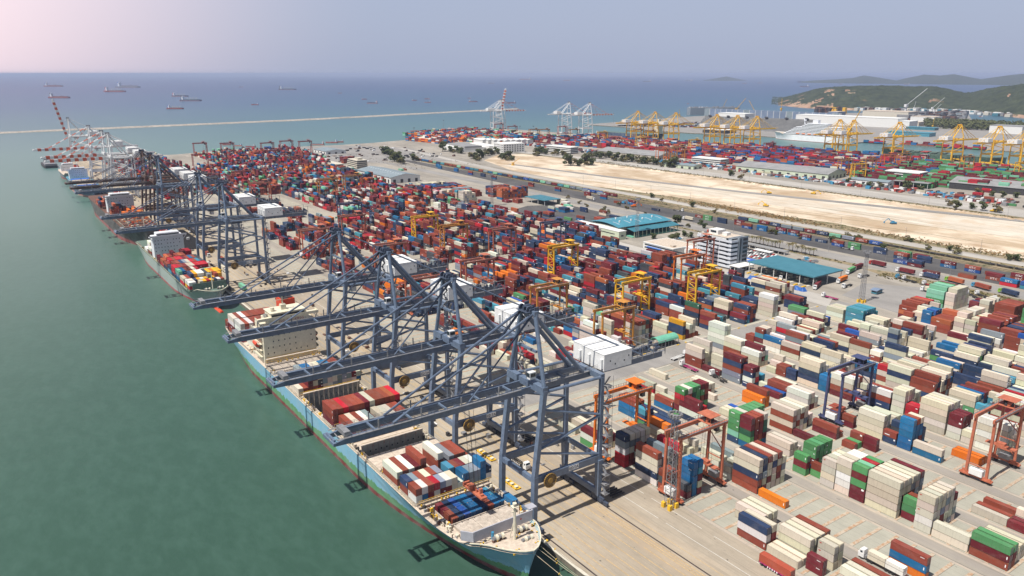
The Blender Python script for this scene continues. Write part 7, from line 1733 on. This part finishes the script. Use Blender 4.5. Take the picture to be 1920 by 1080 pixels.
def truck(x, y, rz, cabm, bedm, label, load=None, twin=False):
    k = (cabm, bedm); first = k not in TP
    if first: p = truck_proto(cabm, bedm); TP[k] = (p, kidmap(p))
    p, kk = TP[k]; tag(place(p, kk, first, (x, y, 0.03), rz), label, "truck", "trucks moving in the port")
    if load:
        for (cc_, yo, L) in load:
            me = cm40 if L > 7 else cm20; o = bpy.data.objects.new("shipping_container", me); COL.objects.link(o); dx, dy = -1.22, yo
            o.location = (x+dx*math.cos(rz)-dy*math.sin(rz), y+dx*math.sin(rz)+dy*math.cos(rz), 1.42); o.rotation_euler = (0, 0, rz); o.color = PAL[cc_][0]+(1,); tag(o, " ".join(("%s %s container riding on the %s" % ("nearer" if yo > 9 else "", PAL[cc_][1], label.split(",")[0])).split()[:16]) if ", " not in label else " ".join(("%s container riding on the %s" % (PAL[cc_][1], label)).split()[:16]), "container", "shipping containers stacked in the port")
            e = bpy.data.objects.new("door", dm); COL.objects.link(e); e.parent = o; e.color = o.color
def along(p, q):      # heading with the cab at p and the tail toward q
    a, c = G(*p), G(*q); return a[0], a[1], math.atan2(c[1]-a[1], c[0]-a[0])-PI/2
def T(p, q, *a, **k): x, y, r = along(p, q); truck(x, y, r, *a, **k)
tdn = PI
x_, y_ = 223.2, 120.3
truck(223.9, 133.0, PI, "truck_white", "steel_dark", "white-cab truck with two short cream boxes in the near lane", load=[("c", 3.3, 6.06), ("w", 9.5, 6.06)]) if False else truck(232-3.9, 121.5-1.0, PI+0.0, "truck_white", "steel_dark", "white-cab truck with two cream boxes in the near lane", load=[("c", 3.3, 6.06), ("w", 9.5, 6.06)])
T((1276, 685), (1312, 701), "truck_white", "magenta_frame", "white truck with an empty magenta trailer beside the mint shelter's crossroad")
T((1332, 703), (1375, 727), "truck_white", "steel_dark", "white-cab truck with an empty dark trailer right of the magenta one")
T((1287, 667), (1276, 671), "truck_white", "house_white", "white van-like truck head near the crossroad")
T((1541, 556), (1575, 565), "truck_white", "magenta_frame", "white truck with magenta trailer below the gate canopy"); T((1500, 586), (1521, 590), "truck_white", "yellow_safety", "white truck with yellow trailer at the crossroad's right end")
T((1158, 640), (1200, 655), "truck_white", "steel_dark", "white truck with an empty skeletal trailer left of the mint arched shelter")
T((1425, 1047), (1462, 1068), "truck_white", "magenta_frame", "red box trailer rig on the near apron", load=[("e", 1.0, 12.19)]) if False else None
# tractorless red trailer at the bottom of the photo
s = root("semi_trailer", (197.2, 137.2, 0), PI+0.0); tag(s, "magenta chassis semi-trailer parked on the apron at the bottom of the photo", "trailer")
b = M("magenta_frame"); b.box(-1.2, -.9, 0, 13, 1.0, 1.35); b.box(.9, 1.2, 0, 13, 1.0, 1.35); [b.box(-1.2, 1.2, i*1.6, i*1.6+.3, 1.03, 1.3) for i in range(8)]; b.mat("letter_white"); [b.box(1.2, 1.24, 3.5+i*.9, 3.9+i*.9, .7, 1.2) for i in range(5)]; b.obj("chassis", s)
b = M("rubber"); wheels(b, (-.95, .95), (1.2, 2.5, 11.2, 12.2)); b.obj("tyres", s)
o = bpy.data.objects.new("shipping_container", cm40); COL.objects.link(o); o.location = (196.0, 124.9, 1.4); o.color = (0.34, .07, .04, 1); tag(o, "rust red container riding on the magenta semi-trailer at the bottom of the photo", "container", "shipping containers stacked in the port"); e = bpy.data.objects.new("door", dm); COL.objects.link(e); e.parent = o; e.color = o.color
for (p, q, c1, c2, ld, l) in [((1630, 495), (1680, 507), "truck_red", "steel_dark", "m", "red truck hauling a maroon box on the far lot road, first in the queue"), ((1680, 509), (1722, 518), "truck_white", "steel_dark", "m", "white truck hauling a maroon box, second in the queue"), ((1725, 518), (1770, 528), "truck_white", "steel_dark", "n", "white truck hauling a navy box beside the green verge"), ((1772, 526), (1822, 539), "truck_green", "steel_dark", "e", "green truck hauling a red-brown box beside the verge"), ((1822, 537), (1868, 550), "truck_blue", "steel_dark", "b", "blue-grey truck hauling a brown box near the right edge"), ((1872, 548), (1915, 560), "truck_green", "steel_dark", "n", "lime green truck hauling a navy box at the right edge"),
                          ((1680, 521), (1720, 533), "truck_blue", "steel_dark", None, "sky blue truck with an empty trailer on the lot"), ((1692, 524), (1735, 537), "truck_white", "steel_dark", None, "white truck with an empty trailer beside the sky blue truck"), ((1730, 533), (1768, 545), "truck_white", "truck_red", None, "white truck with an empty red trailer near the green verge"), ((1726, 545), (1750, 550), "truck_white", "steel_dark", "c", "white truck half behind the green-topped stack"),
                          ((1810, 551), (1826, 558), "truck_white", "steel_dark", None, "white truck head behind the cream stack, left of two"), ((1829, 552), (1845, 558), "truck_white", "steel_dark", None, "white truck head behind the cream stack, right of two"), ((1862, 562), (1880, 570), "truck_white", "steel_dark", None, "white truck cab above the cream and maroon stacks"),
                          ((1527, 544), (1545, 528), "truck_white", "steel_dark", "m", "white truck leaving the gate canopy's near end"), ((1463, 526), (1478, 510), "truck_white", "steel_dark", None, "white truck in the third toll lane"), ((1570, 532), (1600, 520), "truck_white", "steel_dark", "o", "white truck with an orange box right of the gate canopy"), ((1580, 541), (1612, 530), "truck_white", "steel_dark", None, "white truck with an empty trailer right of the gate canopy"), ((1610, 522), (1640, 515), "truck_white", "steel_dark", None, "white truck turning toward the mast"), ((1588, 515), (1608, 505), "truck_white", "steel_dark", "g", "white truck with a green box behind the gate canopy"), ((1600, 508), (1622, 500), "truck_white", "steel_dark", "m", "white truck with a maroon box behind the gate canopy"),
                          ((1281, 397), (1250, 393), "truck_white", "steel_dark", None, "white truck with a long empty trailer on the rail yard asphalt"), ((1392, 526), (1360, 512), "truck_white", "house_white", "c", "white box trailer parked by the blue tarpaulins"), ((1115, 376), (1100, 373), "truck_white", "steel_dark", "c", "white truck on the rail yard with a cream box"), ((1600, 470), (1590, 468), "truck_white", "steel_dark", None, "white truck before the green carrier boxes"), ((1281, 411), (1300, 415), "truck_white", "steel_dark", "c", "truck with a cream box right of the freight station"),
                          ((1105, 362), (1085, 358), "truck_white", "house_white", "y", "left grey tanker-like trailer on the pale road"), ((1135, 368), (1112, 364), "truck_white", "house_white", "y", "right grey box truck on the pale road"), ((520, 425), (545, 432), "truck_white", "steel_dark", None, "x")][:-1]:
    T(p, q, c1, c2, l, load=[(ld, 3.2 if q[1]-p[1] != 99 else 0, 9.6 if False else 12.19)] if ld and ld not in "" else None)
# port tractors below the ship cranes
for (x, y, rz, ld, l) in [(170, 232, 0, None, "white port tractor behind the cable reel of the nearest ship crane"), (162, 402, PI, None, "white port tractor beside the cable reel of the fourth ship crane"), (160, 640, 0, "c", "white port tractor between legs beside the pale green ship, nearest one"), (168, 672, 0, "b", "white port tractor beside the pale green ship, middle one"), (163, 705, 0, "b", "white port tractor beside the pale green ship, farthest one"), (156, 590, PI, "i", "port truck carrying a mint box by the pale green bow"), (165, 790, 0, None, "white truck on the apron by the black ship's bow"), (160, 840, 0, "u", "truck with a blue box by the black ship's side")]:
    truck(x, y, rz, "truck_white", "steel_dark", l, load=[(ld, 3.2, 12.19)] if ld else None)
# spreaders and hatch stowage resting on the apron
for (x, y, l) in [(163, 253, "yellow spreader frame lying on the apron beneath the second ship crane"), (158, 228, "yellow spreader frame lying on the apron beneath the nearest ship crane")]:
    b = M("yellow_safety"); b.box(-1.2, -.8, -6, 6, .1, .6); b.box(.8, 1.2, -6, 6, .1, .6); [b.box(-1.2, 1.2, -6+i*2.9, -5.5+i*2.9, .12, .55) for i in range(5)]; b.mat("cream_ship"); [b.box(-.7, .7, -5+i*2.9, -3.6+i*2.9, .1, .9) for i in range(4)]; tag(b.obj("spreader_frame", None, (x, y, 0)), l, "spreader")
for i, (y, l) in enumerate([(214, "dark cargo platform beside the nearest ship crane's landward legs"), (271, "dark cargo platform beside the second ship crane's landward legs"), (330, "dark cargo platform beside the third ship crane's landward legs")]):
    s = root("gangway_platform", (181.5, y-10, 0)); b = M("crane_blue_dark"); b.box(-1.4, 1.6, 0, 20, .8, 1.3); b.box(-1.4, -1.2, 0, 20, 1.3, 3.6); b.mat("house_white"); [b.box(-1.46, -1.4, 2+j*5, 5.4+j*5, 2, 3.2) for j in range(3)]; b.mat("steel_dark"); [b.beam((2.4, -8+j*1.4, .6), (8.6, -8+j*1.4, .6), .5, .5) for j in range(5)]; b.obj("platform", s); tag(s, l, "platform")
# parked cars beside the office
car = root("parked_car"); b = M("truck_white"); b.box(-.88, .88, -2.1, 2.1, .35, .95); b.add([(-.8, -1.4, .95), (.8, -1.4, .95), (.8, 1.2, .95), (-.8, 1.2, .95), (-.66, -.9, 1.45), (.66, -.9, 1.45), (.66, .8, 1.45), (-.66, .8, 1.45)], [(4, 5, 6, 7), (0, 1, 5, 4), (1, 2, 6, 5), (2, 3, 7, 6), (3, 0, 4, 7)]); b.obj("body", car); b = M("glass_dark"); b.box(-.77, .77, -1.15, 1.0, 1.0, 1.3); b.obj("windows", car); b = M("rubber"); wheels(b, (-.8, .8), (-1.3, 1.3), .33, .2); b.obj("tyres", car)
cks = kidmap(car); cars = [car]
cvar = {"white": car}
for nm_, m_ in (("black", "steel_dark"), ("silver", "steel_grey"), ("red", "truck_red"), ("blue", "truck_blue")):
    d = dup(car, None, cks); ch = [q for q in bpy.data.objects if q.parent == d and q.name.startswith("body")][0]; ch.data = ch.data.copy(); ch.data.materials[0] = MATS[m_]; cvar[nm_] = d
ck = {k: kidmap(v) for k, v in cvar.items()}; used_ = set(); cnt = {}
spots = [(560+c*5.6, 420+r*2.9, PI/2, "lot") for c in range(5) for r in range(14)]+[(512+i*2.9, 402.5, 0, "carport") for i in range(5)]+[(594, 419+i*3.0, PI/2, "long") for i in range(15)]+[(585+rnd.uniform(0, 14), 385+rnd.uniform(0, 22), 0, "verge") for i in range(14)]+[(548+i*3, 520+rnd.uniform(0, 3), 0, "depot") for i in range(8)]
for (x, y, rz, wh) in spots:
    if rnd.random() < .16: continue
    c = rnd.choice(["white", "white", "black", "silver", "white", "black", "silver", "red", "blue"]); cnt[(c, wh)] = cnt.get((c, wh), 0)+1
    where = {"lot": "in the office car park", "carport": "under the white carport", "long": "under the long grey carport", "verge": "beyond the gate canopy near the palms", "depot": "beside the freight station"}[wh]
    tag(place(cvar[c], ck[c], c not in used_, (x, y, .04), rz), "small %s car %s, %s nearest of its colour" % (c, where, nth(cnt[(c, wh)]-1)) if cnt[(c, wh)] < 20 else "small %s car %s" % (c, where), "car", "cars parked by the port offices"); used_.add(c)
# rail wagons under the line of boxes
wg = root("rail_wagon"); b = M("steel_dark"); b.box(-1.25, 1.25, -6.6, 6.6, .9, 1.25); b.obj("frame", wg)
for s_ in (-1, 1): b = M("rail_steel"); b.box(-.8, .8, s_*4.7-1.2, s_*4.7+1.2, .45, .9); [b.disc((x, s_*4.7+y, .55), (1, 0, 0), .42, .2, 8) for x in (-.75, .75) for y in (-.7, .7)]; b.obj("bogie", wg)
kw = kidmap(wg)
for i, (x, y, c) in enumerate(trainspots): tag(place(wg, kw, i == 0, (x, y+6.1, .1)), "flat rail wagon under a container, %s from the right in the long train" % nth(i), "rail wagon", "flat wagons of the container train")
for i in range(24): tag(place(wg, kw, False, (707, 170+i*14.2, .1)), "empty dark flat wagon on the rear track, %s from the right" % nth(i), "rail wagon", "empty flat wagons")
# reach stacker silhouettes & excavators on the sand
for (x, y, c, l) in [(1188, 388, "gantry_orange", "orange reach stacker on the rail yard asphalt"), (1168, 382, "truck_blue", "blue reach stacker carrying a box on the rail yard"), (1436, 387, "yellow_safety", "yellow excavator on the sand beside the vegetation"), (1442, 363, "yellow_safety", "small yellow digger on the haul road"), (1675, 420, "truck_blue", "blue machine alone on the sand"), (1862, 397, "yellow_safety", "yellow excavator at the far right by the ditch"), (1525, 364, "yellow_safety", "yellow excavator on the far sand edge")]:
    X, Y = G(x, y); s = root("work_machine", (X, Y, 0), rnd.uniform(0, 6)); b = M(c); b.box(-1.6, 1.6, -3, 3, .9, 2.2); b.box(-1.2, .6, -.5, 1.6, 2.2, 3.6); b.obj("body", s); b = M(c); b.beam((.8, 1, 2.2), (.8, 6, 6), .6, .7); b.beam((.8, 6, 6), (.8, 10, 2.5), .4, .5); b.box(.2, 1.4, 9.4, 10.6, 1.2, 2.6); b.obj("arm", s); b = M("rubber"); b.box(-2, -1.2, -3, 3, 0, .95); b.box(1.2, 2, -3, 3, 0, .95); b.obj("tracks", s); tag(s, l, "machine")
# ================================================================== PLANTS
def leafblob(b, c, r, n, s, flat=.75):
    for i in range(n):
        while True:
            v = Vector((rnd.uniform(-1, 1), rnd.uniform(-1, 1), rnd.uniform(-1, 1)))
            if .25 < v.length < 1: break
        v = v.normalized()*rnd.uniform(.62, 1.0); p = Vector(c)+Vector((v.x*r, v.y*r, v.z*r*flat)); a = Vector((rnd.uniform(-1, 1), rnd.uniform(-1, 1), rnd.uniform(-.5, .5))).normalized(); u = a.cross(v)
        if u.length < .1: continue
        u.normalize(); q = s*rnd.uniform(.6, 1.4); b.add([tuple(p-a*q-u*q*.7), tuple(p+a*q-u*q*.7), tuple(p+a*q+u*q*.7), tuple(p-a*q+u*q*.7)], [(0, 1, 2, 3)])
def tree_proto(mat, h=8, n=9, spread=3.6, s=.42):
    r = root("tree"); b = M("bark"); b.tube((0, 0, 0), (.2, .1, h*.5), .28, 7, .16)
    cs_ = [(rnd.uniform(-1, 1)*spread*.7, rnd.uniform(-1, 1)*spread*.7, h*rnd.uniform(.26, .82)) for i in range(n)]
    for c in cs_: b.tube((.2, .1, h*.42), c, .12, 5, .04)
    b.obj("trunk", r); b = M(mat)
    for c in cs_: leafblob(b, c, spread*rnd.uniform(.42, .75), 75, s)
    b.obj("crown", r); return r
tp = [tree_proto("leaf_green"), tree_proto("leaf_olive", 7, 6, 3.2), tree_proto("leaf_green", 10, 9, 3.4, .45)]; tk = [kidmap(t_) for t_ in tp]; tu = set(); TI = [0]
def tree(X, Y, k, sc, label, grp):
    o = place(tp[k], tk[k], k not in tu, (X, Y, 0), rnd.uniform(0, 6.2), sc); tu.add(k); tag(o, label, "tree", grp); TI[0] += 1
# palms beside the office: tapering trunks with drooping fronds
def palm_proto():
    r = root("palm_tree"); b = M("bark"); b.tube((0, 0, 0), (.15, 0, 6.0), .26, 7, .17); b.obj("trunk", r); b = M("leaf_olive")
    for i in range(20):
        t = 2*PI*i/20+rnd.uniform(-.15, .15); el = rnd.uniform(.05, .9); L = rnd.uniform(3.0, 3.9); p = Vector((.15, 0, 6.0)); d = Vector((math.cos(t)*math.cos(el), math.sin(t)*math.cos(el), math.sin(el)))
        pts = []
        for k in range(6): pts.append(p.copy()); p = p+d*L/5; d = (d+Vector((0, 0, -.34))).normalized()
        sd = Vector((-math.sin(t), math.cos(t), 0))
        for k in range(5): w0, w1 = .45*math.sin(PI*(k+.3)/5.6), .45*math.sin(PI*(k+1.3)/6.2); b.add([tuple(pts[k]-sd*w0), tuple(pts[k]+sd*w0), tuple(pts[k+1]+sd*w1), tuple(pts[k+1]-sd*w1)], [(0, 1, 2, 3)])
    b.obj("crown", r); return r
pp = palm_proto(); kp = kidmap(pp); i = 0
for y in [x_ for x_ in (474, 469, 464, 459, 454.5, 450, 445.5, 441, 437, 427, 422.5, 418, 413.5, 409, 405, 401)]:
    tag(place(pp, kp, i == 0, (609.5+rnd.uniform(-.6, .6), y, 0), rnd.uniform(0, 6), rnd.uniform(.95, 1.25)), "palm beside the office car park, %s in the row from the left" % nth(i), "palm tree", "row of palms beyond the car park"); i += 1
for i, (x, y) in enumerate([(1270, 424), (1258, 452), (1262, 449), (1295, 446), (1270, 447), (1283, 443), (1225, 448), (1320, 428), (1314, 422)]): X, Y = G(x, y); tree(X, Y, 0 if i else 2, .8 if i else 1.35, "dark green tree by the freight station, %s in reading order" % nth(i), "trees by the freight station")
for i, (x, y) in enumerate([(1131, 397), (1100, 388), (1086, 382), (1140, 400), (1160, 385), (1175, 392), (1065, 372), (1210, 405), (1235, 414), (1290, 426), (1340, 434), (1360, 440)]): X, Y = G(x, y); tree(X, Y, 1, .7 if i else 1.0, "small tree on the road verge behind the freight station, %s from the left" % nth(sorted(q[0] for q in [(1131,), (1100,), (1086,), (1140,), (1160,), (1175,), (1065,), (1210,), (1235,), (1290,), (1340,), (1360,)]).index(x)), "verge trees")
fg = [(885, 298), (893, 301), (900, 296), (910, 292), (922, 291), (930, 289), (938, 298), (946, 300), (952, 301), (1005, 292), (1013, 288), (1020, 290), (1065, 310), (1082, 311), (1100, 311), (1098, 309), (1150, 301), (1165, 303), (1180, 304), (1200, 307), (1210, 308), (1225, 309), (1240, 312), (1255, 314), (1262, 308), (1110, 296), (1125, 297), (1140, 296), (1040, 291), (1055, 292), (830, 284), (845, 286), (857, 288), (740, 304), (752, 307), (776, 302), (720, 290), (726, 291), (735, 296), (741, 297)]
fg.sort()
fg = sorted(fg+[(x+rnd.uniform(2, 9), y) for x, y in fg if y > 284]); cf = len(fg)
for i, (x, y) in enumerate(fg): X, Y = G(x, y+rnd.uniform(-1, 1)); tree(X, Y, (i*7) % 3, rnd.uniform(1.2, 2.3), "bushy tree along the far edge of the sand, %s from the left" % nth(i), "trees beyond the sand field")
fh = [(1298, 388), (1340, 399), (1435, 432), (1445, 438), (1455, 440), (1500, 448), (1560, 455), (1590, 448), (1605, 452), (1612, 447), (1700, 452), (1708, 454), (1780, 470), (1794, 476), (1892, 488), (1900, 486), (1907, 489), (1240, 377), (1222, 371), (1655, 470), (1740, 468)]; fh.sort()
for i, (x, y) in enumerate(fh): X, Y = G(x, y); tree(X, Y, i % 2, rnd.uniform(.6, 1.0), "low bushy tree on the scrub strip below the sand, %s from the left" % nth(i), "scrub trees below the sand field")
fi = [(1780, 386), (1793, 394), (1822, 392), (1842, 395), (1870, 398), (1590, 345), (1630, 352), (1650, 350), (1698, 358), (1725, 360), (1460, 327), (1490, 322), (1880, 372), (1835, 365), (1905, 371), (1860, 368), (1445, 310), (1370, 330), (1388, 336)]; fi.sort()
for i, (x, y) in enumerate(fi): X, Y = G(x, y); tree(X, Y, i % 3, rnd.uniform(1.0, 1.6), "dark tree in the far terminal, %s from the left" % nth(i), "trees of the far terminal")
# dense wood on the opposite bank, and loose scrub: nobody could count these
b = M("leaf_green")
for i in range(420):
    x = rnd.uniform(1735, 1925); y = rnd.uniform(228, 240)+(x-1735)*.045; X, Y = G(x, y); leafblob(b, (X, Y, 8), rnd.uniform(6, 11), 34, 2.0, 1.0)
tag(b.obj("woodland"), "dense dark belt of trees across the water at the upper right", "woodland", None, "stuff")
b = M("leaf_olive")
def scrub(b, poly_fn, n, r0, r1, k=12):
    for i in range(n):
        X, Y = poly_fn(); leafblob(b, (X, Y, .2), rnd.uniform(r0, r1), k, rnd.uniform(.25, .5), .7)
scrub(b, lambda: (rnd.uniform(588, 610), rnd.uniform(150, 330)), 420, .5, 1.6); scrub(b, lambda: (rnd.uniform(742, 762), rnd.triangular(250, 800, 300)), 420, .5, 1.8); scrub(b, lambda: (rnd.uniform(703, 721), rnd.uniform(250, 1000)), 240, .3, .9); scrub(b, lambda: (965+rnd.gauss(0, 4), rnd.uniform(380, 1100)), 500, .5, 1.7)
scrub(b, lambda: (rnd.uniform(606, 613), rnd.uniform(352, 640)), 120, .4, 1.1); scrub(b, lambda: (rnd.uniform(610, 760), rnd.uniform(1180, 1500)), 160, .4, 1.3)
tag(b.obj("scrub"), "olive green scrub and weeds scattered along verges and ditches", "scrub", None, "stuff")
b = M("leaf_dry"); scrub(b, lambda: (748+rnd.gauss(0, 6), rnd.triangular(470, 700, 590)), 700, .6, 1.8, 14); scrub(b, lambda: (755+rnd.gauss(0, 5), rnd.uniform(300, 450)), 220, .4, 1.2)
tag(b.obj("dry_grass"), "brown dry grass tufts along the lower edge of the sand", "grass", None, "stuff")
# small port clutter no one could count
b = MB()
for i in range(900):
    b.mat(rnd.choice(["steel_dark", "steel_grey", "gantry_red", "truck_white", "truck_blue", "deck_brown"])); X, Y = rnd.uniform(1042, 1090), rnd.uniform(380, 1500); b.box(X, X+rnd.uniform(1.5, 8), Y, Y+rnd.uniform(1.5, 8), .05, rnd.uniform(1, 4))
for i in range(90):
    b.mat(rnd.choice(["steel_dark", "steel_dark", "truck_white", "deck_brown"])); X, Y = rnd.uniform(560, 800), rnd.uniform(1330, 1660); b.box(X, X+rnd.uniform(1.5, 7), Y, Y+rnd.uniform(1.5, 8), .05, rnd.uniform(1, 3))
for i in range(350):
    b.mat(rnd.choice(["steel_dark", "steel_grey", "truck_white", "deck_brown", "rail_steel"])); X, Y = rnd.uniform(150, 200), rnd.uniform(230, 1500); b.box(X, X+rnd.uniform(.5, 2.5), Y, Y+rnd.uniform(.5, 4), .05, rnd.uniform(.3, 1.8))
tag(b.obj("port_clutter"), "small gear, pallets and vehicles strewn over the aprons and far yards", "clutter", None, "stuff")
# lashing platforms (dark trestle rows) on the apron beyond the pale green ship
b = M("steel_dark")
for i in range(34): y = 748+i*3.0; b.box(152, 173, y, y+1.1, .3, 1.5)
tag(b.obj("hatch_cover_trestles"), "rows of dark hatch covers laid on the apron behind the pale green ship", "hatch covers")
for o in list(bpy.data.objects):
    if o.type == 'MESH' and not o.data.polygons: bpy.data.objects.remove(o)
